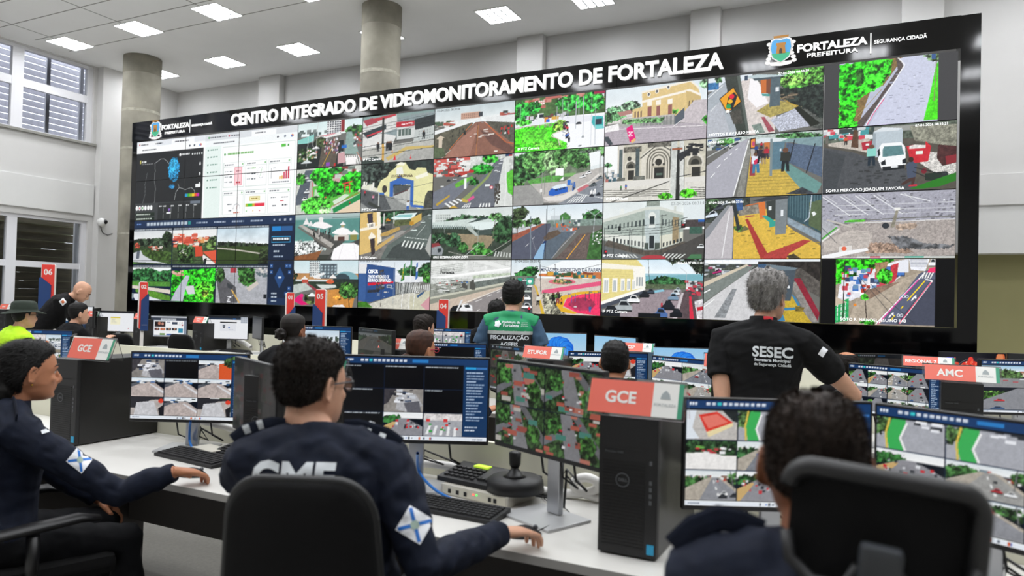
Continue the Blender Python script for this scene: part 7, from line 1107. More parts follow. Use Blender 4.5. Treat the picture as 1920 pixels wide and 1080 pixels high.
SEATED = []
def person(label, hp, Z, yaw, pose='sit', lean=.10, size=1., hy=0., hpit=0., hroll=0., R=None, L=None, Rh=None, Lh=None, shirt=None, sleeve='long', skin='brown', hair='black', style=None, vox=.009, fem=False, curl=.5, Re=None, Le=None, Rel=None, Lel=None, fit=1., wr=.004, legs=True, bun=None, trunk=None, side=0.):
    """hp: pixel of the head's middle; Z: its depth; yaw: facing, in world; hands R and L: wrist points in the world"""
    rng = np.random.default_rng(int(hp[0])); H = at(hp[0], hp[1], Z); S = size; style = dict(style or {})
    B = Matrix.Rotation(yaw, 4, 'Z'); fw = (B@Vector((0, 1, 0))); rt = B@Vector((1, 0, 0)); up = Vector((0, 0, 1))
    sp = (up*math.cos(lean)+fw*math.sin(lean)-rt*math.sin(side)).normalized(); ch = fw*math.cos(lean)-up*math.sin(lean)      # spine and chest directions
    HM = Matrix.Translation(H)@B@Matrix.Rotation(hy, 4, 'Z')@Matrix.Rotation(-hpit, 4, 'X')@Matrix.Rotation(hroll, 4, 'Y')@Matrix.Scale(S, 4)
    NB = HM@Vector((0, -.042, -.088))-sp*.048*S-ch*.012*S+rt*side*.25*S; hip = NB-sp*.515*S
    if pose == 'stand' and trunk is None: hip = NB-sp*.53*S
    t = thing('person', label, 'person', (hip.x, hip.y, 0), 0); inv = Matrix.Translation((-hip.x, -hip.y, 0))
    k = .9 if fem else 1.; lo = lambda x, y, z: hip+rt*x*S+ch*y*S+sp*z*S
    TOR = [(-.12, .12, .10, 0), (-.06, .165, .125, -.005), (.03, .172*(.98+.06*fem), .128, -.005), (.12, .152*k, .112, .0), (.2, .146*k, .108, .004), (.29, .160*k, .115, .006), (.37, .176*k, .118, .004), (.43, .178*k, .108, -.004), (.475, .150*k, .086, -.012), (.505, .088, .064, -.014), (.522, .056, .05, -.012)]
    def torso(mb, g, z0=-1, z1=9):
        R_ = [r for r in TOR if z0 <= r[0] <= z1]; n = 24; v = []
        for z, a, b, y in R_:
            for q in range(n):
                an = 6.2832*q/n; c, s = math.cos(an), math.sin(an); v.append(lo(math.copysign(abs(c)**.85, c)*(a*fit+g), y+math.copysign(abs(s)**.9, s)*(b*fit+g), z))
        N = len(R_); mb.add(v, [[i*n+q, i*n+(q+1) % n, (i+1)*n+(q+1) % n, (i+1)*n+q] for i in range(N-1) for q in range(n)]+[list(range(n))[::-1], [(N-1)*n+q for q in range(n)]])
    SH = [lo(s*.178*k*fit, -.012, .442) for s in (1, -1)]       # right, left
    arms = []
    for s, sh, tgt, eh, xe in ((1, SH[0], R, Re, Rel), (-1, SH[1], L, Le, Lel)):
        if tgt is None: tgt = lo(s*.16, .40, .06) if pose == 'sit' else sh-up*.5*S+fw*.08*S+rt*s*.05*S
        hint = eh if eh is not None else (rt*s*.55-up*.8-fw*.25)
        el, wr_ = ik(sh, Vector(tgt), .295*S, .255*S, Vector(hint))
        if xe is not None: el, wr_ = Vector(xe), Vector(tgt)
        arms.append((s, sh, el, wr_))
    legp = []
    for s in (1, -1):
        h0 = lo(s*.09, .0, -.03)
        if pose == 'sit': kn = h0+fw*.43*S+rt*s*.06*S-up*.03; an = kn-up*(kn.z-.09)+fw*.02
        else: kn = h0-up*(h0.z-.5*S)+fw*.02*S+rt*s*.02; an = Vector((kn.x, kn.y, .08))-fw*.03
        legp.append((s, h0, kn, an))
    b = MB(); torso(b, -.004); b.tube([lo(0, -.012, .46), NB, HM@Vector((0, -.028, -.085)), HM@Vector((0, -.018, -.04))], [.060*S*(.9 if fem else 1), .056*S*(.88 if fem else 1.), .054*S*(.88 if fem else 1.), .05*S], 16); head_shape(b, HM, jaw=.93 if fem else 1.)
    for s, sh, el, w in arms:
        b.tube([lo(s*.03, -.012, .49), lo(s*.1, -.014, .475), sh, sh+(el-sh)*.25, sh+(el-sh)*.6, el, el+(w-el)*.25, el+(w-el)*.7, w], [.05*S, .054*S, .055*S, .05*S*fit, .045*S*fit, .038*S, .041*S, .031*S, .026*S], 14)
        b.ball(el, .0385*S, 10)
    for s, h0, kn, an in legp:
        if legs: b.tube([h0, h0+(kn-h0)*.4, kn, kn+(an-kn)*.3, an], [.088*S, .078*S, .055*S, .055*S, .038*S], 14); b.tube([an-fw*.06-up*.04, an+fw*.05-up*.045, an+fw*.16-up*.055], [.035, .036, .03], 10)
    me = remesh(b, vox, 5)
    hands = MB()
    for (s, sh, el, w), hd in zip(arms, (Rh, Lh)):
        x = Vector(hd) if hd is not None else (w-el); x.normalize(); zz = (up-x*up.dot(x)).normalized(); HMx = Matrix((x, zz.cross(x), zz)).transposed().to_4x4(); HMx.translation = w+x*.012
        hh = remesh(hand(HMx@Matrix.Scale(S*(1.04 if fem else 1.16), 4), s, curl), .0032 if vox < .008 else .005, 2)
        o_ = len(hands.v); hands.add([v.co[:] for v in hh.vertices], [list(p.vertices) for p in hh.polygons], 0, True); bpy.data.meshes.remove(hh)
    bm = bmesh.new(); bm.from_mesh(me); hm = bpy.data.meshes.new('h'); hm.from_pydata(hands.v, [], hands.f); bm.from_mesh(hm); bm.to_mesh(me); bm.free(); bpy.data.meshes.remove(hm)
    me.polygons.foreach_set('use_smooth', [True]*len(me.polygons)); me.transform(inv); me.name = 'body'; body = new('body', me, t, m_skin[skin])
    # clothes
    ms, mt = shirt or m_nav, m_trs
    c = MB(); torso(c, .012, -.12, .505); coll = lo(0, -.012, .50)
    c.tube([lo(0, -.012, .44), coll, NB+sp*.022*S], [.092*S, .086*S*(.9 if fem else 1), .067*S*(.88 if fem else 1)], 18)
    cut = []
    for s, sh, el, w in arms:
        pts = [lo(s*.03, -.012, .487), lo(s*.1, -.014, .472), sh, sh+(el-sh)*.25]; rs = [.072*S, .074*S, .073*S, .068*S*fit]
        if sleeve == 'long': pts += [sh+(el-sh)*.65, el, el+(w-el)*.3, el+(w-el)*.75, w-(w-el)*.03]; rs += [.060*S*fit, .054*S, .054*S, .045*S, .040*S]; c.ball(el, .053*S, 10)
        elif sleeve == 'short': pts += [sh+(el-sh)*.4, sh+(el-sh)*.58]; rs += [.068*S*fit, .066*S*fit]
        else: pts = pts[:3]; rs = [.05*S, .058*S, .056*S]
        c.tube(pts, rs, 16)
    sm = remesh(c, vox*1.02, 4, wr, int(hp[0])); sm.transform(inv); shirt_o = new('shirt', sm, t, ms)
    if legs:
        c = MB(); torso(c, .014, -.12, .06)
        for s, h0, kn, an in legp: c.tube([h0-(kn-h0)*.1, h0, h0+(kn-h0)*.4, kn, kn+(an-kn)*.35, an-up*.0], [.07*S, .102*S, .092*S, .072*S, .068*S, .056*S], 16); c.ball(kn, .072*S, 10)
        tm = remesh(c, max(vox, .01), 4, .004, 3); tm.transform(inv); new('trousers', tm, t, mt)
        for s, h0, kn, an in legp:
            sh_ = MB().tube([an-fw*.07-up*.03, an-fw*.02-up*.03, an+fw*.08-up*.04, an+fw*.17-up*.052, an+fw*.2-up*.056], [.03, .05, .045, .038, .02], 12); me = sh_.mesh('shoe'); me.transform(inv); new('shoe', me, t, m_blk2)
    if hair:
        ho = hair_shape(HM, style, rng, style.get('thick', .013)).mesh('hair'); ho.transform(inv); hair_o = new('hair', ho, t, m_hair[hair])
        if bun:
            bb = MB(); c_, r_ = bun; bb.ball(HM@Vector(c_), r_*S, 18)
            for q in range(5): a = q*1.25; bb.tube([HM@(Vector(c_)+Vector((math.cos(a+u)*r_*.75, -r_*.35+.01*math.sin(3*u), math.sin(a+u)*r_*.75))) for u in (0, .7, 1.4, 2.1)], [.004, r_*.42, r_*.42, .004], 8)
            bm_ = remesh(bb, .005, 2, .0015, 2, 'hair_bun', .02); bm_.transform(inv); new('hair_bun', bm_, hair_o, m_hair[hair])
    for s in (-1, 1):
        e = MB().ball(HM@Vector((s*.031, .074, .004)), .0125*S, 12); me = e.mesh('eye'); me.transform(inv); eo = new('eye', me, t, m_eye)
        e = MB().ball(HM@Vector((s*.031, .0805, .003)), .0068*S, 10); me = e.mesh('iris'); me.transform(inv); new('iris', me, eo, m_iris)
        lid = MB().tube([HM@Vector(p) for p in ((s*.017, .0865, .004), (s*.031, .0905, .011), (s*.047, .079, .005))], [.0012, .0026, .0012], 6); me = lid.mesh('eyelid'); me.transform(inv); new('eyelid', me, eo, m_brow if vox < .008 else m_skin[skin])
        bw = MB().tube([HM@Vector(p) for p in ((s*.012, .0935, .023), (s*.028, .0945, .030), (s*.05, .077, .025))], [.002, .0038, .0015], 6); me = bw.mesh('eyebrow'); me.transform(inv); new('eyebrow', me, t, m_brow)
    dg = bpy.context.evaluated_depsgraph_get(); dg.update()
    bv = BVHTree.FromPolygons([v.co for v in sm.vertices], [p.vertices for p in sm.polygons])
    if pose == 'sit': SEATED.append((label, hip.copy(), yaw))
    info = dict(t=t, HM=inv@HM, H=H, hip=hip, lo=lambda x, y, z: inv@lo(x, y, z), rt=rt, fw=fw, ch=ch, sp=sp, up=up, arms=[(s, inv@a, inv@e, inv@w) for s, a, e, w in arms], shirt=shirt_o, bv=bv, NB=inv@NB, S=S, inv=inv)
    return info
def drape(me, I, M, d, off=.003, cuts=5):
    """lay a flat mesh onto the shirt: each point travels from its place in M along d until it meets the cloth"""
    bm = bmesh.new(); bm.from_mesh(me); bmesh.ops.triangulate(bm, faces=bm.faces[:])
    for _ in range(cuts):
        es = [e for e in bm.edges if e.calc_length() > .012]
        if not es: break
        bmesh.ops.subdivide_edges(bm, edges=es, cuts=1)
        bmesh.ops.triangulate(bm, faces=bm.faces[:])
    d = Vector(d).normalized(); dead = []
    for v in bm.verts:
        p = M@v.co; h = I['bv'].ray_cast(p-d*.5, d, 1.2)
        v.co = (h[0]-d*(off+v.co.z)) if h[0] else p
        if h[0] is None or h[1].dot(d) > -.12: dead.append(v)
    bmesh.ops.delete(bm, geom=dead, context='VERTS'); bm.to_mesh(me); bm.free(); return me
def sheet(w, h, z=0., rot=0.):
    me = bpy.data.meshes.new('sheet'); c, s = math.cos(rot), math.sin(rot)
    me.from_pydata([(x*c-y*s, x*s+y*c, z) for x, y in ((-w/2, -h/2), (w/2, -h/2), (w/2, h/2), (-w/2, h/2))], [], [(0, 1, 2, 3)]); return me
def print_on(I, name, me, M, d, m, off=.003): return new(name, drape(me, I, M, d, off), I['shirt'], m)
# ---------------------------------------------------------------- chairs
m_pad = mat('black chair fabric', '09090a', .85, spec=.25, noise=.2, scale=40, bump=.15, bscale=500); m_padp = mat('grey black chair edge', '141516', .5); m_arm = mat('black armrest', '151517', .45)
def chair(x, y, yaw, lab, bw=.44, bz0=.58, bz1=1.1, tilt=.16, arms=True, headrest=False, tagm=False, by=-.25):
    t = thing('office_chair', lab, 'office chair', (x, y, 0), yaw, 'black office chairs')
    MB().box(-.24, -.22, .42, .24, .25, .5, b=.035).obj('seat', m_pad, t)
    def back(z0, z1, w, y0, thick, name, m, edge=None, r=.1, bulge=.03, tap=.22):
        h = z1-z0; M = Matrix.Translation((0, y0, z0))@Matrix.Rotation(tilt, 4, 'X'); q = rrect(w, h, r, 7); n = len(q); v = []; f = []
        rings = [(-.0, .88), (-.012, .97), (-thick*.35, 1.), (-thick*.75, 1.), (-thick, .95), (-thick-.004, .8)]
        for dy, s in rings:
            for px_, pz_ in q: v.append(M@Vector((px_*s*(1.06-tap*(pz_/h+.5)), dy+bulge*(2*px_/w)**2, pz_*s+h/2)))
        for i in range(len(rings)-1): f += [[i*n+k, i*n+(k+1) % n, (i+1)*n+(k+1) % n, (i+1)*n+k] for k in range(n)]
        mb = MB(); mb.add(v, f, 0, True)
        # padded faces
        for i, dy in ((0, .006), (len(rings)-1, -.004)):
            c_ = len(mb.v); ins = [M@Vector((px_*rings[i][1]*.6*(1.06-tap*(pz_/h*.6+.5)), rings[i][0]+dy+bulge*(1.2*px_/w)**2, pz_*rings[i][1]*.6+h/2)) for px_, pz_ in q]
            mb.v += [tuple(p) for p in ins]; fs = [[i*n+k, i*n+(k+1) % n, c_+(k+1) % n, c_+k] for k in range(n)]+[[c_+k for k in range(n)]]
            mb.f += fs; mb.mi += [0]*len(fs); mb.sm += [True]*len(fs)
        o = mb.obj(name, m, t)
        if edge:
            e = MB(); pts = [M@Vector((px_*(1.06-tap*(pz_/h+.5)), -thick*.5+bulge*(2*px_/w)**2, pz_+h/2)) for px_, pz_ in q]; e.tube(pts+[pts[0]], edge, 8, cap=False); e.obj('piping', m_padp, o)
        return o
    back(bz0, bz1, bw, by, .05, 'backrest', m_pad, .012)
    MB().tube([(0, -.1, .42), (0, by-.03, .42), (0, by-.07-.02, .56), (0, by-.06-.06, .78)], [(.03, .015)]*4, 10).obj('back_support', m_blk2, t)
    MB().tube([(0, 0, .1), (0, 0, .42)], .03, 14).obj('gas_column', m_blk, t)
    b = MB(); [b.tube([(0, 0, .1), (.3*math.cos(a), .3*math.sin(a), .075)], [.03, .018], 8) for a in [q*1.2566+.3 for q in range(5)]]; b.obj('star_base', m_blk, t)
    for a in [q*1.2566+.3 for q in range(5)]: MB().tube([(.3*math.cos(a)-.02*math.sin(a), .3*math.sin(a)+.02*math.cos(a), .03), (.3*math.cos(a)+.02*math.sin(a), .3*math.sin(a)-.02*math.cos(a), .03)], .03, 12).obj('caster', m_blk, t)
    if arms:
        for s in (-1, 1):
            MB().tube([(s*.2, -.05, .44), (s*.29, -.05, .46), (s*.29, -.05, .64)], [(.022, .03)]*3, 8).obj('arm_post', m_blk, t)
            MB().tube([(s*.29, -.22, .635), (s*.29, -.18, .655), (s*.285, -.05, .665), (s*.27, .1, .672), (s*.26, .17, .658)], [(.03, .012), (.036, .018), (.04, .02), (.036, .018), (.024, .011)], 12).obj('armrest', m_arm, t)
    if tagm:
        g = MB(); M = Matrix.Translation((bw*.47, by+.035, bz0+.12))@Matrix.Rotation(1.35, 4, 'Z'); g.box(-.016, -.002, -.02, .016, .002, .02, M=M); g.obj('care_tag', m_card, t)
    if headrest:
        hz, w, h = headrest[0], headrest[1], headrest[2]; M = Matrix.Translation((headrest[4], headrest[3], hz))@Matrix.Rotation(.02, 4, 'X')@Matrix.Rotation(.08, 4, 'Y')
        q = rrect(w, h, .035, 7); e = MB(); cv = lambda p: M@Vector((p[0], .035*(2*p[0]/w)**2, p[1])); pts = [cv(p) for p in q]; pts = pts[-6:]+pts[:-6]; e.tube(pts[:22], [(.013, .015)]*22, 12); e.obj('headrest_frame', m_blk2, t)
        ms = MB(); n = len(q); ms.add([cv((p[0]*.97, p[1]*.97))+Vector((0, .006, 0)) for p in q]+[cv((p[0]*.5, p[1]*.5))+Vector((0, .012, 0)) for p in q], [[k, (k+1) % n, n+(k+1) % n, n+k] for k in range(n)]+[[n+k for k in range(n)]], 0, True); ms.obj('headrest_pad', m_pad, t)
        # lower arch of the frame and its bracket, on the back
        e = MB()
        for s in (-1, 1): e.tube([cv((s*w*.49, -h*.1))+Vector((0, -.008, 0)), cv((s*w*.46, -h*.32))+Vector((0, -.012, 0)), cv((s*w*.33, -h*.43))+Vector((0, -.016, 0)), cv((s*w*.16, -h*.40))+Vector((0, -.02, 0)), cv((s*w*.1, -h*.2))+Vector((0, -.022, 0))], .009, 10)
        e.obj('headrest_arch', m_blk2, t)
        MB().box(-.026, -.045, -h*.62, .026, -.016, h*.03, b=.008, M=M).box(-.02, -.06, -h*.75, .02, -.03, -h*.3, b=.006, M=M).obj('headrest_bracket', mat('dark grey bracket', '33363a', .4), t)
    return t

# ---------------------------------------------------------------- the three people in the foreground
def dec(I, px, py, Z, rot=0., tilt=0.):
    """a frame on the clothing seen at a pixel, its x axis turned by rot"""
    p = at(px, py, Z); a = RT*math.cos(rot)+UP*math.sin(rot); b_ = -RT*math.sin(rot)+UP*math.cos(rot)
    return I['inv']@frame(p, a, b_), ray(px, py).normalized()
def diamond(I, px, py, Z, s, rot=0.):
    M, d = dec(I, px, py, Z, rot)
    print_on(I, 'sleeve_patch', sheet(s, s), M@Matrix.Rotation(.785, 4, 'Z'), d, m_patchw, .003)
    for r in (0., 1.5708): print_on(I, 'patch_cross', sheet(s*1.22, s*.13), M@Matrix.Rotation(r, 4, 'Z'), d, m_patchb, .0042)
    me = bpy.data.meshes.new('ring'); me.from_pydata([(.16*s*math.cos(k*.524), .16*s*math.sin(k*.524), 0) for k in range(12)], [], [list(range(12))]); print_on(I, 'patch_crest', me, M, d, mat('grey green print', '9fb4a8', .6), .0054)
def epaulette(I, s, px=None, bars=True, lift=0.):
    """shoulder strap from neck to shoulder seam on side s"""
    lo = I['lo']; pts = [lo(s*.08, -.012, .545), lo(s*.115, -.012, .545+lift*.4), lo(s*.15, -.014, .535+lift), lo(s*.19, -.016, .522+lift*.6), lo(s*.225, -.018, .497)]
    e = MB().tube(pts, [(.004, .018), (.005, .021), (.005, .022), (.005, .023), (.004, .022)], 8, smooth=False); o = new('epaulette', e.mesh('epaulette'), I['t'], m_nav)
    if bars:
        for a, b in ((.42, .52), (.66, .76)):
            f = lambda u: pts[min(int(u*4), 3)].lerp(pts[min(int(u*4), 3)+1], u*4-int(u*4)); q = [f(a), f(b)]
            new('epaulette_bar', MB().tube(q, [(.0065, .024)]*2, 8, smooth=False).mesh('bar'), o, m_epw)
def collar(I, m, r0=.066, h=.035, name='collar'):
    N = I['NB']; lo = I['lo']; sp = I['sp']; n = 28; v = []; S = I['S']
    for dz, r in ((-.03, r0+.012), (-.0, r0+.003), (h, r0-.001), (h, r0-.006), (-.0, r0-.004)):
        for k in range(n):
            a = 6.2832*k/n; v.append(N+I['rt']*math.cos(a)*r*S+I['ch']*math.sin(a)*r*.95*S+sp*(dz+.006*math.cos(a*1.0+1.57))*S+I['ch']*.004)
    mb = MB(); mb.add(v, [[i*n+k, i*n+(k+1) % n, (i+1)*n+(k+1) % n, (i+1)*n+k] for i in range(4) for k in range(n)], 0, True); return new(name, mb.mesh(name), I['t'], m)

# woman at left
yw = math.radians(-20)
I = person('woman in dark navy uniform with pulled back black hair and a diamond sleeve patch', (56, 697), 2.84, yw, lean=.06, hy=math.radians(2), hpit=.02, R=onZ(330, 884, .82), Rh=onZ(388, 890, .785)-onZ(330, 884, .82), Rel=at(222, 925, 2.82), skin='tan', hair='black', fem=True, vox=.0055, curl=.85, wr=.006, size=.97,
    style=dict(nape=-.1, temple=-.012, fore=.07, vol=.8, thick=.015, rough=.04, strands=9000, len=.03, comb=(0, -1, -.35), stand=-.05), bun=((0, -.098, -.07), .058), Re=Vector((.2, -.3, -.9)))
collar(I, m_nav, .064, .03); epaulette(I, 1, bars=False); diamond(I, 150, 862, 2.7, .075, .12)
mb = MB().ball(I['HM']@Vector((.083, -.008, -.046)), .0045, 10); new('earring', mb.mesh('earring'), I['t'], mat('gold', 'd8a848', .25, metal=1.))
M_, d_ = dec(I, 92, 806, 2.7, .3); print_on(I, 'shoulder_band', sheet(.058, .014), M_, d_, m_epw, .006)
h = I['hip']; chair(h.x+.05, h.y+.1, yw, 'black office chair of the woman at left, white care tag on its backrest', .46, .56, 1.08, .2, tagm=True, by=-.2)
# man with glasses in the middle
ym = math.radians(27)
I = person('man with glasses, short dark hair and dark navy uniform seated in the centre foreground', (586, 722), 2.03, ym, lean=.10, side=.2, hy=math.radians(-38), hpit=.03, R=onZ(940, 1000, .825), Rh=onZ(1010, 998, .795)-onZ(940, 1000, .825), Rel=at(795, 1062, 1.86), L=onZ(440, 900, .82), skin='light', hair='brown', vox=.0055, curl=.85, wr=.006, fit=1.04,
    style=dict(nape=-.058, temple=-.03, fore=.062, vol=.9, thick=.014, sides=.6, rough=.12, strands=16000, len=.012, comb=(.1, -.5, -.35), stand=.35))
collar(I, m_nav, .068, .03); epaulette(I, 1); epaulette(I, -1)
lo = I['lo']; tm = text_mesh('GMF', .112, .005, 0, 'CENTER', 1.); print_on(I, 'back_lettering', tm, frame(lo(-.06, -.3, .375), I['rt'], I['sp']), I['ch'], m_epw, .004)
diamond(I, 778, 984, 1.72, .074, .25)
g = MB(); HM = I['HM']
for s in (-1, 1):
    rim = [HM@Vector((s*(.034+.026*math.cos(a)), .104-.010*abs(math.cos(a))*(1 if math.cos(a) > 0 else .2), .002+.019*math.sin(a))) for a in [q*.3927 for q in range(17)]]; g.tube(rim, .0022, 6, cap=False)
    g.tube([HM@Vector(p) for p in ((s*.060, .096, .012), (s*.074, .08, .012), (s*.0815, .02, .010), (s*.0815, -.012, .008), (s*.078, -.026, -.008))], .0024, 6)
g.tube([HM@Vector(p) for p in ((-.008, .106, .006), (0, .108, .009), (.008, .106, .006))], .002, 6); go = new('glasses', g.mesh('glasses'), I['t'], mat('dark grey spectacle frame', '2a2a2e', .3))
for s in (-1, 1):
    l = MB(); l.add([HM@Vector((s*(.034+.025*math.cos(a)), .103-.010*abs(math.cos(a))*(1 if math.cos(a) > 0 else .2), .002+.018*math.sin(a))) for a in [q*.3927 for q in range(16)]], [list(range(16))]); new('lens', l.mesh('lens'), go, mat('tinted lens', '5c5a60', .05, trans=.75, alpha=.55))
h = I['hip']; chair(h.x-.05, h.y+.0, ym-.05, 'black office chair with plain rounded backrest behind the man with glasses', .39, .6, 1.115, .13, by=-.22)
# man at right
yr = math.radians(3)
I = person('man with cropped dark hair and navy uniform behind the big headrest at front right', (1527, 872), 1.21, yr, lean=.06, hy=math.radians(5), skin='brown', hair='stubble', vox=.0055, wr=.006, size=.98, fit=1.02,
    style=dict(nape=-.05, temple=-.02, fore=.06, vol=.55, thick=.012, rough=.06, strands=16000, len=.007, comb=(0, -.3, -.2), stand=.9))
collar(I, m_nav, .068, .03); epaulette(I, -1, lift=.022, bars=False); epaulette(I, 1, bars=False)
h = I['hip']; hp_ = at(1650, 1018, .97); ca, sa = math.cos(-yr), math.sin(-yr); dx, dy = hp_.x-h.x, hp_.y-(h.y-.02)
chair(h.x, h.y-.02, yr, 'black mesh office chair with framed headrest at front right', .46, .56, 1.1, .16, headrest=(hp_.z, .24, .165, dx*sa+dy*ca, dx*ca-dy*sa), by=-.22)
# ---------------------------------------------------------------- people further back
short = dict(nape=-.058, temple=-.028, fore=.064, strands=1500, len=.012, stand=.6)
I = person('standing man with thick grey hair and black polo lettered SESEC on the back', (1441, 560), 3.8, math.radians(-8), 'stand', lean=.06, hy=math.radians(-16), R=at(1556, 792, 3.85), Rel=at(1602, 741, 3.72), L=at(1372, 850, 3.75), Lel=at(1354, 760, 3.72), shirt=m_blks, sleeve='short', skin='light', hair='grey', vox=.0065, fit=1.16, size=1.0,
    style=dict(nape=-.07, temple=-.03, fore=.06, vol=2.1, thick=.014, sides=.7, rough=.25, strands=6000, len=.024, comb=(.1, -.5, -.5), stand=.35))
collar(I, m_blks, .070, .036); lo = I['lo']; bf = lambda z: frame(lo(.085, -.32, z-.022), I['rt'], I['sp'])
for b_, s_, z_, k_ in (('SESEC', .062, .385, .0022), ('Secretaria Municipal', .0175, .362, .0006), ('da Segurança Cidadã', .0175, .340, .0006)): print_on(I, 'back_lettering', text_mesh(b_, s_*1.15, k_, 0, 'CENTER'), bf(z_), I['ch'], m_epw, .004)
M_, d_ = dec(I, 1543, 660, 3.6, -.6); print_on(I, 'sleeve_patch', sheet(.03, .045), M_, d_, m_patchw)
N = I['NB']; lb = MB().tube([N+I['rt']*x*I['S']-I['ch']*y*I['S']+I['sp']*z for x, y, z in ((.02, .066, .024), (.04, .058, .026), (.058, .04, .024))], [(.004, .014)]*3, 8); new('lanyard', lb.mesh('lanyard'), I['t'], mat('red ribbon', 'd02834', .5))

I = person('standing man in green and black vest lettered FISCALIZAÇÃO AGEFIS, seen from behind', (963, 558), 5.95, math.radians(20), 'stand', lean=.02, hy=math.radians(-8), shirt=m_den, sleeve='short', skin='light', hair='black', vox=.009, fit=1.02, size=1.03, style=dict(short, vol=1.5))
lo = I['lo']; S = I['S']; c = MB(); n = 26; v = []
ring = [(-.02, .19, .14), (.1, .172, .134), (.2, .168, .13), (.29, .182, .136), (.37, .20, .138), (.43, .205, .130), (.475, .18, .112), (.505, .125, .09), (.53, .1, .092), (.558, .082, .08)]
for z, a, b_ in ring:
    for q in range(n): an = 6.2832*q/n; ca, sa = math.cos(an), math.sin(an); v.append(lo(math.copysign(abs(ca)**.85, ca)*a*1.0, math.copysign(abs(sa)**.9, sa)*b_*1.04-.004, z))
c.add(v, [[i*n+q, i*n+(q+1) % n, (i+1)*n+(q+1) % n, (i+1)*n+q] for i in range(len(ring)-1) for q in range(n)]+[list(range(n))[::-1], [(len(ring)-1)*n+q for q in range(n)]])
for s in (-1, 1): c.tube([lo(s*.05, -.012, .50), lo(s*.12, -.014, .482), lo(s*.20, -.014, .452)], [.062*S, .07*S, .075*S], 14)
vm = remesh(c, .009, 3, .004, 4, 'vest'); hp0 = I['inv']@I['hip']
for m_ in (m_vb, m_vg, m_vs): vm.materials.append(m_)
for p_ in vm.polygons: z = (p_.center-hp0).dot(I['sp'])/S; p_.material_index = 1 if z > .405 else (2 if z > .378 else 0)
I['shirt'] = new('vest', vm, I['t']); I['bv'] = BVHTree.FromPolygons([v_.co for v_ in vm.vertices], [p_.vertices for p_ in vm.polygons])
for b_, s_, x_, z_, k_ in (('FISCALIZAÇÃO', .046, 0, .335, .0014), ('AGEFIS', .046, 0, .283, .0014), ('Prefeitura de', .027, .01, .462, .0006), ('Fortaleza', .034, .01, .435, .001), ('Agência de', .011, .115, .466, 0), ('Fiscalização', .011, .115, .453, 0), ('de Fortaleza', .011, .115, .44, 0)): print_on(I, 'back_lettering', text_mesh(b_, s_, k_, 0, 'CENTER'), frame(lo(x_, -.36, z_), I['rt'], I['sp']), I['ch'], m_epw, .004)
me = bpy.data.meshes.new('crest'); me.from_pydata([(.026*(1+.15*math.cos(5*a))*math.cos(a), .026*(1+.15*math.cos(5*a))*math.sin(a), 0) for a in [k*.2618 for k in range(24)]], [], [list(range(24))]); print_on(I, 'back_crest', me, frame(lo(-.095, -.36, .455), I['rt'], I['sp']), I['ch'], m_epw, .004)

person('seated person with dark hair just left of the green vest, last row', (931, 588), 6.9, math.radians(24), skin='brown', hair='black', style=short, shirt=m_trs)
I = person('woman with brown hair in a low bun and red framed glasses, second row', (790, 657), 4.75, math.radians(8), hy=math.radians(-22), R=onZ(915, 770, .79), fem=True, skin='tan', hair='auburn', style=dict(nape=-.08, temple=-.004, fore=.072, vol=1.2, rough=.05), bun=((0, -.125, -.05), .034), shirt=m_nav)
g = MB(); HM = I['HM']
for s in (-1, 1): g.tube([HM@Vector((s*(.034+.024*math.cos(a)), .104, .002+.018*math.sin(a))) for a in [q*.524 for q in range(13)]], .003, 6, cap=False); g.tube([HM@Vector(p) for p in ((s*.058, .1, .01), (s*.076, .08, .01), (s*.082, -.01, .008))], .0035, 6)
new('glasses', g.mesh('glasses'), I['t'], mat('red spectacle frame', 'c02848', .35))
person('man with short dark hair turned to the right behind the woman with the brown bun', (796, 617), 6.8, math.radians(0), hy=math.radians(-18), skin='light', hair='brown', style=dict(short, vol=1.4), shirt=m_trs)
person('woman with black hair in a bun behind the head of the man with glasses', (551, 622), 5.1, math.radians(15), hy=math.radians(-10), fem=True, size=.93, skin='brown', hair='soft', style=dict(nape=-.08, temple=-.004, fore=.072, vol=1.3, rough=.06), bun=((-.012, -.13, -.015), .042), shirt=m_trs)
I = person('man with cropped black hair and black shirt seen from behind under the CSP sign', (1153, 680), 4.3, math.radians(18), skin='tan', hair='black', style=dict(short, vol=.9, strands=2500, len=.007), shirt=m_blks, vox=.008, fit=1.05)
collar(I, m_blks, .068, .03)
person('balding man beside the elbow of the grey haired man', (1586, 689), 5.6, math.radians(10), hy=math.radians(20), skin='tan', hair='soft', style=dict(short, vol=.6, bald=.098), shirt=m_trs)
I = person('man in neon yellow shirt and dark green brimmed hat at left', (46, 592), 6.9, math.radians(-8), hy=math.radians(0), skin='light', hair='black', style=dict(short), shirt=m_hiv, sleeve='short', fit=1.1)
HM = I['HM']; m_hat = mat('dark green hat cloth', '1f2a20', .85, noise=.2, scale=30)
def rim_ring(rx, ry, z, dz=0., n=32): return [HM@Vector((rx*math.cos(6.2832*k/n), -.006+ry*math.sin(6.2832*k/n), z+dz*math.cos(2*6.2832*k/n))) for k in range(n)]
rs = [rim_ring(.03, .04, .147), rim_ring(.07, .088, .142), rim_ring(.088, .108, .12), rim_ring(.094, .117, .07), rim_ring(.096, .12, .05), rim_ring(.165, .185, .032, .012), rim_ring(.168, .188, .028, .012), rim_ring(.094, .116, .044)]
hb = MB(); n = 32; hb.add([p for r_ in rs for p in r_], [[i*n+k, i*n+(k+1) % n, (i+1)*n+(k+1) % n, (i+1)*n+k] for i in range(len(rs)-1) for k in range(n)]+[list(range(n))], 0, True); ho = new('hat', hb.mesh('hat'), I['t'], m_hat)
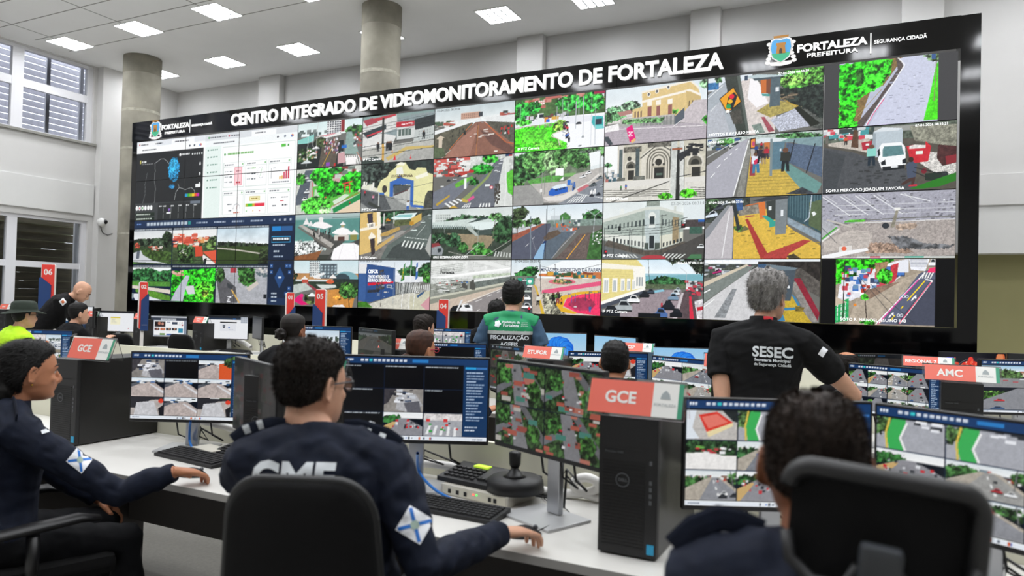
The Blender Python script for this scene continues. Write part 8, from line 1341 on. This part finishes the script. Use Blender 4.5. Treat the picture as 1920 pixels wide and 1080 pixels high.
new('hat_cord', MB().tube([HM@Vector(p) for p in ((-.1, -.05, .03), (-.085, -.06, -.04), (-.03, -.09, -.11), (.02, -.1, -.12))], .004, 6).mesh('hat_cord'), ho, m_hat)
g = MB(); [g.tube([HM@Vector((s*(.034+.024*math.cos(a)), .106, .002+.02*math.sin(a))) for a in [q*.524 for q in range(13)]], .0028, 6, cap=False) for s in (-1, 1)]; g.tube([HM@Vector(p) for p in ((.058, .1, .01), (.076, .08, .01), (.082, -.01, .008))], .003, 6); new('glasses', g.mesh('glasses'), I['t'], m_blk)
I = person('bald man in black shirt leaning forward, standing behind the 06 pylon', (153, 547), 8.7, math.radians(-42), 'stand', lean=.72, hy=0, hpit=.62, shirt=m_blks, sleeve='long', skin='light', hair=None, R=at(120, 645, 8.8), L=at(165, 640, 9.3), fit=1.1, size=1.0)
collar(I, m_blks, .07, .03); M_, d_ = dec(I, 118, 566, 8.4, .7); print_on(I, 'sleeve_patch', sheet(.07, .07), M_, d_, m_patchw); print_on(I, 'patch_crest', sheet(.035, .035), M_, d_, mat('orange print', 'd87848', .6), .005)
person('seated person with dark hair below the leaning bald man', (148, 589), 8.3, math.radians(-5), hy=math.radians(-12), skin='light', hair='black', style=short, shirt=m_trs, R=at(200, 637, 8.6))
# empty chairs in the last row
p = onY(372, 640, 6.4); chair(p.x, p.y, math.radians(8), 'empty black office chair in front of the news page monitor', .42, .58, 1.02, .12, arms=False)
p = onY(262, 640, 6.4); chair(p.x, p.y, math.radians(8), 'empty black office chair in front of the page with small yellow box', .42, .56, .98, .12, arms=False)
CH = {'seated person with dark hair just': 'the person left of the green vest', 'woman with brown hair': 'the woman with the brown bun', 'man with short dark hair turned': 'the man behind the brown bun', 'woman with black hair in a bun': 'the woman with the black bun', 'man with cropped black hair': 'the man with cropped black hair and black shirt', 'balding man': 'the balding man by the bent elbow', 'man in neon': 'the man in neon yellow shirt', 'seated person with dark hair below': 'the seated person below the leaning bald man'}
for lab_, h_, y_ in SEATED:
    for k_, w_ in CH.items():
        if lab_.startswith(k_): chair(h_.x, h_.y-.0, y_, 'black office chair under '+w_, .42, .56, .94, .1, arms=False, by=-.2)
